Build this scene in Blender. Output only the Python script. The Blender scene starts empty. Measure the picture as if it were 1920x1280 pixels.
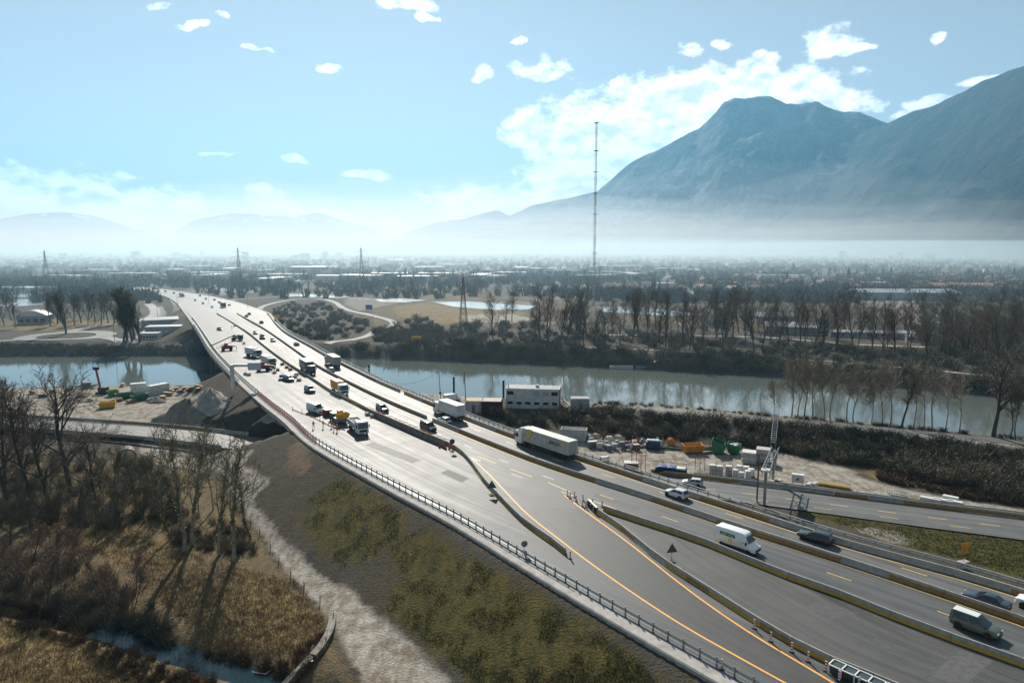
import bpy, math, random, bisect
import numpy as np
from mathutils import Vector, Matrix
R = math.radians
SC = bpy.context.scene
COL = SC.collection

# ------------------------------------------------------------------ camera
CAM_H = 41.0                      # metres above the motorway deck (deck is z = 0)
F_PX, CX, CY, HOR = 1280.0, 960.0, 640.0, 463.0
TH = math.atan((CY - HOR) / F_PX)
cam_data = bpy.data.cameras.new('camera')
cam = bpy.data.objects.new('camera', cam_data)
COL.objects.link(cam)
cam.location = (0, 0, CAM_H)
cam.rotation_euler = (math.pi / 2 - TH, 0, 0)
cam_data.lens, cam_data.sensor_width = 24.0, 36.0
cam_data.clip_start, cam_data.clip_end = 1.0, 60000.0
SC.camera = cam

# ------------------------------------------------------------------ sky, sun, exposure
SUN_EL, SUN_AZ = R(33.0), R(-11.5)        # azimuth from +Y towards +X
SKY_STRENGTH = 0.055
world = bpy.data.worlds.new('World')
SC.world = world
world.use_nodes = True
SC.view_settings.view_transform = 'Standard'
SC.view_settings.look = 'None'
SC.view_settings.exposure = 0.62
SC.view_settings.gamma = 1.0
SC.cycles.use_denoising = True
SC.cycles.max_bounces = 6
SC.cycles.diffuse_bounces = 2
SC.cycles.glossy_bounces = 3
SC.cycles.transmission_bounces = 3
SC.cycles.transparent_max_bounces = 24
SC.cycles.volume_bounces = 1
SC.cycles.caustics_reflective = False
SC.cycles.caustics_refractive = False
SC.cycles.sample_clamp_indirect = 6.0

sun_data = bpy.data.lights.new('sun', 'SUN')
sun_data.energy = 5.0
sun_data.angle = R(0.53)
sun_data.color = (1.0, 0.93, 0.82)
sun = bpy.data.objects.new('sun', sun_data)
COL.objects.link(sun)
sun_dir = Vector((math.sin(SUN_AZ) * math.cos(SUN_EL), math.cos(SUN_AZ) * math.cos(SUN_EL), math.sin(SUN_EL)))
sun.rotation_euler = sun_dir.to_track_quat('Z', 'Y').to_euler()
sun.location = (0, 0, 300)


def ray(px, py):
    dx, dv = (px - CX) / F_PX, -(py - CY) / F_PX
    return (dx, math.cos(TH) + dv * math.sin(TH), -math.sin(TH) + dv * math.cos(TH))


def az_el(px, py):
    x, y, z = ray(px, py)
    return math.degrees(math.atan2(x, y)), math.degrees(math.atan2(z, math.hypot(x, y)))


def build_world():
    nt = world.node_tree
    N, L = nt.nodes, nt.links
    N.clear()

    def node(t, **kw):
        n = N.new(t)
        for k, v in kw.items():
            setattr(n, k, v)
        return n

    def math_node(op, a, b=None, c=None, clamp=False):
        n = node('ShaderNodeMath', operation=op, use_clamp=clamp)
        for i, v in enumerate((a, b, c)):
            if v is None:
                continue
            if isinstance(v, (int, float)):
                n.inputs[i].default_value = v
            else:
                L.new(v, n.inputs[i])
        return n.outputs[0]
    out = node('ShaderNodeOutputWorld')
    bg = node('ShaderNodeBackground')
    bg.inputs['Strength'].default_value = SKY_STRENGTH
    L.new(bg.outputs[0], out.inputs['Surface'])
    sky = node('ShaderNodeTexSky', sky_type='NISHITA')
    sky.sun_disc = False
    sky.sun_elevation = SUN_EL
    sky.sun_rotation = SUN_AZ
    sky.altitude = 250
    sky.air_density = 1.0
    sky.dust_density = 0.12
    sky.ozone_density = 1.6
    tc = node('ShaderNodeTexCoord')
    sep = node('ShaderNodeSeparateXYZ')
    L.new(tc.outputs['Generated'], sep.inputs[0])
    az = math_node('MULTIPLY', math_node('ARCTAN2', sep.outputs[0], sep.outputs[1]), 57.29578)
    el = math_node('MULTIPLY', math_node('ARCSINE', sep.outputs[2]), 57.29578)
    comb = node('ShaderNodeCombineXYZ')
    L.new(az, comb.inputs[0])
    L.new(el, comb.inputs[1])
    # domain warp so that the blobs get ragged outlines
    nz0 = node('ShaderNodeTexNoise')
    nz0.inputs['Scale'].default_value = 0.34
    nz0.inputs['Detail'].default_value = 3
    L.new(comb.outputs[0], nz0.inputs['Vector'])
    sub = node('ShaderNodeVectorMath', operation='SUBTRACT')
    L.new(nz0.outputs['Color'], sub.inputs[0])
    sub.inputs[1].default_value = (0.5, 0.5, 0.5)
    warp = node('ShaderNodeVectorMath', operation='MULTIPLY_ADD')
    L.new(sub.outputs[0], warp.inputs[0])
    warp.inputs[1].default_value = (3.2, 2.0, 0)
    L.new(comb.outputs[0], warp.inputs[2])
    P = warp.outputs[0]
    # clouds of the photograph: centre and half size in photo pixels, turned into sky angles
    blobs = [(1000, 245, 46, 30), (1065, 250, 70, 48), (1050, 330, 66, 36), (1150, 235, 96, 60), (1240, 205, 96, 52),
             (1320, 178, 96, 42), (1420, 165, 96, 38), (1500, 165, 76, 34), (1575, 192, 52, 22), (1140, 290, 90, 50),
             (1160, 165, 18, 18), (1555, 72, 44, 24), (1600, 90, 30, 8), (1425, 115, 38, 17), (1287, 97, 25, 12),
             (1362, 78, 20, 11), (1750, 80, 17, 9), (1016, 131, 46, 18), (906, 138, 20, 12), (768, 12, 46, 13),
             (806, 38, 20, 5), (690, 327, 44, 8), (548, 298, 20, 7), (405, 285, 32, 4), (900, 378, 84, 24),
             (985, 372, 60, 17), (795, 378, 12, 9), (50, 345, 150, 24), (180, 378, 150, 24), (270, 402, 110, 22),
             (345, 405, 70, 10), (510, 383, 36, 17), (600, 402, 62, 10), (730, 428, 70, 12), (1690, 216, 40, 8),
             (1765, 198, 60, 13), (1870, 148, 70, 10), (620, 130, 26, 7), (478, 95, 24, 5), (415, 33, 14, 7),
             (362, 45, 18, 5), (300, 5, 34, 8), (970, 77, 16, 7), (1250, 255, 80, 50), (1050, 370, 60, 16)]
    cur = None
    for i, (bx, by, bw, bh) in enumerate(blobs):
        grow = 1.24 if i < 10 or i >= 43 else (1.35 if 27 <= i <= 33 else 1.12)
        bw, bh = bw * grow, bh * grow
        a0, e0 = az_el(bx, by)
        a1, _ = az_el(bx + bw, by)
        _, e1 = az_el(bx, by - bh)
        ia, ie = 1 / max(abs(a1 - a0), .05), 1 / max(abs(e1 - e0), .05)
        m = node('ShaderNodeVectorMath', operation='MULTIPLY_ADD')
        L.new(P, m.inputs[0])
        m.inputs[1].default_value = (ia, ie, 0)
        m.inputs[2].default_value = (-a0 * ia, -e0 * ie, 0)
        ln = node('ShaderNodeVectorMath', operation='LENGTH')
        L.new(m.outputs[0], ln.inputs[0])
        big = i < 10 or i >= 43 or 24 <= i <= 33
        dist = ln.outputs['Value'] if big else math_node('MAXIMUM', ln.outputs['Value'], 0.72)
        cur = dist if cur is None else math_node('SMOOTH_MIN', cur, dist, 0.3 if big else 0.02)
    shape = math_node('SUBTRACT', 1.54, math_node('MULTIPLY', cur, 1.22))
    nz = node('ShaderNodeTexNoise')
    nz.inputs['Scale'].default_value = 0.5
    nz.inputs['Detail'].default_value = 9
    nz.inputs['Roughness'].default_value = 0.56
    nz.inputs['Lacunarity'].default_value = 2.1
    stretch = node('ShaderNodeVectorMath', operation='MULTIPLY')
    L.new(comb.outputs[0], stretch.inputs[0])
    stretch.inputs[1].default_value = (1.0, 1.5, 1.0)
    L.new(stretch.outputs[0], nz.inputs['Vector'])
    fb = math_node('MULTIPLY', math_node('SUBTRACT', nz.outputs['Fac'], 0.5), 3.2)
    dens = math_node('ADD', shape, fb)
    # a few stray puffs over the rest of the sky, from the same noise field
    puff = node('ShaderNodeTexNoise')
    puff.inputs['Scale'].default_value = 5.0
    puff.inputs['Detail'].default_value = 8
    L.new(tc.outputs['Generated'], puff.inputs['Vector'])
    behind = math_node('LESS_THAN', sep.outputs[1], 0.1)
    stray = math_node('MULTIPLY', math_node('MULTIPLY', math_node('SUBTRACT', puff.outputs['Fac'], 0.62), 6.0), behind)
    dens = math_node('MAXIMUM', dens, stray)
    ramp = node('ShaderNodeMapRange', interpolation_type='SMOOTHSTEP')
    L.new(dens, ramp.inputs['Value'])
    ramp.inputs['From Min'].default_value = 0.05
    ramp.inputs['From Max'].default_value = 0.86
    cover = math_node('MULTIPLY', ramp.outputs[0], 0.98)
    # thick inner parts of a cloud lit from behind are a little greyer
    nz2 = node('ShaderNodeTexNoise')
    nz2.inputs['Scale'].default_value = 0.42
    nz2.inputs['Detail'].default_value = 5
    off = node('ShaderNodeVectorMath', operation='ADD')
    L.new(stretch.outputs[0], off.inputs[0])
    off.inputs[1].default_value = (0.25, 0.9, 3.7)
    L.new(off.outputs[0], nz2.inputs['Vector'])
    thick = node('ShaderNodeMapRange', interpolation_type='SMOOTHSTEP')
    L.new(math_node('ADD', math_node('MULTIPLY', shape, 0.55), math_node('MULTIPLY', math_node('SUBTRACT', nz2.outputs['Fac'], 0.5), 2.4)), thick.inputs['Value'])
    thick.inputs['From Min'].default_value = 0.25
    thick.inputs['From Max'].default_value = 1.1
    # sides turned away from the sun: compare the density with that a little way up towards it
    nz3 = node('ShaderNodeTexNoise')
    for key in ('Scale', 'Detail', 'Roughness', 'Lacunarity'):
        nz3.inputs[key].default_value = nz.inputs[key].default_value
    up_ = node('ShaderNodeVectorMath', operation='ADD')
    L.new(stretch.outputs[0], up_.inputs[0])
    up_.inputs[1].default_value = (-0.25, 0.75, 0)
    L.new(up_.outputs[0], nz3.inputs['Vector'])
    under = math_node('MULTIPLY', math_node('SUBTRACT', nz3.outputs['Fac'], nz.outputs['Fac']), 4.0)
    shade = math_node('MULTIPLY', math_node('ADD', math_node('MULTIPLY', thick.outputs[0], 0.75), under), ramp.outputs[0], clamp=True)
    cc = node('ShaderNodeMix', data_type='RGBA')
    L.new(shade, cc.inputs['Factor'])
    k = 1 / SKY_STRENGTH
    cc.inputs['A'].default_value = (1.10 * k, 1.13 * k, 1.10 * k, 1)
    cc.inputs['B'].default_value = (0.60 * k, 0.66 * k, 0.72 * k, 1)
    mix = node('ShaderNodeMix', data_type='RGBA')
    L.new(cover, mix.inputs['Factor'])
    hsv = node('ShaderNodeHueSaturation')
    hsv.inputs['Saturation'].default_value = 0.48
    L.new(sky.outputs[0], hsv.inputs['Color'])
    L.new(hsv.outputs[0], mix.inputs['A'])
    L.new(cc.outputs['Result'], mix.inputs['B'])
    L.new(mix.outputs['Result'], bg.inputs['Color'])


build_world()

# ------------------------------------------------------------------ pixel -> place helpers


def road_z(y):
    """height of the motorway: level over the river, then down to the plain"""
    t = min(max((y - 380.0) / 260.0, 0.0), 1.0)
    return -6.3 * t * t * (3 - 2 * t)


def G(px, py, z=0.0):
    d = ray(px, py)
    t = (z - CAM_H) / d[2]
    return Vector((d[0] * t, d[1] * t, z))


def GR(px, py, dz=0.0):
    """pixel onto the motorway surface"""
    z = 0.0
    for _ in range(12):
        p = G(px, py, z + dz)
        z = road_z(p.y)
    return p


def smooth_line(pts, step=3.0):
    """centripetal Catmull-Rom through points, resampled evenly in plan"""
    P = [Vector(p) for p in pts]
    P = [P[0] * 2 - P[1]] + P + [P[-1] * 2 - P[-2]]
    out = []
    for i in range(1, len(P) - 2):
        p0, p1, p2, p3 = P[i - 1:i + 3]
        n = max(2, int((p2 - p1).length / 1.0))
        for k in range(n):
            t = k / n
            out.append(0.5 * ((2 * p1) + (p2 - p0) * t + (2 * p0 - 5 * p1 + 4 * p2 - p3) * t * t + (3 * p1 - p0 - 3 * p2 + p3) * t ** 3))
    out.append(P[-2])
    return resample(out, step)


def resample(pts, step):
    pts = [Vector(p) for p in pts]
    res, acc = [pts[0].copy()], 0.0
    need = step
    for a, b in zip(pts, pts[1:]):
        seg = (b - a).length
        while seg > 1e-9 and acc + seg >= need:
            t = (need - acc) / seg
            res.append(a.lerp(b, t))
            need += step
        acc += seg
    if (res[-1] - pts[-1]).length > step * 0.3:
        res.append(pts[-1].copy())
    return res


def gauss_smooth(pts, n=2, keep=True):
    pts = [p.copy() for p in pts]
    for _ in range(n):
        q = [p.copy() for p in pts]
        for i in range(1, len(pts) - 1):
            q[i] = (pts[i - 1] + pts[i] * 2 + pts[i + 1]) / 4
        pts = q
    return pts


def tangents(pts):
    T = []
    for i in range(len(pts)):
        a, b = pts[max(i - 1, 0)], pts[min(i + 1, len(pts) - 1)]
        d = b - a
        d.z = 0
        T.append(d.normalized())
    return T


def offset_line(pts, d, dz=0.0):
    """to the right of the direction of travel for d > 0"""
    return [p + Vector((t.y, -t.x, 0)) * d + Vector((0, 0, dz)) for p, t in zip(pts, tangents(pts))]


# ------------------------------------------------------------------ materials
MATS = {}


def mat(name, col, rough=0.7, metal=0.0, var=0.0, scale=1.0, col2=None, bump=0.0, bscale=None, spec=0.5, detail=5, stretch=None, lo=0.35, hi=0.65, coat=0.0):
    """Principled material; var / col2 mix in a second tone through noise in object space"""
    if name in MATS:
        return MATS[name]
    m = bpy.data.materials.new(name)
    m.use_nodes = True
    nt = m.node_tree
    b = nt.nodes['Principled BSDF']
    b.inputs['Base Color'].default_value = (*col, 1)
    b.inputs['Roughness'].default_value = rough
    b.inputs['Metallic'].default_value = metal
    b.inputs['Specular IOR Level'].default_value = spec
    b.inputs['Coat Weight'].default_value = coat
    if var or col2 or bump:
        tc = nt.nodes.new('ShaderNodeTexCoord')
        src = tc.outputs['Object']
        if stretch:
            mp = nt.nodes.new('ShaderNodeMapping')
            mp.inputs['Scale'].default_value = stretch
            nt.links.new(src, mp.inputs['Vector'])
            src = mp.outputs[0]
        nz = nt.nodes.new('ShaderNodeTexNoise')
        nz.inputs['Scale'].default_value = scale
        nz.inputs['Detail'].default_value = detail
        nz.inputs['Roughness'].default_value = 0.62
        nt.links.new(src, nz.inputs['Vector'])
        if var or col2:
            c2 = col2 or tuple(max(0.0, c * (1 - var)) for c in col)
            mr = nt.nodes.new('ShaderNodeMapRange')
            mr.inputs['From Min'].default_value, mr.inputs['From Max'].default_value = lo, hi
            nt.links.new(nz.outputs['Fac'], mr.inputs['Value'])
            mx = nt.nodes.new('ShaderNodeMix')
            mx.data_type = 'RGBA'
            nt.links.new(mr.outputs[0], mx.inputs['Factor'])
            mx.inputs['A'].default_value = (*col, 1)
            mx.inputs['B'].default_value = (*c2, 1)
            nt.links.new(mx.outputs['Result'], b.inputs['Base Color'])
        if bump:
            bz = nt.nodes.new('ShaderNodeTexNoise')
            bz.inputs['Scale'].default_value = bscale or scale * 4
            bz.inputs['Detail'].default_value = 4
            nt.links.new(src, bz.inputs['Vector'])
            bp = nt.nodes.new('ShaderNodeBump')
            bp.inputs['Strength'].default_value = 1.0
            bp.inputs['Distance'].default_value = bump
            nt.links.new(bz.outputs['Fac'], bp.inputs['Height'])
            nt.links.new(bp.outputs[0], b.inputs['Normal'])
    MATS[name] = m
    return m


# ------------------------------------------------------------------ mesh builder
class MB:
    def __init__(self):
        self.v, self.f = [], []

    def add(self, vs, fs):
        n = len(self.v)
        self.v.extend([tuple(p) for p in vs])
        self.f.extend([tuple(i + n for i in f) for f in fs])
        return self

    def box(self, c, s, rz=0.0, taper=1.0):
        """box with centre c and full sizes s, top scaled by taper"""
        hx, hy, hz = s[0] / 2, s[1] / 2, s[2] / 2
        vs = []
        ca, sa = math.cos(rz), math.sin(rz)
        for z, k in ((-hz, 1.0), (hz, taper)):
            for x, y in ((-hx, -hy), (hx, -hy), (hx, hy), (-hx, hy)):
                x, y = x * k, y * k
                vs.append((c[0] + x * ca - y * sa, c[1] + x * sa + y * ca, c[2] + z))
        return self.add(vs, [(3, 2, 1, 0), (4, 5, 6, 7), (0, 1, 5, 4), (1, 2, 6, 5), (2, 3, 7, 6), (3, 0, 4, 7)])

    def tube(self, a, b, r0, r1=None, n=6, cap=True):
        a, b = Vector(a), Vector(b)
        r1 = r0 if r1 is None else r1
        d = b - a
        if d.length < 1e-6:
            return self
        d.normalize()
        u = d.orthogonal().normalized()
        w = d.cross(u)
        vs = []
        for p, r in ((a, r0), (b, r1)):
            for k in range(n):
                t = 2 * math.pi * k / n
                vs.append(p + (u * math.cos(t) + w * math.sin(t)) * r)
        fs = [(k, (k + 1) % n, n + (k + 1) % n, n + k) for k in range(n)]
        if cap:
            fs += [tuple(range(n - 1, -1, -1)), tuple(range(n, 2 * n))]
        return self.add(vs, fs)

    def path(self, pts, r, n=5):
        for a, b in zip(pts, pts[1:]):
            self.tube(a, b, r, r, n, False)
        return self

    def bar(self, a, b, w, h):
        """rectangular bar from a to b, w across, h high"""
        a, b = Vector(a), Vector(b)
        d = (b - a)
        if d.length < 1e-6:
            return self
        d.normalize()
        s = d.cross(Vector((0, 0, 1)))
        s = Vector((1, 0, 0)) if s.length < 1e-4 else s.normalized()
        u = s.cross(d).normalized()
        vs = []
        for p in (a, b):
            for i, j in ((-1, -1), (1, -1), (1, 1), (-1, 1)):
                vs.append(p + s * (i * w / 2) + u * (j * h / 2))
        return self.add(vs, [(3, 2, 1, 0), (4, 5, 6, 7), (0, 1, 5, 4), (1, 2, 6, 5), (2, 3, 7, 6), (3, 0, 4, 7)])

    def prism(self, poly, z0, z1):
        n = len(poly)
        vs = [(x, y, z0) for x, y in poly] + [(x, y, z1) for x, y in poly]
        return self.add(vs, [tuple(range(n - 1, -1, -1)), tuple(range(n, 2 * n))] + [(i, (i + 1) % n, n + (i + 1) % n, n + i) for i in range(n)])

    def side_prism(self, poly, y0, y1):
        """polygon in x/z, extruded along y"""
        n = len(poly)
        vs = [(x, y0, z) for x, z in poly] + [(x, y1, z) for x, z in poly]
        return self.add(vs, [tuple(range(n)), tuple(range(2 * n - 1, n - 1, -1))] + [(i, n + i, n + (i + 1) % n, (i + 1) % n) for i in range(n)])

    def sweep(self, pts, prof, closed=True, caps=True):
        """profile (right offset, up) swept along a plan line"""
        T = tangents(pts)
        n = len(prof)
        vs = []
        for p, t in zip(pts, T):
            s = Vector((t.y, -t.x, 0))
            vs += [p + s * a + Vector((0, 0, b)) for a, b in prof]
        fs = []
        m = n if closed else n - 1
        for i in range(len(pts) - 1):
            for k in range(m):
                a, b = i * n + k, i * n + (k + 1) % n
                fs.append((a, b, b + n, a + n))
        if closed and caps:
            fs += [tuple(range(n - 1, -1, -1)), tuple(range((len(pts) - 1) * n, len(pts) * n))]
        return self.add(vs, fs)

    def lathe(self, prof, n=12, c=(0, 0, 0)):
        vs = []
        for r, z in prof:
            for k in range(n):
                t = 2 * math.pi * k / n
                vs.append((c[0] + r * math.cos(t), c[1] + r * math.sin(t), c[2] + z))
        fs = []
        for i in range(len(prof) - 1):
            for k in range(n):
                fs.append((i * n + k, i * n + (k + 1) % n, (i + 1) * n + (k + 1) % n, (i + 1) * n + k))
        fs += [tuple(range(n - 1, -1, -1)), tuple(range((len(prof) - 1) * n, len(prof) * n))]
        return self.add(vs, fs)

    def mesh(self, name, m, smooth=False):
        me = bpy.data.meshes.new(name)
        me.from_pydata(self.v, [], self.f)
        if m is not None:
            me.materials.append(m)
        if smooth:
            me.polygons.foreach_set('use_smooth', [True] * len(me.polygons))
        return me

    def build(self, name, m, parent=None, smooth=False, loc=None):
        return obj(name, self.mesh(name, m, smooth), parent, loc)


def obj(name, me, parent=None, loc=None):
    o = bpy.data.objects.new(name, me)
    COL.objects.link(o)
    if parent is not None:
        o.parent = parent
    if loc is not None:
        o.location = loc
    return o


def np_mesh(name, verts, faces, m, smooth=False):
    """fast mesh from numpy arrays; faces (n, 3) or (n, 4)"""
    me = bpy.data.meshes.new(name)
    nv, nf, k = len(verts), len(faces), faces.shape[1]
    me.vertices.add(nv)
    me.vertices.foreach_set('co', np.asarray(verts, dtype=np.float32).ravel())
    me.loops.add(nf * k)
    me.loops.foreach_set('vertex_index', np.asarray(faces, dtype=np.int32).ravel())
    me.polygons.add(nf)
    me.polygons.foreach_set('loop_start', np.arange(0, nf * k, k, dtype=np.int32))
    if smooth:
        me.polygons.foreach_set('use_smooth', np.ones(nf, dtype=bool))
    me.update(calc_edges=True)
    me.materials.append(m)
    return me


def tag(o, label, cat, group=None):
    o['label'] = label
    o['category'] = cat
    if group:
        o['group'] = group
    return o


def thing(name, label, cat, loc=(0, 0, 0), rz=0.0, group=None):
    o = bpy.data.objects.new(name, None)
    COL.objects.link(o)
    o.empty_display_size = 0.5
    o.location = loc
    o.rotation_euler = (0, 0, rz)
    return tag(o, label, cat, group)


def structure(o):
    o['kind'] = 'structure'
    return o


def stuff(o, label=None, cat=None):
    o['kind'] = 'stuff'
    if label:
        o['label'] = label
    if cat:
        o['category'] = cat
    return o


def dup(root, loc=None, rz=None, scale=None, label=None, group=None):
    r = root.copy()
    COL.objects.link(r)
    if loc is not None:
        r.location = loc
    if rz is not None:
        r.rotation_euler = (0, 0, rz)
    if scale is not None:
        r.scale = scale if hasattr(scale, '__len__') else (scale,) * 3
    if label:
        r['label'] = label
    if group:
        r['group'] = group
    for ch in root.children:
        c = ch.copy()
        COL.objects.link(c)
        c.parent = r
        for g in ch.children:
            d = g.copy()
            COL.objects.link(d)
            d.parent = c
    return r


# value noise for heights -------------------------------------------------
_rs = np.random.RandomState(7)
_lat = _rs.rand(256, 256)


def vnoise(x, y):
    xi, yi = np.floor(x).astype(int), np.floor(y).astype(int)
    xf, yf = x - xi, y - yi
    u, v = xf * xf * (3 - 2 * xf), yf * yf * (3 - 2 * yf)
    g = lambda a, b: _lat[a % 256, b % 256]
    return (g(xi, yi) * (1 - u) + g(xi + 1, yi) * u) * (1 - v) + (g(xi, yi + 1) * (1 - u) + g(xi + 1, yi + 1) * u) * v


def fbm(x, y, o=5, gain=0.5):
    s, a, t = 0.0, 1.0, 0.0
    for k in range(o):
        s = s + a * vnoise(x * 2 ** k + 17.3 * k, y * 2 ** k + 9.1 * k)
        t += a
        a *= gain
    return s / t

# ------------------------------------------------------------------ mountains
def mountain(name, crest, dist, foot, depth, m, seed, rough=0.10, nu=220, nv=46, base=-30.0):
    """crest: photo pixels of the skyline; dist(px) its distance; the slope falls towards the valley and behind"""
    px = np.array([c[0] for c in crest], float)
    py = np.array([c[1] for c in crest], float)
    us = np.linspace(px[0], px[-1], nu)
    ys = np.interp(us, px, py)
    V = []
    prof = np.linspace(0, 1, nv)
    for i, (u, yv) in enumerate(zip(us, ys)):
        d = ray(u, yv)
        D = dist(u)
        hyp = math.hypot(d[0], d[1])
        hx, hy = d[0] / hyp, d[1] / hyp
        top = CAM_H + d[2] / hyp * D
        for k, t in enumerate(prof):
            # t 0..0.7 rises from the foot to the crest, 0.7..1 falls away behind
            if t <= 0.7:
                q = t / 0.7
                r = D - foot * (1 - q)
                h = base + (top - base) * (0.55 * q + 0.45 * q ** 2.2)
                edge = math.sin(math.pi * min(q, 1.0)) if q < 0.5 else max(0.0, 1 - (q - .5) * 1.7)
            else:
                q = (t - 0.7) / 0.3
                r = D + depth * q
                h = top - (top - base) * q * 0.9
                edge = q
            x, y = hx * r, hy * r
            V.append((x, y, h, edge, top))
    V = np.array(V)
    s = 1 / 900.0
    rid = 1 - np.abs(2 * fbm(V[:, 0] * s + seed, V[:, 1] * s + seed, 6, .55) - 1)
    fine = fbm(V[:, 0] * s * 6 + seed, V[:, 1] * s * 6, 4)
    amp = rough * np.maximum(V[:, 4] - base, 0)
    Z = V[:, 2] + (rid - 0.75) * amp * 2.4 * V[:, 3] + (fine - .5) * amp * 0.7 * np.maximum(V[:, 3], .16)
    idx = np.arange(nu * nv).reshape(nu, nv)
    q = np.stack([idx[:-1, :-1], idx[1:, :-1], idx[1:, 1:], idx[:-1, 1:]], -1).reshape(-1, 4)
    me = np_mesh(name, np.stack([V[:, 0], V[:, 1], Z], 1), q, m, True)
    return structure(obj(name, me))


def mountain_mat(name, forest, rock, snow):
    m = bpy.data.materials.new(name)
    m.use_nodes = True
    nt = m.node_tree
    N, L = nt.nodes, nt.links
    b = N['Principled BSDF']
    b.inputs['Roughness'].default_value = 0.95
    b.inputs['Specular IOR Level'].default_value = 0.1
    geo = N.new('ShaderNodeNewGeometry')
    bz = N.new('ShaderNodeTexNoise')
    bz.inputs['Scale'].default_value = 0.007
    bz.inputs['Detail'].default_value = 9
    bz.inputs['Roughness'].default_value = .68
    bmap = N.new('ShaderNodeMapping')
    bmap.inputs['Scale'].default_value = (1, 1, .45)
    L.new(geo.outputs['Position'], bmap.inputs['Vector'])
    L.new(bmap.outputs[0], bz.inputs['Vector'])
    bp = N.new('ShaderNodeBump')
    bp.inputs['Distance'].default_value = 190
    L.new(bz.outputs['Fac'], bp.inputs['Height'])
    L.new(bp.outputs[0], b.inputs['Normal'])
    nz = N.new('ShaderNodeTexNoise')
    nz.inputs['Scale'].default_value = 0.004
    nz.inputs['Detail'].default_value = 8
    nz.inputs['Roughness'].default_value = .7
    L.new(geo.outputs['Position'], nz.inputs['Vector'])
    sp = N.new('ShaderNodeSeparateXYZ')
    L.new(geo.outputs['Normal'], sp.inputs[0])
    mr = N.new('ShaderNodeMapRange')
    mr.inputs['From Min'].default_value, mr.inputs['From Max'].default_value = .46, .60
    L.new(nz.outputs['Fac'], mr.inputs['Value'])
    mx = N.new('ShaderNodeMix')
    mx.data_type = 'RGBA'
    L.new(mr.outputs[0], mx.inputs['Factor'])
    mx.inputs['A'].default_value = (*forest, 1)
    mx.inputs['B'].default_value = (*rock, 1)
    col = mx.outputs['Result']
    if snow:
        pos = N.new('ShaderNodeSeparateXYZ')
        L.new(geo.outputs['Position'], pos.inputs[0])
        n2 = N.new('ShaderNodeTexNoise')
        n2.inputs['Scale'].default_value = 0.006
        n2.inputs['Detail'].default_value = 6
        mp = N.new('ShaderNodeMapping')
        mp.inputs['Scale'].default_value = (1, 1, 2.2)
        L.new(geo.outputs['Position'], mp.inputs['Vector'])
        L.new(mp.outputs[0], n2.inputs['Vector'])
        hgt = N.new('ShaderNodeMapRange')
        hgt.inputs['From Min'].default_value, hgt.inputs['From Max'].default_value = snow * .62, snow
        L.new(pos.outputs[2], hgt.inputs['Value'])
        mul = N.new('ShaderNodeMath')
        mul.operation = 'MULTIPLY'
        L.new(hgt.outputs[0], mul.inputs[0])
        L.new(n2.outputs['Fac'], mul.inputs[1])
        th = N.new('ShaderNodeMapRange')
        th.inputs['From Min'].default_value, th.inputs['From Max'].default_value = .565, .60
        L.new(mul.outputs[0], th.inputs['Value'])
        m2 = N.new('ShaderNodeMix')
        m2.data_type = 'RGBA'
        L.new(th.outputs[0], m2.inputs['Factor'])
        L.new(col, m2.inputs['A'])
        m2.inputs['B'].default_value = (.85, .87, .9, 1)
        col = m2.outputs['Result']
    L.new(col, b.inputs['Base Color'])
    return m


M_FAR = mountain_mat('far_mountain', (.05, .07, .06), (.12, .12, .12), 400)
M_PEAK = mountain_mat('peak_rock_and_forest', (.022, .036, .028), (.20, .195, .18), 1680)
M_NEAR = mountain_mat('forested_slope', (.022, .038, .03), (.06, .058, .048), 0)
mountain('far_hills', [(-500, 420), (-300, 400), (-100, 405), (0, 408), (60, 398), (125, 394), (180, 403), (250, 426), (310, 446), (360, 462)],
         lambda u: 10500, 1900, 1800, M_FAR, 3.1, .08, 150, 26)
mountain('far_hills', [(280, 462), (330, 430), (365, 410), (430, 396), (470, 398), (500, 402), (545, 404), (600, 396), (640, 410), (700, 428), (760, 462)],
         lambda u: 10800, 1900, 1800, M_FAR, 5.7, .08, 150, 26)
mountain('mountain', [(640, 466), (700, 462), (760, 436), (820, 416), (870, 411), (900, 402), (930, 394), (955, 404), (1000, 385), (1060, 371), (1120, 357), (1150, 330), (1180, 305), (1240, 277),
                      (1290, 246), (1310, 240), (1340, 212), (1356, 190), (1375, 181), (1420, 177), (1440, 179), (1475, 196), (1500, 198), (1530, 192), (1565, 208), (1610, 212), (1665, 234), (1730, 262), (1800, 300), (1900, 350), (2000, 400)],
         lambda u: 8800 - (u - 640) * 1.6, 2300, 1500, M_PEAK, 1.3, .15, 480, 84)
mountain('mountain', [(960, 466), (1120, 420), (1250, 372), (1400, 335), (1520, 290), (1600, 258), (1665, 231), (1720, 208), (1760, 196), (1800, 176), (1840, 152), (1880, 138), (1920, 121), (1990, 90), (2100, 60), (2350, 50), (2700, 110), (3200, 180)],
         lambda u: 9000 - (min(u, 2300) - 960) * 3.3, 2500, 2200, M_NEAR, 8.8, .11, 480, 84)

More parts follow.
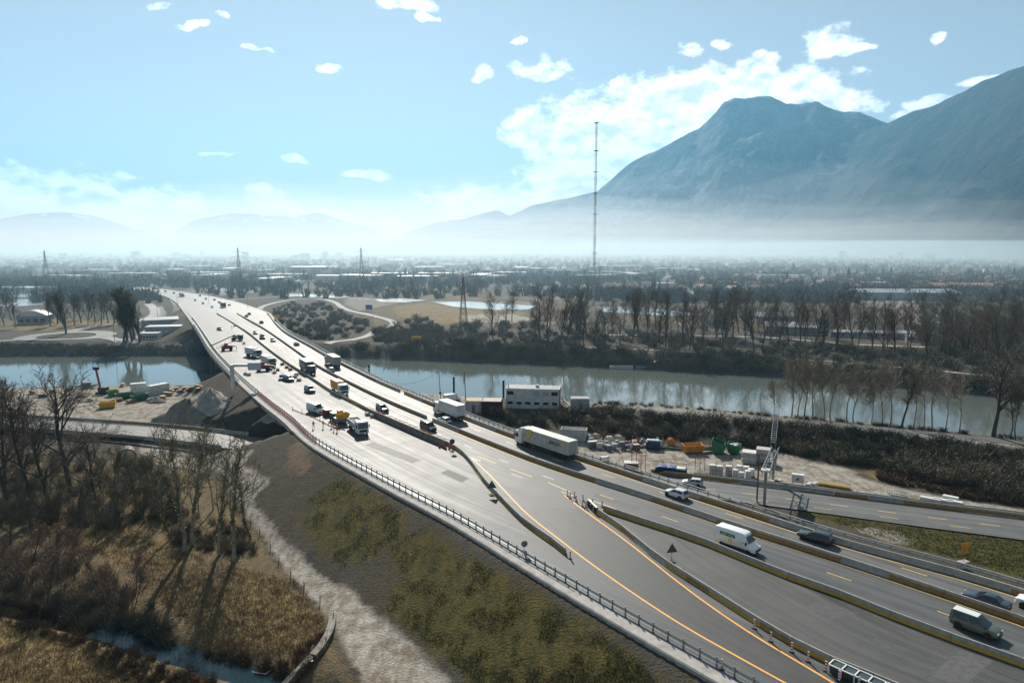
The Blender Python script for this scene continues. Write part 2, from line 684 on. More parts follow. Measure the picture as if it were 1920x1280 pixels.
# ------------------------------------------------------------------ lines of the place (photo pixels laid onto the deck or the ground)
PX_A = [(1640, 1412), (1500, 1336), (1380, 1270), (1255, 1201), (1112, 1120), (1045, 1081), (960, 1031), (855, 969), (730, 905), (595, 830), (550, 789), (510, 759),
        (468, 724), (436, 694), (402, 657), (380, 624), (362, 599), (345, 578), (335, 567), (318, 557), (290, 549), (250, 543)]
PX_B = [(407, 589), (460, 622), (495, 650), (535, 680), (585, 712), (620, 735), (670, 760), (695, 773), (787, 813), (850, 840), (880, 866), (905, 901), (930, 929), (962, 962), (985, 984), (1035, 1018), (1067, 1045)]
PX_C = [(2150, 1258), (2030, 1208), (1920, 1168), (1850, 1143), (1797, 1127), (1690, 1090), (1557, 1046), (1440, 1010), (1342, 978), (1270, 953), (1145, 912), (1045, 881), (970, 854), (895, 824), (807, 788),
        (735, 758), (660, 722), (595, 688), (560, 663), (500, 621), (460, 598), (420, 578), (360, 557), (320, 549), (280, 543), (240, 539)]
PX_D = [(2150, 1190), (2020, 1148), (1905, 1115), (1830, 1087), (1685, 1050), (1565, 1017), (1495, 994), (1405, 965), (1320, 938), (1245, 914), (1170, 889), (1087, 862), (970, 823), (875, 787), (815, 762), (760, 739),
        (710, 718), (645, 686), (610, 668), (580, 650), (535, 625), (515, 606), (500, 588), (478, 579), (440, 566), (400, 557), (350, 549), (300, 542), (260, 538)]
PX_E1 = [(1112, 958), (1160, 989), (1210, 1032), (1242, 1057), (1275, 1077), (1317, 1104), (1360, 1132), (1440, 1182), (1490, 1212), (1562, 1248), (1615, 1268), (1665, 1286), (1760, 1330)]
PX_E2 = [(1132, 957), (1150, 964), (1235, 990), (1330, 1023), (1382, 1044), (1440, 1071), (1497, 1091), (1562, 1112), (1632, 1142), (1710, 1174), (1797, 1205), (1890, 1238), (1940, 1256), (2040, 1296)]
PX_L1 = [(884, 858), (920, 892), (985, 960), (1035, 1000), (1100, 1050), (1185, 1110), (1285, 1175), (1360, 1217), (1440, 1262), (1540, 1316)]
PX_L2 = [(1058, 928), (1100, 960), (1135, 985), (1185, 1022), (1235, 1062), (1310, 1120), (1385, 1172), (1440, 1207), (1502, 1243), (1580, 1290)]
def run_back(pts, d=45.0):
    """carry a line on behind the first pixel, straight"""
    return [pts[0] + (pts[0] - pts[1]).normalized() * d] + pts


LINE_A = gauss_smooth(smooth_line(run_back([GR(*p) for p in PX_A]), 3.0), 3)
LINE_B = gauss_smooth(smooth_line([GR(*p) for p in PX_B], 2.0), 1)
LINE_C = gauss_smooth(smooth_line(run_back([GR(*p) for p in PX_C], 30), 3.0), 6)
LINE_D = gauss_smooth(smooth_line(run_back([GR(*p) for p in PX_D], 30), 3.0), 4)
LINE_E1 = gauss_smooth(smooth_line([GR(*p) for p in PX_E1], 2.0), 3)
LINE_E2 = gauss_smooth(smooth_line([GR(*p) for p in PX_E2], 2.0), 3)
LINE_L1 = gauss_smooth(smooth_line([GR(*p) for p in PX_L1], 1.5), 4)
LINE_L2 = gauss_smooth(smooth_line([GR(*p) for p in PX_L2], 1.5), 4)

ZG = -7.5                                     # lower road, yard and the plain
LOW_PX = [(-500, 762), (-200, 780), (0, 791), (150, 801), (300, 812), (440, 828)]
LOW = [G(*p, ZG) for p in LOW_PX] + [Vector((-30, 155.5, ZG)), Vector((2, 147, ZG))] + [G(*p, ZG) for p in [(1300, 913), (1440, 930), (1600, 951), (1750, 971), (1920, 992), (2200, 1036), (2500, 1090)]]
LINE_LOW = gauss_smooth(smooth_line(LOW, 3.0), 5)
# river: bank crest on this side (px, z) and the far waterline
CREST = [(-700, 760, -8), (-200, 740, -8), (0, 731, -8), (130, 725, -8), (300, 723, -8), (400, 722, -7.6), (620, 716, -7.3), (760, 733, -7), (900, 745, -6.6), (1050, 751, -6), (1200, 757, -5.6),
         (1300, 764, -5.5), (1450, 777, -5.5), (1600, 790, -5.5), (1750, 804, -5.5), (1920, 822, -5.5), (2200, 860, -5.5), (2600, 930, -5.5)]
FARW = [(-700, 672), (-200, 669), (60, 668), (200, 667), (390, 668), (640, 672), (800, 677), (1000, 684), (1200, 693), (1400, 704), (1500, 712), (1650, 723), (1806, 737), (1920, 750), (2200, 792), (2600, 870)]
ZW = -12.0
_c = [G(a, b, c) for a, b, c in CREST]
_f = [G(a, b, ZW) for a, b in FARW]
CREST_X, CREST_Y, CREST_Z = np.array([p.x for p in _c]), np.array([p.y for p in _c]), np.array([p.z for p in _c])
FAR_X, FAR_Y = np.array([p.x for p in _f]), np.array([p.y for p in _f])
CREEK = smooth_line([G(*p, -10) for p in [(-260, 1090), (-60, 1130), (110, 1165), (215, 1192), (300, 1222), (370, 1242), (440, 1262), (520, 1290), (640, 1350)]], 1.5)


def project(x, y, z):
    z = z - CAM_H
    f = y * math.cos(TH) - z * math.sin(TH)
    u = y * math.sin(TH) + z * math.cos(TH)
    f = np.where(f < 1, 1e9, f)
    return CX + F_PX * x / f, CY - F_PX * u / f


def in_poly(px, py, poly):
    c = np.zeros(px.shape, bool)
    n = len(poly)
    for i in range(n):
        (x1, y1), (x2, y2) = poly[i], poly[(i + 1) % n]
        if y1 == y2:
            continue
        hit = ((y1 > py) != (y2 > py)) & (px < (x2 - x1) * (py - y1) / (y2 - y1) + x1)
        c ^= hit
    return c


def dist_line(X, Y, line, step=1, limit=None):
    P = np.array([(p.x, p.y) for p in line[::step]])
    best = np.full(X.shape, 1e9)
    for a, b in zip(P[:-1], P[1:]):
        d = b - a
        L2 = max((d ** 2).sum(), 1e-9)
        t = np.clip(((X - a[0]) * d[0] + (Y - a[1]) * d[1]) / L2, 0, 1)
        best = np.minimum(best, (X - a[0] - t * d[0]) ** 2 + (Y - a[1] - t * d[1]) ** 2)
    return np.sqrt(best)


_A = sorted([(p.y, p.x) for p in LINE_A])
_D = sorted([(p.y, p.x) for p in LINE_D])
AY, AX = np.array([a for a, b in _A]), np.array([b for a, b in _A])
DY, DX = np.array([a for a, b in _D]), np.array([b for a, b in _D])
_rz = np.vectorize(road_z)


def smoothstep(a, b, x):
    t = np.clip((x - a) / (b - a), 0, 1)
    return t * t * (3 - 2 * t)


def ground_height(X, Y):
    X, Y = np.asarray(X, float), np.asarray(Y, float)
    n = fbm(X / 14, Y / 14, 4) - .5
    left = smoothstep(-5, -30, X) * smoothstep(205, 160, Y)
    base = ZG - .15 - 1.0 * left + n * (0.35 + .5 * left)
    base = np.where(Y > 700, ZG - .3, base)
    # this bank: crest with a path, shrub slope down to the yard
    cy = np.interp(X, CREST_X, CREST_Y)
    cz = np.interp(X, CREST_X, CREST_Z)
    back = cy - Y
    dyke = cz - smoothstep(13, 30, back) * (cz - ZG + .2)
    h = np.where(back > 0, np.where(X > -25, np.maximum(base, dyke), base), base)
    # the far plain
    fy = np.interp(X, FAR_X, FAR_Y)
    fb = Y - fy
    farside = np.clip(ZW - 1.2 + fb * .42, -20, ZG + .6) - smoothstep(18, 34, fb) * .8
    farside = np.where(fb > 20, farside + n * .5, farside)
    # channel
    chan = np.maximum(np.maximum(cz + back * .62, -15.0), np.clip(-15.0 + (Y - fy + 4) * .6, -15, 0))
    chan = np.where(back >= 0, h, np.where(Y < fy, np.minimum(np.maximum(cz + back * .62, -15.0), cz), farside))
    near_far = (Y < fy) & (Y > fy - 6)
    chan = np.where(near_far, np.maximum(chan, ZW - 1.2 + (Y - fy) * .5), chan)
    h = np.where(back >= 0, h, chan)
    # motorway embankment
    xa, xd = np.interp(Y, AY, AX), np.interp(Y, DY, DX)
    ga = np.interp(Y, AY[1:], np.abs(np.diff(AX) / np.maximum(np.diff(AY), .01)))
    gd = np.interp(Y, DY[1:], np.abs(np.diff(DX) / np.maximum(np.diff(DY), .01)))
    da = (xa - 2.6 - X) / np.sqrt(1 + ga ** 2)
    dd = (X - xd - 2.4) / np.sqrt(1 + gd ** 2)
    d = np.maximum(np.maximum(da, dd), 0)
    slope = np.where(dd > da, 2.1, 2.0)
    emb = _rz(Y) - .45 - d / slope
    dl = dist_line(X, Y, LINE_LOW, 2)
    emb = emb - np.where(X > 10, np.clip(9.5 - dl, 0, 9.5) * 1.1, np.clip(9.0 - dl, 0, 9) * 4)
    emb = np.where((back < 12) & (fb < 18), -50, emb)
    emb = np.where(Y < 20, -50, emb)
    emb = np.where(Y > 900, -50, emb)
    h = np.maximum(h, emb)
    # lower road bed
    k = smoothstep(9.5, 6.0, dl)
    h = np.where(dl < 9.5, np.minimum(h, h * (1 - k) + (ZG - .06) * k), h)
    # creek in the field
    dc = dist_line(X, Y, CREEK, 2)
    h = h - np.exp(-(dc / 2.2) ** 2) * 2.0
    return h


def axis(dense, lo, hi, grow=1.07):
    """dense = [(start, end, step)...] contiguous; grows outwards to lo and hi"""
    v = []
    for a, b, s in dense:
        v += list(np.arange(a, b, s))
    s, x, up = dense[-1][2], dense[-1][1], []
    while x < hi:
        up.append(x)
        s *= grow
        x += s
    up.append(hi)
    s, x, dn = dense[0][2], dense[0][0], []
    while x > lo:
        s *= grow
        x -= s
        dn.append(max(x, lo))
    return np.array(dn[::-1] + v + up)


GXS = axis([(-150, -95, 1.6), (-95, 60, .85), (60, 140, 1.6)], -20000, 22000)
GYS = axis([(52, 150, .85), (150, 260, 1.3), (260, 460, 2.6)], -600, 24000, 1.06)
GX, GY = np.meshgrid(GXS, GYS, indexing='ij')
GZ = ground_height(GX, GY)
PPX, PPY = project(GX, GY, GZ)

# cover of the ground: R pale gravel, G green grass, B dry straw, A bare orange soil
COVER = np.zeros(GX.shape + (4,))


def paint(ch, poly, val=1.0):
    COVER[..., ch] = np.maximum(COVER[..., ch], in_poly(PPX, PPY, poly) * val)


near = GY < 175
PATH = [(452, 868), (512, 900), (482, 925), (476, 945), (500, 968), (532, 1010), (568, 1042), (600, 1075), (660, 1110), (705, 1150), (745, 1180), (790, 1220), (870, 1300), (690, 1300), (640, 1200), (622, 1162), (575, 1112), (545, 1078), (515, 1040), (490, 1000), (462, 968), (440, 935), (425, 900), (432, 880)]
paint(0, PATH)
paint(0, [(262, 822), (330, 822), (400, 838), (480, 842), (455, 870), (430, 890), (360, 880), (285, 868), (262, 850)])
paint(0, [(-200, 735), (0, 730), (150, 725), (330, 723), (375, 740), (380, 800), (440, 812), (420, 822), (300, 803), (150, 792), (0, 784), (-200, 776)], .85)
paint(0, [(730, 725), (800, 733), (900, 745), (930, 760), (930, 775), (880, 775), (800, 752), (735, 735)])
paint(0, [(1060, 815), (1150, 828), (1280, 842), (1450, 846), (1520, 862), (1590, 878), (1610, 893), (1700, 918), (1800, 937), (1930, 955), (1930, 975), (1700, 952), (1500, 926), (1300, 900), (1180, 880), (1060, 840)])
paint(0, [(1060, 752), (1120, 752), (1200, 758), (1300, 766), (1450, 780), (1600, 795), (1750, 812), (1930, 835), (1930, 845), (1700, 822), (1500, 800), (1300, 780), (1200, 772), (1060, 766)], .75)
paint(0, [(1590, 990), (1640, 985), (1690, 1000), (1716, 1012), (1715, 1026), (1680, 1020), (1640, 1005)], .9)
paint(1, [(575, 935), (640, 893), (690, 920), (755, 962), (745, 1003), (700, 1042), (640, 1065), (600, 1030), (572, 990)], .8)
paint(1, [(728, 1010), (800, 988), (870, 1040), (960, 1090), (1040, 1130), (1110, 1180), (1200, 1245), (1240, 1300), (900, 1300), (850, 1240), (780, 1190), (722, 1140), (760, 1080), (735, 1040)], .9)
paint(1, [(1480, 955), (1560, 965), (1700, 985), (1930, 1015), (1930, 1092), (1800, 1050), (1700, 1025), (1600, 990), (1500, 966)])
emb_zone = (GZ > -7.3) & (GZ < -.6) & (GX < np.interp(GY, AY, AX)) & (GY < 140) & (GY > 40)
COVER[..., 1] = np.maximum(COVER[..., 1], emb_zone * .30)
paint(3, [(535, 838), (572, 822), (592, 850), (588, 875), (555, 905), (530, 890)], .62)
left_field = near & (PPX < 720) & (PPY > 850) & (GZ < -7.7)
COVER[..., 2] = np.where(left_field & (COVER[..., 0] < .3), .55, COVER[..., 2])
paint(2, [(40, 970), (150, 965), (240, 990), (330, 1030), (330, 1060), (230, 1050), (120, 1010)], 1.0)
paint(2, [(-100, 1150), (60, 1170), (160, 1210), (300, 1290), (-100, 1300)], 1.0)
paint(2, [(440, 1080), (540, 1090), (600, 1160), (600, 1200), (500, 1200), (430, 1170)], .9)
paint(2, [(1620, 878), (1700, 885), (1760, 905), (1700, 912), (1640, 900)], 1.0)
paint(2, [(735, 575), (800, 570), (950, 576), (985, 588), (950, 598), (840, 606), (750, 592)], .9)
paint(2, [(500, 565), (590, 575), (680, 590), (700, 610), (640, 632), (560, 622), (510, 600)], .35)
paint(2, [(1120, 602), (1350, 604), (1640, 640), (1920, 665), (1920, 640), (1500, 600), (1200, 585)], .5)
paint(2, [(300, 553), (320, 562), (300, 590), (270, 600), (220, 606), (240, 580)], .6)
paint(2, [(-20, 600), (100, 596), (230, 600), (230, 612), (100, 622), (-20, 618)], .7)
paint(2, [(1060, 746), (1300, 757), (1450, 771), (1600, 784), (1750, 798), (1930, 816), (1930, 828), (1750, 806), (1500, 786), (1300, 768), (1060, 755)], .9)
paint(0, [(860, 590), (960, 588), (1010, 598), (960, 606), (880, 604)], .8)
# the plain behind: patchwork of fields, yards and lots
far = (GY > 420) & (COVER.sum(-1) < .05)
cell = fbm(GX / 130 + 3, GY / 210, 2)
COVER[..., 2] = np.where(far & (cell > .60), .5, COVER[..., 2])
COVER[..., 1] = np.where(far & (cell < .42), .45, COVER[..., 1])
cell2 = fbm(GX / 70 + 11, GY / 150 + 5, 2)
COVER[..., 0] = np.where(far & (cell2 > .62), .55, COVER[..., 0])
COVER[..., 2] = np.where(far & (cell2 > .62), 0, COVER[..., 2])
mid_far = (GY > 225) & (GY <= 420) & (COVER.sum(-1) < .05)
COVER[..., 2] = np.where(mid_far & (fbm(GX / 25, GY / 25, 3) > .56), .32, COVER[..., 2])


def blur(a, n):
    for _ in range(n):
        a[1:-1] = (a[:-2] + 2 * a[1:-1] + a[2:]) / 4
        a[:, 1:-1] = (a[:, :-2] + 2 * a[:, 1:-1] + a[:, 2:]) / 4
    return a


COVER = blur(COVER, 2)


def ground_material():
    m = bpy.data.materials.new('ground_cover')
    m.use_nodes = True
    nt = m.node_tree
    N, L = nt.nodes, nt.links
    b = N['Principled BSDF']
    b.inputs['Roughness'].default_value = .95
    b.inputs['Specular IOR Level'].default_value = .12
    tc = N.new('ShaderNodeTexCoord')
    at = N.new('ShaderNodeVertexColor')
    at.layer_name = 'cover'
    sep = N.new('ShaderNodeSeparateColor')
    L.new(at.outputs['Color'], sep.inputs[0])

    def noise(scale, det=6, rough=.65, st=None):
        n = N.new('ShaderNodeTexNoise')
        n.inputs['Scale'].default_value = scale
        n.inputs['Detail'].default_value = det
        n.inputs['Roughness'].default_value = rough
        src = tc.outputs['Object']
        if st:
            mp = N.new('ShaderNodeMapping')
            mp.inputs['Scale'].default_value = st
            mp.inputs['Rotation'].default_value = (0, 0, R(38))
            L.new(src, mp.inputs['Vector'])
            src = mp.outputs[0]
        L.new(src, n.inputs['Vector'])
        return n.outputs['Fac']

    def tone(fac, c1, c2, lo=.35, hi=.65):
        mr = N.new('ShaderNodeMapRange')
        mr.inputs['From Min'].default_value, mr.inputs['From Max'].default_value = lo, hi
        L.new(fac, mr.inputs['Value'])
        mx = N.new('ShaderNodeMix')
        mx.data_type = 'RGBA'
        L.new(mr.outputs[0], mx.inputs['Factor'])
        mx.inputs['A'].default_value = (*c1, 1)
        mx.inputs['B'].default_value = (*c2, 1)
        return mx.outputs['Result']

    def over(base, top, w, nz, soft=.22, amt=.55):
        """ragged edged layer: w + noise passes a threshold"""
        a = N.new('ShaderNodeMath')
        a.operation = 'MULTIPLY_ADD'
        L.new(nz, a.inputs[0])
        a.inputs[1].default_value = amt * 2
        L.new(w, a.inputs[2])
        mr = N.new('ShaderNodeMapRange')
        mr.interpolation_type = 'SMOOTHSTEP'
        mr.inputs['From Min'].default_value, mr.inputs['From Max'].default_value = .5 + amt - soft, .5 + amt + soft
        L.new(a.outputs[0], mr.inputs['Value'])
        # no layer at all where its weight is nil
        g = N.new('ShaderNodeMath')
        g.operation = 'MULTIPLY'
        g.use_clamp = True
        L.new(w, g.inputs[0])
        g.inputs[1].default_value = 6
        k = N.new('ShaderNodeMath')
        k.operation = 'MULTIPLY'
        L.new(mr.outputs[0], k.inputs[0])
        L.new(g.outputs[0], k.inputs[1])
        mx = N.new('ShaderNodeMix')
        mx.data_type = 'RGBA'
        L.new(k.outputs[0], mx.inputs['Factor'])
        L.new(base, mx.inputs['A'])
        L.new(top, mx.inputs['B'])
        return mx.outputs['Result']
    n_big, n_mid, n_fine, n_str = noise(.06), noise(.45), noise(3.2, 4), noise(.9, 6, .7, (1, .25, 1))
    soil = tone(n_mid, (.060, .055, .047), (.115, .105, .088))
    soil = over(soil, tone(n_fine, (.05, .042, .03), (.11, .085, .055)), n_big, n_mid, .2, .3)
    grass = tone(n_str, (.038, .042, .013), (.135, .105, .032), .3, .7)
    straw = tone(n_fine, (.20, .14, .06), (.36, .28, .13), .3, .7)
    straw = over(straw, tone(n_fine, (.09, .06, .035), (.15, .10, .05)), n_mid, n_str, .25, .3)
    gravel = tone(n_fine, (.50, .47, .42), (.33, .30, .26), .35, .65)
    gravel = over(gravel, tone(n_fine, (.17, .13, .09), (.26, .22, .17)), n_mid, n_str, .2, .42)
    rust = tone(n_fine, (.21, .14, .085), (.15, .115, .08))
    c = over(soil, straw, sep.outputs[2], n_mid)
    c = over(c, grass, sep.outputs[1], n_str, .3, .75)
    c = over(c, rust, at.outputs['Alpha'], n_mid)
    c = over(c, gravel, sep.outputs[0], n_mid)
    L.new(c, b.inputs['Base Color'])
    bp = N.new('ShaderNodeBump')
    bp.inputs['Distance'].default_value = .35
    mixn = N.new('ShaderNodeMath')
    mixn.operation = 'ADD'
    L.new(n_fine, mixn.inputs[0])
    L.new(n_mid, mixn.inputs[1])
    L.new(mixn.outputs[0], bp.inputs['Height'])
    L.new(bp.outputs[0], b.inputs['Normal'])
    return m


def build_ground():
    nx, ny = GX.shape
    idx = np.arange(nx * ny).reshape(nx, ny)
    q = np.stack([idx[:-1, :-1], idx[1:, :-1], idx[1:, 1:], idx[:-1, 1:]], -1).reshape(-1, 4)
    me = np_mesh('ground', np.stack([GX, GY, GZ], -1).reshape(-1, 3), q, ground_material(), True)
    at = me.color_attributes.new('cover', 'FLOAT_COLOR', 'POINT')
    at.data.foreach_set('color', COVER.reshape(-1).astype(np.float32))
    return structure(obj('ground', me))


build_ground()


XL, YL, ZL = GXS.tolist(), GYS.tolist(), GZ.tolist()


def ground_z(x, y):
    i = min(max(bisect.bisect_left(XL, x) - 1, 0), len(XL) - 2)
    j = min(max(bisect.bisect_left(YL, y) - 1, 0), len(YL) - 2)
    u = (x - XL[i]) / (XL[i + 1] - XL[i])
    v = (y - YL[j]) / (YL[j + 1] - YL[j])
    a, b = ZL[i], ZL[i + 1]
    return (a[j] * (1 - u) + b[j] * u) * (1 - v) + (a[j + 1] * (1 - u) + b[j + 1] * u) * v


def GG(px, py, dz=0.0):
    """pixel onto the ground sheet: march the view ray until it meets the ground"""
    d = ray(px, py)
    if d[2] >= -1e-4:
        d = (d[0], d[1], -1e-4)
    t0 = (CAM_H - .6) / -d[2] * .995
    t, prev = t0, t0
    while t < 30000:
        x, y, z = d[0] * t, d[1] * t, CAM_H + d[2] * t
        if z <= ground_z(x, y):
            a, b = prev, t
            for _ in range(24):
                mth = (a + b) / 2
                if CAM_H + d[2] * mth <= ground_z(d[0] * mth, d[1] * mth):
                    b = mth
                else:
                    a = mth
            t = b
            break
        prev = t
        t *= 1.0035
    return Vector((d[0] * t, d[1] * t, CAM_H + d[2] * t + dz))


# ------------------------------------------------------------------ water
def water_material(name, col, rough, scale, amp):
    m = bpy.data.materials.new(name)
    m.use_nodes = True
    nt = m.node_tree
    b = nt.nodes['Principled BSDF']
    b.inputs['Base Color'].default_value = (*col, 1)
    b.inputs['Roughness'].default_value = rough
    b.inputs['IOR'].default_value = 1.33
    b.inputs['Specular IOR Level'].default_value = .9
    tc = nt.nodes.new('ShaderNodeTexCoord')
    nz = nt.nodes.new('ShaderNodeTexNoise')
    nz.inputs['Scale'].default_value = scale
    nz.inputs['Detail'].default_value = 4
    nt.links.new(tc.outputs['Object'], nz.inputs['Vector'])
    bp = nt.nodes.new('ShaderNodeBump')
    bp.inputs['Distance'].default_value = amp
    nt.links.new(nz.outputs['Fac'], bp.inputs['Height'])
    nt.links.new(bp.outputs[0], b.inputs['Normal'])
    return m


xs = np.linspace(-700, 500, 120)
vv = np.concatenate([np.stack([xs, np.interp(xs, CREST_X, CREST_Y) + 2, np.full_like(xs, ZW)], 1), np.stack([xs, np.interp(xs, FAR_X, FAR_Y) + 4, np.full_like(xs, ZW)], 1)])
ii = np.arange(len(xs) - 1)
structure(obj('river', np_mesh('river', vv, np.stack([ii, ii + 1, ii + 1 + len(xs), ii + len(xs)], 1), water_material('river_water', (.10, .115, .10), .03, .5, .016))))
ck = MB()
ck.sweep([Vector((p.x, p.y, -9.75)) for p in CREEK if project(p.x, p.y, -10.0)[0] > 175], [(-1.8, 0), (1.8, 0)], closed=False)
structure(ck.build('stream', water_material('stream_water', (.008, .024, .03), .04, 2.6, .035)))
# bright water of the second river out on the plain
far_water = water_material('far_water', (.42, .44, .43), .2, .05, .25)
for poly in ([(380, 541), (420, 540), (432, 546), (385, 546)], [(440, 543), (480, 544), (478, 549), (436, 548)], [(520, 550), (600, 552), (660, 556), (640, 559), (540, 555)],
             [(700, 561), (760, 559), (800, 563), (760, 567), (715, 566)], [(810, 566), (880, 565), (960, 571), (1010, 573), (990, 580), (930, 581), (850, 575)],
             [(1120, 575), (1190, 575), (1260, 582), (1330, 590), (1250, 592), (1130, 584)],
             [(0, 545), (70, 543), (90, 556), (0, 558)], [(0, 562), (90, 560), (80, 572), (0, 575)], [(120, 548), (190, 546), (200, 560), (130, 560)],
             [(430, 526), (470, 524), (620, 524), (600, 527), (470, 528)]):
    pts = [G(*p, ZG + .15) for p in poly]
    MBw = MB().add(pts, [tuple(range(len(pts)))])
    structure(MBw.build('far_river', far_water))

# ------------------------------------------------------------------ motorway deck
def asphalt(name, dark, light, rough=.60, seams=True):
    m = bpy.data.materials.new(name)
    m.use_nodes = True
    nt = m.node_tree
    N, L = nt.nodes, nt.links
    b = N['Principled BSDF']
    b.inputs['Specular IOR Level'].default_value = .37
    uv = N.new('ShaderNodeUVMap')
    tc = N.new('ShaderNodeTexCoord')

    def noise(src, scale, st, det=5):
        mp = N.new('ShaderNodeMapping')
        mp.inputs['Scale'].default_value = st
        L.new(src, mp.inputs['Vector'])
        n = N.new('ShaderNodeTexNoise')
        n.inputs['Scale'].default_value = scale
        n.inputs['Detail'].default_value = det
        n.inputs['Roughness'].default_value = .6
        L.new(mp.outputs[0], n.inputs['Vector'])
        return n.outputs['Fac']
    streak = noise(uv.outputs[0], 1.0, (1.1, .022, 1))
    broad = noise(uv.outputs[0], 1.0, (.16, .02, 1), 3)
    track = noise(uv.outputs[0], 1.0, (3.4, .008, 1), 3)
    blot = noise(tc.outputs['Object'], .22, (1, 1, 1), 6)
    fine = noise(tc.outputs['Object'], 6, (1, 1, 1), 3)

    def add(a, b_, k):
        n = N.new('ShaderNodeMath')
        n.operation = 'MULTIPLY_ADD'
        L.new(b_, n.inputs[0])
        n.inputs[1].default_value = k
        if isinstance(a, float):
            n.inputs[2].default_value = a
        else:
            L.new(a, n.inputs[2])
        return n.outputs[0]
    s = add(add(add(add(add(-1.95, streak, 1.5), broad, 1.0), blot, .75), fine, .35), track, 1.3)
    cr = N.new('ShaderNodeMix')
    cr.data_type = 'RGBA'
    cr.clamp_factor = True
    L.new(s, cr.inputs['Factor'])
    cr.inputs['A'].default_value = (*dark, 1)
    cr.inputs['B'].default_value = (*light, 1)
    L.new(cr.outputs['Result'], b.inputs['Base Color'])
    rr = N.new('ShaderNodeMapRange')
    L.new(s, rr.inputs['Value'])
    rr.inputs['To Min'].default_value = rough - .06
    rr.inputs['To Max'].default_value = rough + .10
    L.new(rr.outputs[0], b.inputs['Roughness'])
    bp = N.new('ShaderNodeBump')
    bp.inputs['Distance'].default_value = .012
    L.new(fine, bp.inputs['Height'])
    L.new(bp.outputs[0], b.inputs['Normal'])
    return m


M_ASPH = asphalt('asphalt', (.033, .037, .041), (.128, .131, .132))
M_ASPH_OLD = asphalt('worn_asphalt', (.048, .051, .053), (.168, .168, .160))
M_RAMP = asphalt('ramp_asphalt', (.03, .033, .036), (.10, .10, .10), .72)
M_CONC = mat('concrete', (.42, .40, .37), .85, var=.35, scale=.8, bump=.01, bscale=12)
M_CONC_D = mat('stained_concrete', (.30, .285, .25), .85, col2=(.16, .14, .11), scale=.5, bump=.01, bscale=9)
M_STEEL = mat('galvanised_steel', (.34, .38, .39), .42, .75, var=.3, scale=3)
M_WHITE = mat('white_line', (.72, .71, .68), .6, var=.25, scale=2)
M_YELLOW = mat('yellow_line', (.85, .56, .10), .6, var=.2, scale=2)
M_ORANGE = mat('orange_line', (.92, .42, .06), .6, var=.12, scale=2)


def cross_hit(p, n, line):
    """distance along direction n from p to a polyline in plan"""
    best = None
    for a, b in zip(line, line[1:]):
        dx, dy = b.x - a.x, b.y - a.y
        det = n.x * (-dy) - n.y * (-dx)
        if abs(det) < 1e-9:
            continue
        ex, ey = a.x - p.x, a.y - p.y
        t = (ex * (-dy) - ey * (-dx)) / det
        s = (n.x * ey - n.y * ex) / det
        if -.02 <= s <= 1.02 and t > 0 and (best is None or t < best):
            best = t
    return best


def deck_strip(name, other, sign, extra, m, cols=7):
    """surface from the median line to another line on one side; u across, v along in metres"""
    T = tangents(LINE_C)
    rows, v, wl = [], 0.0, None
    for i, (p, t) in enumerate(zip(LINE_C, T)):
        n = Vector((t.y, -t.x, 0)) * sign
        w = cross_hit(p, n, other)
        if w is None or (wl and abs(w - wl) > 6):
            w = wl
        if i:
            v += (p - LINE_C[i - 1]).length
        if w is None:
            continue
        wl = w
        rows.append((p, n, w + extra, v))
    vs, fs, uvs = [], [], []
    for p, n, w, v in rows:
        for k in range(cols):
            q = p + n * (w * k / (cols - 1))
            vs.append((q.x, q.y, road_z(q.y)))
            uvs.append((w * k / (cols - 1), v))
    for i in range(len(rows) - 1):
        for k in range(cols - 1):
            a = i * cols + k
            f = (a, a + 1, a + 1 + cols, a + cols)
            fs.append(f if sign > 0 else f[::-1])
    me = bpy.data.meshes.new(name)
    me.from_pydata(vs, [], fs)
    me.materials.append(m)
    lay = me.uv_layers.new(name='UVMap')
    for lp in me.loops:
        lay.data[lp.index].uv = uvs[lp.vertex_index]
    return structure(obj(name, me))


deck_strip('motorway', LINE_A, -1, .35, M_ASPH, 12)
deck_strip('motorway', LINE_D, 1, .9, M_ASPH_OLD, 6)

# concrete edge strips outside the guard rails
edge = MB()
edge.sweep(offset_line(LINE_A, -.3), [(0, .02), (0, -.9), (-1.75, -.9), (-1.75, -.16), (-1.6, -.02)][::-1])
structure(edge.build('deck_edge', M_CONC))
edge = MB()
edge.sweep(offset_line(LINE_D, .8), [(0, .02), (1.55, -.04), (1.7, -.18), (1.7, -.9), (0, -.9)][::-1])
structure(edge.build('deck_edge', M_CONC))


def near_y(line, y0, y1):
    return [p for p in line if y0 <= p.y <= y1]


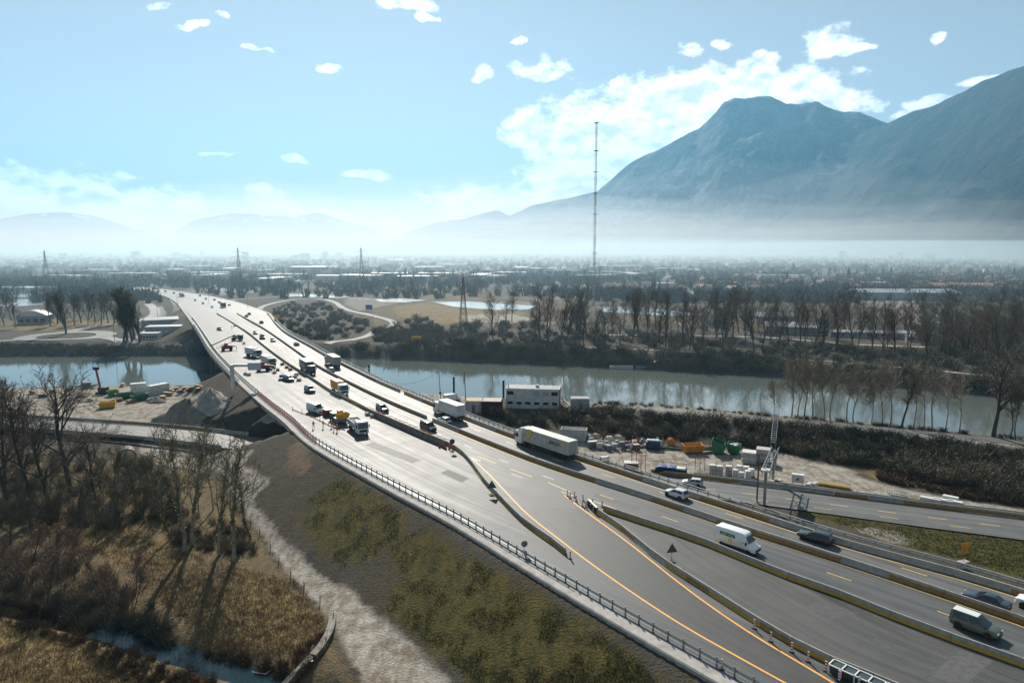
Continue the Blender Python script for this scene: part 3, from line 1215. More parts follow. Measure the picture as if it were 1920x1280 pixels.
# ------------------------------------------------------------------ bridges
def bridge(label, y0, y1, depth, name='road_bridge'):
    br = thing(name, label, 'bridge', (0, 0, 0))
    la, ld = near_y(LINE_A, y0, y1), near_y(LINE_D, y0 - 25, y1 - 5)
    # slab: underside and side beams
    m = MB()
    T = tangents(LINE_C)
    lo = []
    for p, t in zip(LINE_C, T):
        if not (y0 - 12 <= p.y <= y1 + 2):
            continue
        n = Vector((t.y, -t.x, 0))
        wa, wd = cross_hit(p, -n, LINE_A), cross_hit(p, n, LINE_D)
        if wa and wd and wa < 60 and wd < 40:
            lo.append((p - n * (wa + 1.2), p + n * (wd + 1.8)))
    for (a, b), (c, d) in zip(lo, lo[1:]):
        q = [a, b, d, c]
        m.add([Vector((p.x, p.y, -.12)) for p in q] + [Vector((p.x, p.y, -depth)) for p in q], [(7, 6, 5, 4), (0, 3, 7, 4), (1, 5, 6, 2)])
    m.build('deck_slab', M_CONC_D, br)
    f = MB()
    f.sweep(offset_line(la, -1.9), [(0, -.02), (0, -1.1), (-.35, -1.0), (-.35, .1)])
    f.build('edge_beam', M_CONC, br)
    f = MB()
    f.sweep(offset_line(ld, 2.4), [(0, .1), (0, -1.0), (.3, -1.0), (.3, .1)])
    f.build('edge_beam', M_CONC, br)
    return br


Y_UP0, Y_UP1 = 150.0, 186.0
rb = bridge('concrete motorway bridge spanning the wide river', 208, 352, 2.2)
for yy in (238.0, 268.0, 300.0, 328.0):
    xa, xd = np.interp(yy, AY, AX), np.interp(yy - 18, DY, DX)
    a, b = Vector((xa + .5, yy, 0)), Vector((xd - 1, yy - 18, 0))
    m = MB()
    m.bar(a + Vector((0, 0, -3.0)), b + Vector((0, 0, -3.0)), 1.6, 1.7)
    for t in (.08, .5, .92):
        p = a.lerp(b, t)
        m.tube((p.x, p.y, -16), (p.x, p.y, -3.3), 1.1, 1.1, 10)
    m.build('pier', M_CONC_D, rb)
ub = bridge('concrete underpass bridge carrying the motorway over the lower road', Y_UP0, Y_UP1, 1.3, 'underpass_bridge')
# abutment walls along both sides of the lower road
for off, nm in ((-8.6, 'abutment_wall'), (8.6, 'abutment_wall')):
    seg = [p for p in offset_line(LINE_LOW, off) if -72 < p.x < 8]
    m = MB()
    prof = [(-.4, -.4), (.4, -.4), (.4, 6.1), (-.4, 6.1)]
    seg2 = [p for p in seg if np.interp(p.y, AY, AX) - 1.8 < p.x < np.interp(p.y, DY, DX) + 2.2]
    m.sweep(seg2, prof)
    m.build(nm, M_CONC_D, ub)
    for end, d in ((seg2[0], -1), (seg2[-1], 1)):
        # wing walls stepping down with the slope
        i = seg.index(end)
        j = max(0, min(len(seg) - 1, i + d * 5))
        e2 = seg[j]
        s = Vector((0, 0, 0))
        w = MB()
        t = (e2 - end)
        t.z = 0
        n = Vector((t.y, -t.x, 0)).normalized() * .35
        A_, B_ = end, e2
        w.add([A_ + n, A_ - n, B_ - n, B_ + n, A_ + n + Vector((0, 0, 7.2)), A_ - n + Vector((0, 0, 7.2)), B_ - n + Vector((0, 0, 1.2)), B_ + n + Vector((0, 0, 1.2))],
              [(3, 2, 1, 0), (4, 5, 6, 7), (0, 1, 5, 4), (1, 2, 6, 5), (2, 3, 7, 6), (3, 0, 4, 7)])
        w.build('wing_wall', M_CONC, ub)

# ------------------------------------------------------------------ lower road, paths, ramps


def flat_road(name, line, half, m, dz=.0, draped=False):
    o = MB()
    T = tangents(line)
    vs, fs, uvs, v = [], [], [], 0
    for i, (p, t) in enumerate(zip(line, T)):
        s = Vector((t.y, -t.x, 0))
        if i:
            v += (p - line[i - 1]).length
        for k in (-1, -.33, .33, 1):
            q = p + s * half * k
            z = q.z + dz
            if draped:
                z = max(ground_z(q.x, q.y) + dz, z if draped == 'min' else -99)
            vs.append((q.x, q.y, z))
            uvs.append((half * k, v))
    for i in range(len(line) - 1):
        for k in range(3):
            a = i * 4 + k
            fs.append((a, a + 1, a + 5, a + 4))
    me = bpy.data.meshes.new(name)
    me.from_pydata(vs, [], fs)
    me.materials.append(m)
    lay = me.uv_layers.new(name='UVMap')
    for lp in me.loops:
        lay.data[lp.index].uv = uvs[lp.vertex_index]
    return structure(obj(name, me))


flat_road('lower_road', LINE_LOW, 5.2, M_ASPH_OLD, .02)
M_PATH = mat('gravel_path', (.42, .39, .35), .9, col2=(.28, .25, .21), scale=.6, bump=.02)
RAMPS = {
    'ramp': [(478, 592), (486, 580), (508, 570), (545, 563), (590, 560), (625, 566), (648, 580), (690, 590), (728, 600), (738, 609), (706, 621), (680, 633), (612, 645)],
    'exit_road': [(286, 545), (316, 556), (329, 570), (330, 582), (312, 593), (286, 601), (255, 607), (225, 613)],
    'access_road': [(470, 578), (430, 565), (470, 560), (530, 557), (600, 555), (700, 562), (760, 566)],
    'side_road': [(225, 640), (262, 632), (280, 618), (292, 606), (305, 590), (298, 575)],
    'bank_road': [(-60, 662), (60, 648), (160, 646), (240, 648), (330, 651), (392, 655)],
}
for nm, pxs in RAMPS.items():
    ln = smooth_line([GG(*p) for p in pxs], 4.0)
    flat_road(nm, ln, 2.5, M_RAMP, .25, True)
rc = GG(125, 631)
ring = [rc + Vector((math.cos(t) * 19, math.sin(t) * 19, 0)) for t in np.linspace(0, 2 * math.pi, 49)]
flat_road('roundabout', ring, 5.0, M_ASPH_OLD, .30, True)
for pxs in ([(-80, 652), (0, 640), (60, 636)], [(190, 630), (230, 640), (270, 650)], [(130, 622), (180, 612), (230, 606), (270, 600), (290, 590), (288, 578), (278, 570)]):
    flat_road('approach_road', smooth_line([GG(*p) for p in pxs], 4.0), 3.6, M_ASPH_OLD, .28, True)
# river path on the right bank and on the far bank
flat_road('path', smooth_line([G(px, py + 9, -5.5) for px, py in [(1085, 752), (1200, 757), (1300, 764), (1450, 777), (1600, 790), (1750, 804), (1920, 822), (2200, 860)]], 3.0), 2.2, M_ASPH_OLD, .06, True)
flat_road('path', smooth_line([GG(*p) for p in [(1000, 648), (1130, 653), (1250, 658), (1400, 668), (1550, 678), (1700, 690), (1920, 712)]], 4.0), 1.3, M_PATH, .25, True)
flat_road('path', smooth_line([GG(*p) for p in [(1120, 628), (1300, 630), (1450, 634), (1600, 646), (1760, 652)]], 4.0), 2.0, M_PATH, .25, True)

# ------------------------------------------------------------------ painted lines (4 mm sheets, in each lane's own place)


def line_strip(name, pts, w, m, dz=.008):
    o = MB()
    q = [Vector((p.x, p.y, p.z + dz)) for p in pts]
    o.sweep(q, [(-w / 2, 0), (w / 2, 0)], closed=False)
    return structure(o.build(name, m))


def dashes(name, pts, w, m, on, off, dz=.008, start=0.0):
    o = MB()
    ps = resample(pts, .5)
    i = int(start / .5)
    a, g = int(on / .5), int(off / .5)
    while i + a < len(ps):
        q = [Vector((p.x, p.y, p.z + dz)) for p in ps[i:i + a + 1:2 if a > 3 else 1]]
        if len(q) > 1:
            o.sweep(q, [(-w / 2, 0), (w / 2, 0)], closed=False)
        i += a + g
    return structure(o.build(name, m))


line_strip('painted_line', LINE_L1, .24, M_ORANGE)
line_strip('painted_line', LINE_L2, .24, M_ORANGE)


def on_road(pts):
    return [Vector((p.x, p.y, road_z(p.y))) for p in pts]


CN = [p for p in LINE_C if p.y < 470]
CR = [p for p in LINE_C if p.y < 640]
line_strip('painted_line', on_road(offset_line([p for p in CN if p.y < 160], -.75)), .16, M_YELLOW)
line_strip('painted_line', on_road(offset_line(CN, .8)), .14, M_YELLOW)
line_strip('painted_line', on_road(offset_line([p for p in LINE_D if p.y < 210], -.95)), .15, M_YELLOW)
line_strip('painted_line', on_road(offset_line([p for p in LINE_D if 210 <= p.y < 400], -.95)), .15, M_WHITE)
line_strip('painted_line', on_road(offset_line([p for p in CN if p.y >= 160], -.75)), .16, M_WHITE)
dashes('lane_marking', on_road(offset_line([p for p in CN if p.y < 135], 4.1)), .15, M_YELLOW, 3, 9.5, start=2)
dashes('lane_marking', on_road(offset_line([p for p in CR if p.y >= 135], 4.1)), .17, M_WHITE, 3, 9.5)
dashes('lane_marking', on_road(offset_line([p for p in CN if p.y < 118], -4.3)), .15, M_YELLOW, 3, 9.5, start=6)
dashes('lane_marking', on_road(offset_line([p for p in CR if p.y >= 118], -4.3)), .17, M_WHITE, 3, 9.5)
dashes('lane_marking', on_road(offset_line([p for p in CR if 110 < p.y < 250], -7.9)), .17, M_WHITE, 3, 9.5, start=4)
dashes('lane_marking', [GR(*p) for p in [(890, 853), (960, 880), (1030, 905), (1090, 931), (1150, 952), (1240, 985)]], .2, M_YELLOW, 6, 4, start=1)
dashes('lane_marking', [p for p in LINE_LOW if p.x > 30], .16, M_YELLOW, 3.5, 4.5, dz=.03)
dashes('lane_marking', offset_line([p for p in LINE_LOW if p.x > 45], 2.9), .14, M_YELLOW, 3.5, 7.5, dz=.03)
dashes('lane_marking', [p for p in LINE_LOW if p.x < -70], .15, M_YELLOW, 3.5, 6, dz=.03)
# sheets coloured darker for weaker sheen; partly new asphalt between the temporary lines
def fill_between(name, a, b, m, dz, n=60):
    a, b = resample(a, .5), resample(b, .5)
    vs, fs, uvs = [], [], []
    for i in range(n + 1):
        p, q = a[min(int(i / n * (len(a) - 1)), len(a) - 1)], b[min(int(i / n * (len(b) - 1)), len(b) - 1)]
        for k in range(4):
            w = p.lerp(q, k / 3)
            vs.append((w.x, w.y, w.z + dz))
            uvs.append((k / 3 * (p - q).length, i / n * (a[-1] - a[0]).length))
    for i in range(n):
        for k in range(3):
            fs.append((i * 4 + k, i * 4 + k + 1, i * 4 + k + 5, i * 4 + k + 4))
    me = bpy.data.meshes.new(name)
    me.from_pydata(vs, [], fs)
    me.materials.append(m)
    lay = me.uv_layers.new(name='UVMap')
    for lp in me.loops:
        lay.data[lp.index].uv = uvs[lp.vertex_index]
    return structure(obj(name, me))


M_NEW_DIM = asphalt('new_dim_sheen_asphalt', (.020, .022, .024), (.075, .075, .073), .58)  # new asphalt, tone lowered for the weaker sheen at the viewing angle
M_CLOSED = asphalt('closed_lane_dim_sheen', (.026, .029, .031), (.11, .108, .10), .60)
fill_between('new_dim_sheen_surfacing', [p for p in LINE_L1 if p.y < 104], [p for p in LINE_L2 if p.y < 104], M_NEW_DIM, .004)
fill_between('closed_lane', LINE_E1, LINE_E2, M_CLOSED, .004)  # darker colour paints the weaker sheen over the closed lane
# repairs: slabs of newer, darker surfacing and crossing seams
M_REPAIR = mat('dark_repair', (.045, .047, .05), .7, col2=(.075, .075, .073), scale=1.5)
M_REPAIRP = mat('worn_repair', (.10, .10, .095), .75, col2=(.06, .062, .062), scale=1.5)
for poly, mm_ in (([(1800, 1216), (1862, 1238), (1800, 1290), (1740, 1262)], M_REPAIRP), ([(1545, 1125), (1610, 1150), (1560, 1160), (1500, 1138)], M_REPAIR), ([(700, 828), (790, 862), (772, 868), (684, 834)], M_REPAIR), ([(840, 880), (880, 896), (866, 904), (826, 886)], M_REPAIRP),
                  ([(1120, 925), (1200, 950), (1194, 956), (1112, 930)], M_REPAIR), ([(1640, 1195), (1700, 1218), (1690, 1226), (1630, 1202)], M_REPAIR)):
    pts = [GR(*p) + Vector((0, 0, .005)) for p in poly]
    structure(MB().add(pts, [tuple(range(len(pts)))]).build('surface_patch', mm_))
for a_, b_ in (((1470, 1000), (1440, 1017)), ((1800, 1216), (1700, 1300)), ((548, 782), (700, 742)), ((640, 850), (862, 812)), ((476, 742), (610, 700)), ((392, 640), (500, 600))):
    line_strip('road_seam', resample([GR(*a_), GR(*b_)], 1.0), .16, M_REPAIR, .007)
# pale patches where old surfacing shows
M_PATCH = mat('pale_patch', (.48, .47, .45), .8, col2=(.30, .30, .29), scale=.8)
for poly in ([(600, 726), (622, 738), (668, 766), (655, 768), (604, 742), (588, 730)], [(872, 856), (888, 852), (906, 862), (890, 866)], [(365, 592), (380, 591), (388, 598), (372, 600)]):
    pts = [GR(*p) + Vector((0, 0, .006)) for p in poly]
    structure(MB().add(pts, [tuple(range(len(pts)))]).build('surface_patch', M_PATCH))

# ------------------------------------------------------------------ concrete barriers
def barrier_mat(name, paint, amount):
    """cast concrete, its lower part painted; streaks of dirt"""
    m = bpy.data.materials.new(name)
    m.use_nodes = True
    nt = m.node_tree
    N, L = nt.nodes, nt.links
    b = N['Principled BSDF']
    b.inputs['Roughness'].default_value = .8
    tc = N.new('ShaderNodeTexCoord')
    oi = N.new('ShaderNodeObjectInfo')
    sp = N.new('ShaderNodeSeparateXYZ')
    L.new(tc.outputs['Object'], sp.inputs[0])
    off = N.new('ShaderNodeVectorMath')
    off.operation = 'MULTIPLY_ADD'
    L.new(oi.outputs['Random'], off.inputs[0])
    off.inputs[1].default_value = (40, 40, 40)
    L.new(tc.outputs['Object'], off.inputs[2])
    nz = N.new('ShaderNodeTexNoise')
    nz.inputs['Scale'].default_value = 1.6
    nz.inputs['Detail'].default_value = 6
    L.new(off.outputs[0], nz.inputs['Vector'])
    a = N.new('ShaderNodeMath')
    a.operation = 'MULTIPLY_ADD'
    L.new(nz.outputs['Fac'], a.inputs[0])
    a.inputs[1].default_value = .22
    L.new(sp.outputs[2], a.inputs[2])
    mr = N.new('ShaderNodeMapRange')
    mr.inputs['From Min'].default_value, mr.inputs['From Max'].default_value = amount + .09, amount + .13
    L.new(a.outputs[0], mr.inputs['Value'])
    conc = N.new('ShaderNodeMix')
    conc.data_type = 'RGBA'
    L.new(nz.outputs['Fac'], conc.inputs['Factor'])
    conc.inputs['A'].default_value = (.22, .21, .185, 1)
    conc.inputs['B'].default_value = (.50, .48, .44, 1)
    pt = N.new('ShaderNodeMix')
    pt.data_type = 'RGBA'
    L.new(nz.outputs['Fac'], pt.inputs['Factor'])
    pt.inputs['A'].default_value = (*[c * .55 for c in paint], 1)
    pt.inputs['B'].default_value = (*paint, 1)
    mx = N.new('ShaderNodeMix')
    mx.data_type = 'RGBA'
    L.new(mr.outputs[0], mx.inputs['Factor'])
    L.new(pt.outputs['Result'], mx.inputs['A'])
    L.new(conc.outputs['Result'], mx.inputs['B'])
    L.new(mx.outputs['Result'], b.inputs['Base Color'])
    return m


BM = {'yellow': barrier_mat('yellow_painted_concrete', (.62, .36, .05), .42), 'plain': barrier_mat('bare_concrete', (.30, .29, .26), -.3),
      'brown': barrier_mat('ochre_painted_concrete', (.40, .22, .06), .55), 'olive': barrier_mat('shade_toned_concrete', (.24, .18, .09), .45)}  # olive blocks carry the shade of their backlit face in the colour
BPROF = [(-.26, 0), (-.26, .08), (-.14, .30), (-.085, .88), (-.06, .90), (.06, .90), (.085, .88), (.14, .30), (.26, .08), (.26, 0)]
_bmesh = {}
BWORD = {'yellow': 'yellow-footed', 'plain': 'bare grey', 'brown': 'ochre-painted', 'olive': 'shade-browned'}


def barrier_mesh(length, kind):
    k = (round(length, 2), kind)
    if k not in _bmesh:
        m = MB()
        h = length / 2
        n = len(BPROF)
        vs = [(x, a, b) for x in (-h, h) for a, b in BPROF]
        m.add(vs, [tuple(range(n)), tuple(range(2 * n - 1, n - 1, -1))] + [(i, n + i, n + (i + 1) % n, (i + 1) % n) for i in range(n)])
        _bmesh[k] = m.mesh('concrete_barrier', BM[kind])
    return _bmesh[k]


def barrier_row(line, length, kinds, label, group, seed, zf=None, max_y=430, min_d=28.0):
    """row of loose barrier blocks, each its own thing"""
    rnd = random.Random(seed)
    ps = resample(line, length)
    for a, b in zip(ps, ps[1:]):
        if (b - a).length < length * .6 or max(a.y, b.y) > max_y:
            continue
        c = (a + b) / 2
        if c.length < min_d:
            continue
        px, py = project(c.x, c.y, c.z)
        if px > 2400 or px < -120 or py > 1400:
            continue
        kind = kinds[rnd.randrange(len(kinds))]
        o = obj('concrete_barrier', barrier_mesh(length - .04, kind))
        o.location = (c.x + rnd.uniform(-.02, .02), c.y, zf(c) if zf else c.z)
        o.rotation_euler = (0, 0, math.atan2(b.y - a.y, b.x - a.x) + rnd.uniform(-.006, .006))
        tag(o, BWORD[kind] + ' concrete barrier block ' + label, 'barrier', BWORD[kind] + ' ' + group)


barrier_row(LINE_B, 4.0, ['olive', 'olive', 'brown', 'yellow'], 'dividing the work area from oncoming traffic', 'barriers between works and traffic', 1)
barrier_row([p for p in LINE_C if p.y < 160], 6.0, ['brown', 'plain', 'brown', 'brown', 'plain'], 'in the median beside the yard', 'median barriers near the yard', 2)
barrier_row([p for p in LINE_C if p.y >= 160], 6.0, ['olive', 'olive', 'brown'], 'in the median on the bridge', 'median barriers on the bridge', 3)
barrier_row([p for p in LINE_D if p.y < 190], 6.0, ['brown', 'yellow', 'plain', 'brown'], 'along the guard rail beside the yard', 'edge barriers beside the yard', 4)
barrier_row([p for p in LINE_D if p.y >= 190], 6.0, ['olive', 'olive', 'plain'], 'along the bridge parapet', 'edge barriers on the bridge', 5)
barrier_row(LINE_E1, 4.0, ['yellow', 'yellow', 'brown', 'plain'], 'lining the orange line of the temporary lane', 'barriers along the temporary lane', 6)
barrier_row(LINE_E2, 6.0, ['yellow'], 'between the empty lane and the white van', 'barriers along the van lane', 7)
barrier_row([p for p in offset_line(LINE_LOW, -5.9) if p.x > 28], 6.0, ['brown', 'brown', 'yellow', 'plain'], 'along the lower road below the yard', 'barriers between yard and lower road', 8)
barrier_row([p for p in offset_line(LINE_LOW, -5.9) if p.x < -66], 6.0, ['olive', 'brown', 'plain'], 'on the river side of the treed road', 'barriers on the lower road west of the bridge, far side', 9)
barrier_row([p for p in offset_line(LINE_LOW, 5.9) if p.x < -66], 6.0, ['olive', 'plain'], 'on the meadow side of the treed road', 'barriers on the lower road west of the bridge, near side', 10)


# ------------------------------------------------------------------ guard rails
def guard_rail(label, line, spacing, top_line=None, beam_side=1, hgt=1.12, top_mat=None, max_y=400, lower=True, post_min=-1):
    g = thing('guard_rail', label, 'guard rail')
    line = [p for p in line if p.y < max_y]
    ps = resample(line, spacing)
    pm = MB().box((0, 0, hgt / 2), (.12, .14, hgt)).mesh('post', M_STEEL)
    for i, p in enumerate(ps):
        x, y = project(p.x, p.y, p.z)
        if not (-60 < x < 2300 and y < 1400):
            continue
        a, b = ps[max(i - 1, 0)], ps[min(i + 1, len(ps) - 1)]
        o = obj('post', pm, g)
        o.location = p
        o.rotation_euler = (0, 0, math.atan2(b.y - a.y, b.x - a.x))
    s = beam_side
    w = MB()
    prof = [(s * .08, .52), (s * .15, .57), (s * .15, .62), (s * .09, .675), (s * .15, .73), (s * .15, .78), (s * .08, .83), (s * .06, .83), (s * .06, .52)]
    w.sweep(line, prof)
    w.build('beam', M_STEEL, g)
    if lower:
        w = MB()
        w.sweep(line, [(-.04, .24), (.04, .24), (.04, .32), (-.04, .32)])
        w.build('lower_rail', M_STEEL, g)
    if top_line is not None:
        w = MB()
        for a, b in zip(top_line, top_line[1:]):
            w.tube(a + Vector((0, 0, hgt)), b + Vector((0, 0, hgt)), .06, .06, 6, False)
        w.build('top_rail', top_mat or M_STEEL, g)
    return g


M_RAILTOP = mat('pale_rail', (.62, .62, .60), .45, .3)
la = offset_line(LINE_A, 0.0)
top = [p for p in la if 78 < p.y < 400]
guard_rail('long galvanised guard rail along the embankment edge of the works', la, 2.0, top, 1, 1.12, M_RAILTOP)
ld = offset_line([p for p in LINE_D], 1.9)
guard_rail('white-topped guard rail between the motorway and the yard', ld, 2.0, [p for p in ld if p.y < 400], -1, 1.1, M_RAILTOP, lower=False)
ll = offset_line([p for p in LINE_LOW if p.x > 34], -7.1)
guard_rail('low steel guard rail along the edge of the yard', ll, 3.0, None, 1, .85, None, lower=False)
# second rail on the outer kerb of the bridge
lb = [p for p in offset_line(LINE_A, -1.75) if 205 < p.y < 360]
guard_rail('outer steel parapet rail on the bridge kerb', lb, 2.5, lb, 1, 1.1, M_RAILTOP)

# red safety netting hung on the parapet by the underpass
M_NET = mat('red_netting', (.55, .05, .06), .7, var=.3, scale=4)
nl = [p for p in offset_line(LINE_A, -.45) if 138 < p.y < 190]
net = MB()
for a, b in zip(resample(nl, .7), resample(nl, .7)[1:]):
    for z in (.15, .45, .75, 1.0):
        net.bar(a + Vector((0, 0, z)), b + Vector((0, 0, z)), .02, .045)
    net.bar(a + Vector((0, 0, .1)), a + Vector((0, 0, 1.05)), .08, .08)
tag(net.build('safety_net', M_NET), 'red plastic safety net tied along the parapet above the underpass', 'safety net')

# ------------------------------------------------------------------ formwork along the barrier row
M_PANEL = mat('weathered_panel', (.30, .28, .25), .8, col2=(.17, .11, .07), scale=1.2)
M_RUST = mat('rusty_steel', (.26, .12, .07), .8, col2=(.12, .07, .05), scale=2.5)
fw = thing('formwork_wall', 'rusty steel formwork panels standing beside the barrier row near the tipper truck', 'formwork')
fl = resample(offset_line([p for p in LINE_B if G(850, 838, 0).y < p.y < G(690, 772, 0).y], 1.2), 2.4)
rnd = random.Random(5)
for i, (a, b) in enumerate(zip(fl, fl[1:])):
    d = (b - a).normalized()
    m = MB()
    m.bar(a + d * .05 + Vector((0, 0, .72)), b - d * .05 + Vector((0, 0, .72)), .08, 1.44)
    m.build('panel', M_PANEL, fw)
    m = MB()
    n = Vector((d.y, -d.x, 0))
    for z in (.3, 1.38):
        m.bar(a + Vector((0, 0, z)) - n * .1, b + Vector((0, 0, z)) - n * .1, .12, .1)
    m.bar(a - n * .08, a - n * .08 + Vector((0, 0, 1.5)), .1, .12)
    m.bar(a + Vector((0, 0, 1.36)), a - n * 1.5 + Vector((0, 0, 1.0 + rnd.random() * .3)), .08, .08)
    m.bar(a - n * 1.5 + Vector((0, 0, 1.1)), b - n * 1.5 + Vector((0, 0, 1.1)), .08, .08)
    m.build('frame', M_RUST, fw)

# ------------------------------------------------------------------ delineators, cones and signs
M_DWHITE = mat('delineator_white', (.82, .80, .77), .5)
M_DRED = mat('delineator_red', (.62, .05, .04), .5)
M_RUBBER = mat('black_rubber', (.03, .03, .03), .8)
M_GREYMETAL = mat('grey_sign_back', (.20, .22, .23), .5, .4)


def delineator(name='delineator', label='', group=None):
    d = thing(name, label, 'delineator', group=group)
    MB().box((0, 0, .05), (.42, .28, .10)).build('foot', M_RUBBER, d)
    MB().box((0, 0, .60), (.20, .06, 1.0)).build('board', M_DWHITE, d)
    for z in (.35, .65, .95):
        MB().box((0, 0, z), (.206, .066, .12)).build('band', M_DRED, d)
    return d


d0 = delineator('delineator', 'white delineator post with red bands along the orange line', 'delineators along the temporary lane')
lst = [(1414, 1178), (1445, 1202), (1484, 1222), (1515, 1240), (1548, 1258), (1573, 1276), (1353, 1254), (1610, 1288)]
for i, (px, py) in enumerate(lst):
    (d0 if i == 0 else dup(d0)).location = GR(px, py)
for o in bpy.data.objects:
    if o.name.startswith('delineator') and o.parent is None:
        o.rotation_euler = (0, 0, -.7)
d1 = delineator('delineator', 'dark-banded marker post clustered at the fork of the barriers', 'marker posts at the barrier fork')
for i, (px, py) in enumerate([(1064, 930), (1069, 934), (1077, 932), (1080, 940), (1093, 938), (1092, 949), (1111, 946), (1129, 950), (1098, 951)]):
    (d1 if i == 0 else dup(d1)).location = GR(px, py)
d2 = delineator('delineator', 'single red-banded delineator at the end of the barrier row', None)
d2.location = GR(1069, 1047)

M_CONE = mat('cone_red', (.75, .07, .04), .55)
c0 = thing('traffic_cone', 'red plastic cone beside the end of the formwork', 'traffic cone', group='cones by the formwork')
MB().box((0, 0, .03), (.55, .55, .06)).build('base', M_RUBBER, c0)
MB().lathe([(.2, .05), (.04, .95)], 10).build('cone', M_CONE, c0)
MB().lathe([(.145, .36), (.095, .62)], 10).build('band', M_DWHITE, c0)
for i, (px, py) in enumerate([(824, 839), (836, 841), (842, 842), (833, 838), (850, 843)]):
    (c0 if i == 0 else dup(c0)).location = GR(px, py)


def road_sign(label, px, py, shape, face_mat, h=2.4, size=1.0, face=-.9, name='road_sign', base=True):
    s = thing(name, label, 'road sign', GR(px, py) if not isinstance(px, Vector) else px, face)
    m = MB().tube((0, 0, 0), (0, 0, h), .04, .04, 6)
    m.build('pole', M_STEEL, s)
    if base:
        MB().box((0, 0, .08), (.8, .8, .16)).build('base', M_RUBBER, s)
    m = MB()
    if shape == 'triangle':
        poly = [(-size * .6, h - .25), (size * .6, h - .25), (0, h + size * .8)]
    elif shape == 'round':
        poly = [(math.cos(t) * size * .5, h + .2 + math.sin(t) * size * .5) for t in np.linspace(0, 2 * math.pi, 20, endpoint=False)]
    else:
        poly = [(-size * .5, h - .5), (size * .5, h - .5), (size * .5, h - .5 + size * 1.2), (-size * .5, h - .5 + size * 1.2)]
    m.side_prism(poly, -.07, -.04)
    m.build('board', face_mat, s)
    return s


M_SIGNDARK = mat('sign_back_dark', (.09, .10, .11), .5, .3)
M_SIGNORANGE = mat('sign_orange', (.85, .36, .03), .5, col2=(.8, .33, .03), scale=2)
road_sign('dark triangular sign on a pole behind the temporary lane barrier', 1259, 1053, 'triangle', M_SIGNDARK, 1.6, 1.3, .2)
road_sign('dark triangular sign beside the curved barrier row', 922, 928, 'triangle', M_SIGNDARK, 1.5, 1.4, .2)
road_sign('dark round sign where the barrier row bends by the cones', 848, 846, 'round', M_SIGNDARK, 1.9, 1.1, .2)
road_sign('small round grey sign behind the embankment guard rail', 983, 1037, 'round', M_GREYMETAL, 1.2, .9, .2)
sg = road_sign('orange rectangular sign on a ballasted post in the grass strip', GG(1806, 1062), 0, 'rect', M_SIGNORANGE, 2.6, 1.5, .35)
m = MB()
m.box((-.5, 0, .45), (.9, 1.0, .9)).box((.55, .1, .42), (.8, .9, .84))
m.build('ballast_block', M_CONC, sg)
m = MB()
for k in range(4):
    m.box((-.2 + .15 * (k % 2), -.085, 2.3 + .25 * k), (.28 + .1 * (k % 2), .02, .08))
m.build('lettering', M_SIGNDARK, sg)
# yellow boards at the far interchange, blue direction sign
M_SIGNYEL = mat('sign_yellow', (.9, .5, .06), .5)
M_SIGNBLUE = mat('sign_blue', (.02, .12, .42), .5)
for (px, py, w, hh, mm, lb) in ((520, 601, 3.2, 2.2, M_SIGNYEL, 'yellow board at the edge of the shrub island inside the ramp loop'),
                                (781, 644, 5.0, 2.6, M_SIGNYEL, 'yellow board on the far river bank beside the field'),
                                (692, 583, 5.2, 3.6, M_SIGNBLUE, 'blue direction sign standing beside the loop ramp')):
    p = GG(px, py)
    s = thing('road_sign', lb, 'road sign', p)
    for sx in (-.35, .35):
        MB().tube((sx * w, 0, 0), (sx * w, 0, hh + 1.2), .08, .08, 6).build('pole', M_STEEL, s)
    MB().box((0, -.1, hh * .5 + 1.2), (w, .08, hh)).build('board', mm, s)

# crash cushion beside the temporary lane, and the dark terminal at the barrier fork
p = GR(1618, 1284)
t = thing('crash_cushion', 'dark crash cushion box with white frame bars beside the barrier', 'crash cushion', p, math.atan2(LINE_E1[-1].y - LINE_E1[-8].y, LINE_E1[-1].x - LINE_E1[-8].x))
for k in range(5):
    MB().box((-2.4 + k * 1.2, 0, .5), (1.0, 1.1, .8)).build('cell', mat('cushion_dark', (.03, .05, .06), .5), t)
for k in range(6):
    MB().box((-3.0 + k * 1.2, 0, .96), (.1, 1.3, .1)).build('frame_bar', M_DWHITE, t)
    for s in (-.62, .62):
        MB().box((-3.0 + k * 1.2, s, .48), (.1, .08, .9)).build('upright', M_DWHITE, t)
for s in (-.62, .62):
    MB().box((0, s, .96), (6.1, .1, .1)).build('side_bar', M_DWHITE, t)
p, q = GR(1106, 950), GR(1122, 966)
t = thing('rail_terminal', 'dark steel rail terminal at the fork where two barrier rows part', 'rail terminal', p, math.atan2(q.y - p.y, q.x - p.x))
MB().box((1.2, 0, .55), (3.6, .5, .9)).build('nose', M_RUBBER, t)
MB().box((1.2, 0, 1.03), (3.6, .3, .06)).build('cap', M_RAILTOP, t)
for x in (-.4, 1.0, 2.4):
    MB().box((x, -.3, .45), (.12, .12, .9)).build('post', M_STEEL, t)

# ------------------------------------------------------------------ vehicles
import bmesh


def bevelled(mb, name, m, parent, off=.06, seg=2, ang=25, loc=None):
    me = mb.mesh(name, m)
    bm = bmesh.new()
    bm.from_mesh(me)
    bmesh.ops.recalc_face_normals(bm, faces=bm.faces)
    es = [e for e in bm.edges if len(e.link_faces) == 2 and e.calc_face_angle(0) > R(ang)]
    bmesh.ops.bevel(bm, geom=es, offset=off, segments=seg, affect='EDGES', profile=.6, clamp_overlap=True)
    for f in bm.faces:
        f.smooth = True
    bm.to_mesh(me)
    bm.free()
    me.set_sharp_from_angle(angle=R(42))
    return obj(name, me, parent, loc)


def paint_mat(name, col, rough=.25):
    return mat(name, col, rough, 0.0, coat=.3, spec=.5)


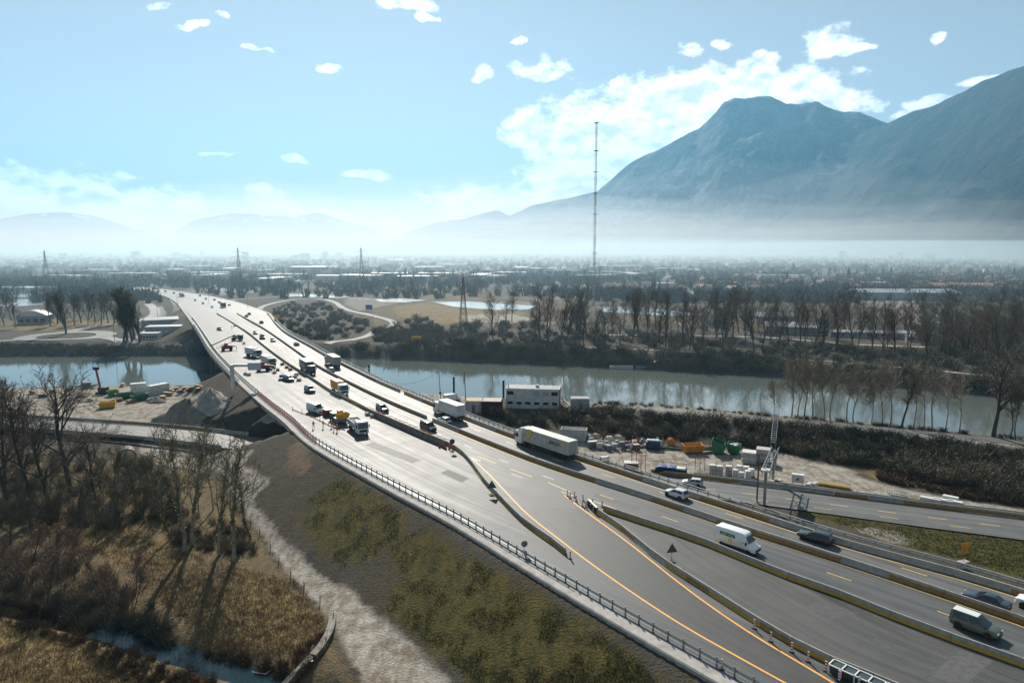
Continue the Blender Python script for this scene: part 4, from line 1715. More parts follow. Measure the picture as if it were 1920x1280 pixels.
M_GLASS = mat('vehicle_glass', (.012, .018, .022), .06, spec=.8)
M_TYRE = mat('tyre', (.018, .018, .018), .85)
M_RIM = mat('wheel_rim', (.42, .43, .45), .35, .7)
M_BLACK = mat('black_plastic', (.02, .02, .022), .6)
M_LAMP = mat('headlamp_lens', (.75, .76, .75), .1)
M_TAIL = mat('tail_lamp_lens', (.45, .02, .02), .2)
M_CHASSIS = mat('chassis_dark', (.035, .035, .035), .7, var=.4, scale=3)
_wheel = {}


def wheel(parent, x, y, r, w, dual=False):
    k = (r, w)
    if k not in _wheel:
        t = MB().lathe([(r * .55, -w / 2), (r * .92, -w / 2), (r, -w * .35), (r, w * .35), (r * .92, w / 2), (r * .55, w / 2)], 18)
        t.v = [(a, c, b) for a, b, c in t.v]
        rm = MB().lathe([(.05, -w * .50), (r * .58, -w * .42), (r * .60, w * .42), (.05, w * .50)], 14)
        rm.v = [(a, c, b) for a, b, c in rm.v]
        _wheel[k] = (t.mesh('wheel', M_TYRE, True), rm.mesh('rim', M_RIM))
    o = obj('wheel', _wheel[k][0], parent, (x, y, r))
    obj('rim', _wheel[k][1], o)
    return o


def loft(stations):
    """stations: (x, ring of (y, z)); closed ends"""
    m = MB()
    n = len(stations[0][1])
    for x, ring in stations:
        m.v += [(x, y, z) for y, z in ring]
    for i in range(len(stations) - 1):
        for k in range(n):
            a, b = i * n + k, i * n + (k + 1) % n
            m.f.append((a, b, b + n, a + n))
    m.f.append(tuple(range(n - 1, -1, -1)))
    m.f.append(tuple(range((len(stations) - 1) * n, len(stations) * n)))
    return m


CARS = {
    # length, width, height, belt at rear/front, greenhouse base x (rear, front), roof x (rear, front), hood nose z
    'hatch': dict(L=4.15, W=1.78, H=1.50, br=.98, bf=.92, gb=(-2.02, .95), gr=(-1.62, .10), nose=.72, deck=.98),
    'estate': dict(L=4.65, W=1.82, H=1.50, br=1.0, bf=.92, gb=(-2.28, .95), gr=(-1.95, .05), nose=.70, deck=1.0),
    'saloon': dict(L=4.65, W=1.82, H=1.44, br=1.0, bf=.90, gb=(-1.75, 1.0), gr=(-.95, .05), nose=.68, deck=1.0),
    'suv': dict(L=4.75, W=1.92, H=1.80, br=1.12, bf=1.06, gb=(-2.33, 1.02), gr=(-2.12, .28), nose=.92, deck=1.12),
    'mpv': dict(L=4.6, W=1.85, H=1.85, br=1.08, bf=1.05, gb=(-2.28, 1.35), gr=(-2.15, .35), nose=.86, deck=1.08),
    'minivan': dict(L=5.0, W=1.95, H=2.0, br=1.15, bf=1.12, gb=(-2.48, 1.65), gr=(-2.40, .85), nose=.95, deck=1.15),
}


def make_car(kind, col, label, roof=None, name='car', cat='car', group=None, glass_rear=True, detail=True):
    c = CARS[kind]
    L, W, H = c['L'], c['W'], c['H']
    t = thing(name, label, cat, group=group)
    body = paint_mat('paint_%.2f_%.2f_%.2f' % col, col)
    h, w = L / 2, W / 2

    def ring(wd, zb, zs, zt, crown):
        half = [(wd * .86, zb), (wd, zb + .14), (wd, zs), (wd * .93, zt), (wd * .55, zt + crown)]
        return half + [(-y, z) for y, z in half[::-1]]
    gb0, gb1 = c['gb']
    st = [(-h, ring(w * .86, .34, .62, c['deck'] - .12, .02)), (-h + .12, ring(w * .97, .26, .66, c['deck'] - .02, .02)), (gb0 + .3, ring(w, .22, .68, c['br'], .03)),
          (0, ring(w, .20, .68, (c['br'] + c['bf']) / 2, .03)), (gb1, ring(w, .22, .66, c['bf'], .04)), (h - .35, ring(w * .95, .24, .58, (c['nose'] + c['bf']) / 2 + .02, .04)), (h - .06, ring(w * .86, .28, .50, c['nose'], .01)), (h, ring(w * .80, .34, .46, c['nose'] - .12, 0))]
    bevelled(loft(st), 'body', body, t, .05, 2, 30)
    r0, r1 = c['gr']
    zb = min(c['br'], c['bf']) - .02
    wb, wr = w * .92, w * .70
    g = MB()
    g.add([(gb0 + .02, -wb, zb), (gb1, -wb, zb), (gb1, wb, zb), (gb0 + .02, wb, zb), (r0, -wr, H - .03), (r1, -wr, H - .04), (r1, wr, H - .04), (r0, wr, H - .03), ((r0 + r1) / 2, -wr * .98, H), ((r0 + r1) / 2, wr * .98, H)],
          [(3, 2, 1, 0), (0, 1, 5, 8, 4), (2, 3, 7, 9, 6), (1, 2, 6, 5), (3, 0, 4, 7), (4, 8, 9, 7), (8, 5, 6, 9)])
    cab = bevelled(g, 'cabin', body, t, .07, 2, 20)
    if roof:
        m = MB()
        m.box(((r0 + r1) / 2, 0, H + .015), (r1 - r0 - .12, wr * 1.8, .05))
        bevelled(m, 'roof_panel', paint_mat('roof_%.2f' % roof[0], roof), t, .02, 1)

    def pane(p, name='window'):
        cx = sum((Vector(q) for q in p), Vector()) / len(p)
        n = (Vector(p[1]) - Vector(p[0])).cross(Vector(p[2]) - Vector(p[0])).normalized()
        if n.dot(cx - Vector((0, 0, zb))) < 0:
            n = -n
        q = [cx + (Vector(v) - cx) * .90 + n * .022 for v in p]
        q2 = [v - n * .03 for v in q]
        k = len(q)
        MB().add(q + q2, [tuple(range(k)), tuple(range(2 * k - 1, k - 1, -1))] + [(i, k + i, k + (i + 1) % k, (i + 1) % k) for i in range(k)]).build(name, M_GLASS, t)
    pane([(gb1, -wb, zb), (gb1, wb, zb), (r1, wr, H - .04), (r1, -wr, H - .04)], 'windscreen')
    pane([(gb0, wb, zb), (gb0, -wb, zb), (r0, -wr, H - .03), (r0, wr, H - .03)], 'rear_window')
    if detail:
        for s in (-1, 1):
            xm = (gb0 + gb1) / 2 + .1
            xt = (r0 + r1) / 2
            pane([(gb0 + .25, s * wb, zb + .08), (xm, s * wb, zb + .08), (xt, s * wr, H - .05), (r0 + .1, s * wr, H - .05)])
            pane([(xm + .06, s * wb, zb + .08), (gb1 - .22, s * wb, zb + .08), (r1 - .05, s * wr, H - .06), (xt + .06, s * wr, H - .05)])
            MB().box((h - .12, s * w * .62, c['nose'] - .06), (.2, .38, .14)).build('headlight', M_LAMP, t)
            MB().box((-h + .03, s * w * .74, c['deck'] - .2), (.1, .22, .22)).build('tail_light', M_TAIL, t)
            MB().box((gb1 - .25, s * (w + .06), c['bf'] + .06), (.12, .2, .14)).build('mirror', M_BLACK, t)
        MB().box((h - .02, 0, .42), (.1, W * .62, .2)).build('grille', M_BLACK, t)
        MB().box((-h + .0, 0, .42), (.08, W * .7, .16)).build('rear_bumper', M_BLACK, t)
    r = .33 if H < 1.7 else .37
    ax = L * .30
    for x in (-ax, ax):
        for s in (-1, 1):
            if detail:
                a = MB().lathe([(r * 1.17, -.03), (r * 1.17, .03)], 16)
                a.v = [(p, q, o) for p, o, q in a.v]
                a.build('wheel_arch', M_BLACK, t, loc=(x, s * (w - .005), r + .01))
            wheel(t, x, s * (w - .08), r, .22)
    return t


def make_van(label, col=(.80, .81, .80), L=5.9, H=2.65, W=2.0, stripe=True, name='delivery_van', group=None):
    t = thing(name, label, 'van', group=group)
    body = paint_mat('paint_van_%.2f_%.2f' % (col[0], col[2]), col, .3)
    h, w = L / 2, W / 2

    def ring(wd, zb, zt, k):
        half = [(wd * .9, zb), (wd, zb + .15), (wd, .62 * zt + .38 * zb), (wd * (.96 - .08 * k), zt - .22), (wd * (.80 - .05 * k), zt)]
        return half + [(-y, z) for y, z in half[::-1]]
    st = [(-h, ring(w * .97, .42, H - .05, 0)), (-h + .15, ring(w, .40, H, 0)), (h - 1.95, ring(w, .38, H, 0)), (h - 1.55, ring(w, .38, H - .12, .2)), (h - .98, ring(w, .38, 1.42, .5)), (h - .35, ring(w * .97, .36, 1.18, .6)), (h - .08, ring(w * .92, .36, .95, .6)), (h, ring(w * .88, .40, .72, .6))]
    bevelled(loft(st), 'body', body, t, .06, 2, 35)
    # windscreen, side windows
    MB().add([(h - .93, -.86, 1.50), (h - .93, .86, 1.50), (h - 1.54, .74, 2.46), (h - 1.54, -.74, 2.46)], [(0, 1, 2, 3)]).build('windscreen', M_GLASS, t)
    for s in (-1, 1):
        y1, y2 = s * (w + .012), s * (w * .90 + .012)
        MB().add([(h - 1.12, y1 * .985, 1.42), (h - 1.95, y1, 1.40), (h - 1.95, y2 * 1.02, 2.15), (h - 1.52, y2 * 1.01, 2.15)], [(0, 1, 2, 3)]).build('window', M_GLASS, t)
        MB().box((h - .14, s * w * .66, .92), (.24, .36, .26)).build('headlight', M_LAMP, t)
        MB().box((-h - .01, s * w * .9, 1.25), (.06, .14, .9)).build('tail_light', M_TAIL, t)
        MB().box((h - 1.2, s * (w + .14), 1.45), (.16, .26, .34)).build('mirror', M_BLACK, t)
        MB().box((-.1, s * (w + .005), .52), (L * .62, .05, .16)).build('side_trim', M_BLACK, t)
        if stripe:
            o = MB().add([(-2.2, s * (w + .012), 1.72), (.05, s * (w + .012), 1.68), (.05, s * (w * .985 + .012), 2.14), (-2.2, s * (w * .985 + .012), 2.14)], [(0, 1, 2, 3)]).build('side_stripe', mat('van_green', (.03, .14, .05), .4), t)
            q = MB()
            for x0, ww in ((-1.95, .22), (-1.66, .2), (-1.4, .24), (-.9, .2), (-.62, .16), (-.40, .2)):
                q.box((x0 + ww / 2, s * (w + .006), 1.92), (ww, .035, .17))
            q.build('lettering', mat('van_lettering', (.55, .62, .25), .5), o)
            MB().add([(-.95, s * (w + .014), .92), (-.35, s * (w + .014), .92), (-.35, s * (w + .014), 1.42), (-.95, s * (w + .014), 1.42)], [(0, 1, 2, 3)]).build('side_square', mat('van_yellow', (.85, .55, .05), .4), t)
    MB().box((h - .02, 0, .62), (.12, W * .7, .3)).build('grille', M_BLACK, t)
    for x in (-h + 1.05, h - .95):
        for s in (-1, 1):
            wheel(t, x, s * (w - .12), .36, .24)
    return t


def make_lorry(label, cab_col, box_col, L=9.0, trailer=False, box='plain', name='lorry', group=None, box_h=2.7, extra=None):
    """cab at the front (+X). L is the load length; a trailer sits on a tractor unit"""
    t = thing(name, label, 'truck', group=group)
    cabm = paint_mat('cab_%.2f_%.2f_%.2f' % cab_col, cab_col, .3)
    boxm = mat('load_%s_%.2f_%.2f_%.2f' % ((box,) + box_col), box_col, .55, col2=tuple(c * .72 for c in box_col), scale=.9)
    W = 2.5
    cl = 2.25
    x0 = L / 2 + .5
    z0 = 1.0
    poly = [(x0, .45), (x0 + cl, .45), (x0 + cl + .02, 1.45), (x0 + cl - .22, 2.85), (x0 + cl - .45, 3.05), (x0 + .2, 3.15), (x0, 3.1)]
    cab = bevelled(MB().side_prism(poly, -W / 2, W / 2), 'cab', cabm, t, .09, 2, 25)
    MB().add([(x0 + cl + .035, -1.12, 1.55), (x0 + cl + .035, 1.12, 1.55), (x0 + cl - .19, 1.08, 2.78), (x0 + cl - .19, -1.08, 2.78)], [(0, 1, 2, 3)]).build('windscreen', M_GLASS, cab)
    for s in (-1, 1):
        MB().add([(x0 + cl - .12, s * 1.262, 1.6), (x0 + cl - 1.25, s * 1.262, 1.6), (x0 + cl - 1.25, s * 1.262, 2.5), (x0 + cl - .36, s * 1.262, 2.5)], [(0, 1, 2, 3)]).build('window', M_GLASS, cab)
        MB().box((x0 + cl, s * .95, .78), (.08, .38, .22)).build('headlight', M_LAMP, cab)
        MB().box((x0 + cl - .05, s * 1.40, 2.1), (.14, .18, .7)).build('mirror', M_BLACK, cab)
    MB().box((x0 + cl + .02, 0, 1.05), (.06, 1.7, .5)).build('grille', M_BLACK, cab)
    if trailer:
        d = MB().side_prism([(x0 + .1, 3.1), (x0 + 1.7, 3.12), (x0 + .5, 3.75), (x0 + .1, 3.8)], -1.1, 1.1)
        bevelled(d, 'wind_deflector', cabm, cab, .06, 2, 25)
    MB().box((x0 - L / 2 + .3, 0, .82), (L + 1.6, 1.0, .3)).build('chassis', M_CHASSIS, t)
    bz = 1.15
    bx0, bx1 = -L / 2, L / 2
    if box in ('plain', 'curtain'):
        b = MB().box(((bx0 + bx1) / 2, 0, bz + box_h / 2), (L, W + .05, box_h))
        bo = bevelled(b, 'cargo_box', boxm, t, .04, 1, 30)
        m = MB()
        n = int(L / (1.2 if box == 'plain' else 2.7))
        for i in range(n + 1):
            for s in (-1, 1):
                m.box((bx0 + .03 + (L - .06) * i / n, s * (W / 2 + .03), bz + box_h / 2), (.05, .04, box_h - .12))
        m.build('side_rib', mat('box_rib_%.2f' % box_col[0], tuple(c * .8 for c in box_col), .5), bo)
        m = MB()
        for y in (-.62, 0, .62):
            m.box((bx0 - .03, y, bz + box_h / 2), (.04, .05, box_h - .2))
        m.box((bx0 - .02, 0, bz + .12), (.05, W, .2))
        m.build('rear_door_frame', M_STEEL, bo)
    elif box == 'tipper':
        b = MB()
        hh = 1.25
        for s in (-1, 1):
            b.box(((bx0 + bx1) / 2, s * (W / 2 - .04), bz + hh / 2), (L, .08, hh))
        b.box((bx0 + .04, 0, bz + hh / 2), (.08, W - .16, hh)).box((bx1 - .04, 0, bz + hh * .62), (.08, W - .16, hh * 1.24)).box(((bx0 + bx1) / 2, 0, bz + .04), (L - .16, W - .16, .08))
        n = 6
        for i in range(n + 1):
            for s in (-1, 1):
                b.box((bx0 + .05 + (L - .1) * i / n, s * (W / 2 + .03), bz + hh / 2), (.09, .07, hh))
        b.build('tipper_body', boxm, t)
        ld = MB()
        g = 9
        rnd = random.Random(3)
        pts = [[(bx0 + .1 + (L - .2) * i / g, -W / 2 + .1 + (W - .2) * j / 5, bz + .75 + .5 * math.sin(math.pi * i / g) * math.sin(math.pi * j / 5) + rnd.random() * .15) for j in range(6)] for i in range(g + 1)]
        ld.v = [p for r in pts for p in r]
        ld.f = [(i * 6 + j, (i + 1) * 6 + j, (i + 1) * 6 + j + 1, i * 6 + j + 1) for i in range(g) for j in range(5)]
        ld.build('load', mat('pale_rubble', (.5, .48, .45), .9, var=.5, scale=5), t)
    elif box == 'skip':
        b = MB()
        hh = 2.2
        b.add([(bx0, -1.15, bz), (bx1 - .2, -1.15, bz), (bx1 - .2, 1.15, bz), (bx0, 1.15, bz), (bx0 - .1, -1.25, bz + hh), (bx1, -1.25, bz + hh), (bx1, 1.25, bz + hh), (bx0 - .1, 1.25, bz + hh)],
              [(3, 2, 1, 0), (0, 1, 5, 4), (1, 2, 6, 5), (2, 3, 7, 6), (3, 0, 4, 7)])
        b.build('skip_body', boxm, t)
        b = MB()
        for i in range(7):
            for s in (-1, 1):
                b.bar((bx0 + .1 + (L - .3) * i / 6, s * 1.17, bz), (bx0 + .1 + (L - .3) * i / 6, s * 1.28, bz + hh), .1, .09)
        b.box(((bx0 + bx1) / 2, 0, bz + hh - .35), (L - .2, 2.2, .1))
        b.build('skip_rib', boxm, t)
        MB().box(((bx0 + bx1) / 2 - .3, 0, bz + hh + .05), (L - .6, 2.3, .08)).build('tarpaulin', mat('tarpaulin', (.72, .70, .66), .8, var=.2, scale=2), t)
    r = .5
    axles = [x0 + cl - .9, bx0 + 1.3, bx0 + 2.6]
    if trailer:
        axles = [x0 + cl - .9, x0 - 1.1, bx0 + 1.6, bx0 + 2.9, bx0 + 4.2]
    for x in axles:
        for s in (-1, 1):
            wheel(t, x, s * 1.05, r, .34)
    m = MB()
    for s in (-1, 1):
        m.box((.3, s * 1.15, .72), (L * .34, .08, .5))
    m.build('side_guard', M_CHASSIS, t)
    for s in (-1, 1):
        MB().box((bx0 - .02, s * .9, .95), (.06, .4, .14)).build('tail_light', M_TAIL, t)
    if extra:
        extra(t, bx0, bx1, bz, box_h, W)
    return t


def text_mesh(body, size, m, name, parent, mat4):
    cu = bpy.data.curves.new('lettering', 'FONT')
    cu.body = body
    cu.size = size
    cu.extrude = .004
    cu.offset = .022
    cu.shear = .25
    tmp = bpy.data.objects.new('lettering', cu)
    COL.objects.link(tmp)
    dg = bpy.context.evaluated_depsgraph_get()
    dg.update()
    me = bpy.data.meshes.new_from_object(tmp.evaluated_get(dg))
    bpy.data.objects.remove(tmp)
    bpy.data.curves.remove(cu)
    me.transform(mat4)
    me.materials.clear()
    me.materials.append(m)
    return obj(name, me, parent)


def jerich(t, bx0, bx1, bz, bh, W):
    """name and emblem on both sides of the trailer"""
    dark, yel = mat('dark_print', (.035, .05, .05), .6), mat('yellow_print', (.75, .5, .03), .6)
    grn = mat('green_print', (.10, .13, .02), .6)
    for s in (1, -1):
        yy = s * (W / 2 + .06)
        if s > 0:   # seen from +Y the reading direction runs towards -X
            rot = Matrix(((-1, 0, 0, 0), (0, 0, 1, yy), (0, 1, 0, 0), (0, 0, 0, 1)))
        else:
            rot = Matrix(((1, 0, 0, 0), (0, 0, -1, yy), (0, 1, 0, 0), (0, 0, 0, 1)))

        def place(u, z, wide):
            return Matrix.Translation((u, 0, z)) @ rot @ Matrix.Scale(wide, 4, (1, 0, 0))
        f = -1 if s > 0 else 1
        text_mesh('JERICH', .92, dark, 'lettering', t, place(f * 1.2, bz + 1.25, 1.1))
        for u, k in ((-5.9, 1.6), (5.1, .75)):
            q = MB()
            pl = [(0, .0), (.75, .0), (1.15, .42), (1.15, 1.15), (.55, 1.15), (.40, .98), (.75, .98), (.75, .62), (.55, .42), (-.1, .42)]
            n = len(pl)
            pts = [(f * u + f * a * k, yy, bz + 1.0 + b * k * .95 + (.35 if k < 1 else 0)) for a, b in pl]
            q.add(pts, [tuple(range(n))])
            q.build('emblem', yel, t)
            q = MB()
            pts = [(f * u + f * (a * 1.22 - .16) * k, yy - s * .012, bz + .96 + b * k * 1.03 + (.35 if k < 1 else 0)) for a, b in pl]
            q.add(pts, [tuple(range(n))])
            q.build('emblem_edge', grn, t)


CT = tangents(LINE_C)


def heading(p, away):
    i = min(range(len(LINE_C)), key=lambda k: (LINE_C[k].x - p.x) ** 2 + (LINE_C[k].y - p.y) ** 2)
    t = CT[i] if away else -CT[i]
    return math.atan2(t.y, t.x)


def put(t, px, py, away=True, turn=0.0):
    p = GR(px, py)
    t.location = (p.x, p.y, p.z + .01)
    t.rotation_euler = (0, 0, heading(p, away) + turn)
    return t


# carriageway heading away
put(make_lorry('articulated lorry with pale grey JERICH trailer and white cab', (.78, .79, .78), (.50, .50, .47), 13.6, True, 'plain', 'articulated_lorry', box_h=2.75, extra=jerich), 1030, 848)
put(make_car('hatch', (.62, .64, .66), 'silver white hatchback behind the lettered lorry', detail=True), 1268, 931)
put(make_car('estate', (.02, .03, .04), 'black hatchback alone beside the median, below the gantry'), 1528, 1013)
put(make_car('saloon', (.025, .04, .06), 'dark blue saloon leading a white car past the orange sign'), 1848, 1133)
put(make_car('suv', (.78, .78, .77), 'white car at the picture edge following the dark blue saloon'), 1952, 1146)
put(make_lorry('white box lorry driving away past the site offices', (.70, .71, .71), (.70, .70, .68), 8.4, False, 'plain', 'box_lorry', box_h=2.75), 847, 783)
put(make_car('hatch', (.74, .75, .76), 'white hatchback overtaking the white box lorry'), 833, 792)
put(make_lorry('grey box lorry driving away over the river', (.30, .31, .32), (.40, .41, .40), 9.0, False, 'plain', 'box_lorry', box_h=2.8), 626, 687)
put(make_car('hatch', (.72, .73, .75), 'white car beside the grey box lorry on the bridge'), 620, 696)
put(make_car('saloon', (.05, .08, .09), 'lone dark car driving away on the bridge ahead of the grey lorry'), 556, 647)
# oncoming carriageway
put(make_van('white delivery van with a green stripe and yellow square'), 1383, 1027, False)
put(make_car('mpv', (.085, .105, .085), 'dark green people carrier with a white roof', roof=(.72, .73, .72)), 1828, 1182, False)
put(make_car('minivan', (.045, .06, .055), 'dark grey minivan beside the formwork end'), 803, 806, False)
put(make_car('mpv', (.05, .07, .07), 'dark car following the grey minivan beside the formwork'), 717, 771, False)
put(make_lorry('white-cabbed lorry carrying an orange skip', (.80, .80, .78), (.82, .38, .03), 5.6, False, 'skip', 'skip_lorry'), 634, 735, False)
cl = make_lorry('curtain-sided lorry with dark sides and white roof', (.06, .07, .08), (.16, .17, .18), 8.6, False, 'curtain', 'curtain_lorry', box_h=2.8)
MB().box((0, 0, 4.0), (8.5, 2.5, .06)).build('roof_panel', mat('curtain_roof', (.66, .68, .68), .6, var=.2, scale=1), cl)
m = MB()
for s in (-1, 1):
    for k in range(3):
        m.add([(3.9 - k * .9, s * 1.31, 1.6 + k * .5), (-3.6, s * 1.31, 2.2 + k * .55), (-3.6, s * 1.31, 2.45 + k * .55), (3.9 - k * .9, s * 1.31, 1.85 + k * .5)], [(0, 1, 2, 3)])
m.build('side_print', mat('white_print', (.6, .61, .6), .6), cl)
put(cl, 575, 697, False)
put(make_car('hatch', (.60, .62, .63), 'silver car ahead of the curtain-sided lorry on the bridge'), 512, 640, False)
put(make_car('minivan', (.04, .05, .06), 'dark van ahead of the silver car on the bridge'), 492, 635, False)
put(make_car('hatch', (.45, .46, .47), 'grey car ahead of the dark van on the bridge'), 479, 626, False)
# far traffic: small, shared shapes
far_cols = [(.03, .035, .04), (.5, .52, .53), (.12, .13, .14), (.62, .62, .60), (.06, .08, .12)]
protos = [make_car('hatch', c_, 'small distant car on the motorway beyond the river', group='distant cars beyond the river', detail=False) for c_ in far_cols]
spots = [((490, 606), True), ((462, 594), True), ((467, 590), True), ((430, 573), True), ((411, 568), True), ((402, 563), True), ((386, 561), True), ((375, 555), True), ((398, 577), False), ((381, 570), False), ((366, 564), False),
         ((345, 556), False), ((326, 550), True), ((428, 561), True), ((310, 547), False), ((295, 543), True)]
for i, ((px, py), aw) in enumerate(spots):
    t = protos[i] if i < len(protos) else dup(protos[i % len(protos)])
    put(t, px, py, aw)
put(make_lorry('distant dark lorry on the motorway beyond the river', (.05, .06, .07), (.09, .10, .11), 8, False, 'plain', 'box_lorry', box_h=2.8), 419, 577)
put(make_lorry('distant white lorry on the motorway beyond the river', (.6, .6, .6), (.62, .63, .62), 8, False, 'plain', 'box_lorry', box_h=2.8), 340, 556, False)
# parked or working on the closed carriageway
put(make_lorry('white tipper truck loaded with rubble on the closed carriageway', (.74, .76, .76), (.55, .56, .55), 5.2, False, 'tipper', 'tipper_truck'), 668, 806, False, -.12)
put(make_van('white works van with an open bonnet-blue nose parked on the closed carriageway', (.70, .73, .75), 5.3, 2.45, 1.98, False, 'works_van'), 592, 774, False, .25)
bpy.data.objects['works_van']['label'] = 'white and blue works van parked beside the orange-clad workers'
put(make_car('mpv', (.10, .18, .20), 'teal car parked alone on the closed carriageway', name='car'), 581, 735, False, .1)
put(make_car('suv', (.07, .10, .12), 'dark blue pickup-like car parked among site gear by the orange skip lorry'), 541, 714, False, .2)
put(make_lorry('white site lorry parked beside the red telehandler', (.66, .67, .66), (.74, .73, .70), 5.6, False, 'plain', 'site_lorry', box_h=2.2), 501, 684, False, .2)
put(make_lorry('white site lorry parked alone near the lifting platform', (.62, .65, .67), (.76, .75, .72), 5.6, False, 'plain', 'site_lorry', box_h=2.3), 472, 668, False, .35)
put(make_car('hatch', (.03, .03, .04), 'small black car parked at the far end of the closed carriageway'), 412, 619, False, .2)
# lower road
lowcar = make_car('hatch', (.66, .68, .69), 'white car on the lower road behind the guard rail')
lowcar.location = G(1298, 909, ZG + .03)
lowcar.rotation_euler = (0, 0, math.pi - .35)

# ------------------------------------------------------------------ site buildings, yard and equipment
M_WCONT = mat('white_container', (.66, .67, .66), .6, col2=(.48, .48, .46), scale=.7)
M_GCONT = mat('grey_container', (.40, .42, .43), .6, col2=(.28, .29, .29), scale=.7)
M_ROOFG = mat('grey_green_roof', (.20, .23, .23), .7, var=.3, scale=.8)
M_REDB = mat('brick_red_side', (.42, .09, .05), .7, var=.3, scale=1)
M_BROWN = mat('dark_brown_side', (.07, .04, .035), .75, var=.3, scale=1)
M_OCHRE = mat('ochre_roof', (.50, .34, .19), .8, var=.35, scale=.7)
M_PINKROOF = mat('dusty_pink_roof', (.46, .38, .35), .8, var=.25, scale=.7)
M_ORANGE_P = mat('orange_paint', (.62, .25, .02), .5, col2=(.42, .16, .02), scale=1.5)
M_GREEN_P = mat('green_paint', (.02, .18, .08), .45, col2=(.012, .10, .05), scale=1.5)
M_BLUE_P = mat('blue_plastic', (.03, .10, .42), .45, col2=(.02, .05, .2), scale=3)
M_RED_P = mat('red_paint', (.42, .035, .03), .45, col2=(.25, .03, .03), scale=2)
M_YEL_P = mat('yellow_paint', (.72, .42, .03), .45, col2=(.5, .3, .04), scale=2)
M_WOOD = mat('raw_timber', (.42, .30, .17), .85, col2=(.27, .18, .10), scale=3)
M_BAG = mat('white_sack', (.66, .66, .64), .8, col2=(.50, .50, .49), scale=1.5)
M_TARP = mat('grey_tarp', (.20, .22, .23), .7, var=.4, scale=2)
M_STONE = mat('pale_stone', (.52, .49, .44), .85, var=.35, scale=2)


def facing(p, turn=0.0):
    """angle that turns local -Y towards the camera"""
    return math.atan2(p.y, p.x) - math.pi / 2 + turn


def container(name, label, p, L, W, H, m, rz, group=None, cat='container', roof_m=None, ribs=True, open_top=False):
    t = thing(name, label, cat, p, rz, group)
    b = MB()
    if open_top:
        for s in (-1, 1):
            b.box((0, s * (W / 2 - .05), H / 2), (L, .1, H)).box((s * (L / 2 - .05), 0, H / 2), (.1, W - .2, H))
        b.box((0, 0, .1), (L - .2, W - .2, .2))
    else:
        b.box((0, 0, H / 2), (L, W, H))
    b.build('shell', m, t)
    if ribs:
        r = MB()
        n = max(4, int(L / .55))
        for i in range(n + 1):
            for s in (-1, 1):
                r.box((-L / 2 + .06 + (L - .12) * i / n, s * (W / 2 + .03), H / 2), (.16, .06, H - .3))
        n2 = max(3, int(W / .55))
        for i in range(n2 + 1):
            for s in (-1, 1):
                r.box((s * (L / 2 + .03), -W / 2 + .1 + (W - .2) * i / n2, H / 2), (.06, .16, H - .3))
        stuff(r.build('corrugation', m, t))
    if roof_m and not open_top:
        MB().box((0, 0, H + .04), (L - .2, W - .2, .08)).build('roof', roof_m, t)
    if open_top:
        r = MB()
        for s in (-1, 1):
            r.box((0, s * W / 2, H), (L + .16, .16, .14)).box((s * L / 2, 0, H), (.16, W - .18, .14))
        r.build('rim', M_STONE, t)
    return t


# two-storey office of stacked cabins: every cabin a part with its window
p = G(998, 769, -6.7)
of = thing('site_office', 'two-storey white cabin block with grey ribbed roof and red end wall on the river bank', 'site office', (p.x, p.y, ground_z(p.x, p.y) - .1), facing(p, -.10))
cw, cd, ch = 2.62, 6.2, 2.95
for fl_ in range(2):
    for i in range(6):
        x = (i - 2.5) * cw
        c = MB().box((x, cd / 2, ch * (fl_ + .5)), (cw - .03, cd, ch - .03)).build('cabin', M_WCONT, of)
        if fl_ == 0 or i in (0, 3, 4, 5):
            pale_pane = i in (3, 4) and fl_  # some upper windows take a paler grey pane
            w_, h_ = (1.5, .75) if fl_ == 0 else (1.9, 1.1)
            w = MB().box((x, -.02, ch * fl_ + 1.75), (w_ + .14, .08, h_ + .14)).build('window', M_WCONT, c)
            MB().box((x, -.05, ch * fl_ + 1.75), (w_, .06, h_)).build('pane', mat('pane_grey', (.33, .37, .38), .6) if pale_pane else M_GLASS, w)
    MB().box((0, -.01, ch * (fl_ + 1) - .1), (cw * 6, .06, .2)).build('floor_beam', M_WCONT, of)
for i in range(6):
    MB().box(((i - 2.5) * cw, cd / 2, ch * 2 + .05), (cw - .3, cd - .2, .1)).build('roof_panel', M_ROOFG, of)
for i in range(7):
    MB().box(((i - 3) * cw, cd / 2, ch * 2 + .09), (.2, cd, .18)).build('roof_rib', M_BAG, of)
MB().box((cw * 3 + .05, cd / 2, ch), (.1, cd - .1, ch * 2 - .1)).build('end_wall', M_REDB, of)
st = MB()
for k in range(10):
    st.box((cw * 3 + .7 + k * .28, cd * .5, ch - .28 * k), (.3, .9, .06))
for s in (-.45, .45):
    st.bar((cw * 3 + .4, cd * .5 + s, ch + .9), (cw * 3 + 3.4, cd * .5 + s, .9), .06, .06)
    st.bar((cw * 3 + .4, cd * .5 + s, ch), (cw * 3 + 3.4, cd * .5 + s, .0), .08, .16)
st.build('stair', M_STEEL, of)
m = MB().box((1.2, 3, ch * 2 + .5), (.9, .9, .7)).box((-7.2, .8, ch * 2 + .8), (.25, .25, 1.4))
m.build('roof_vent', M_BAG, of)

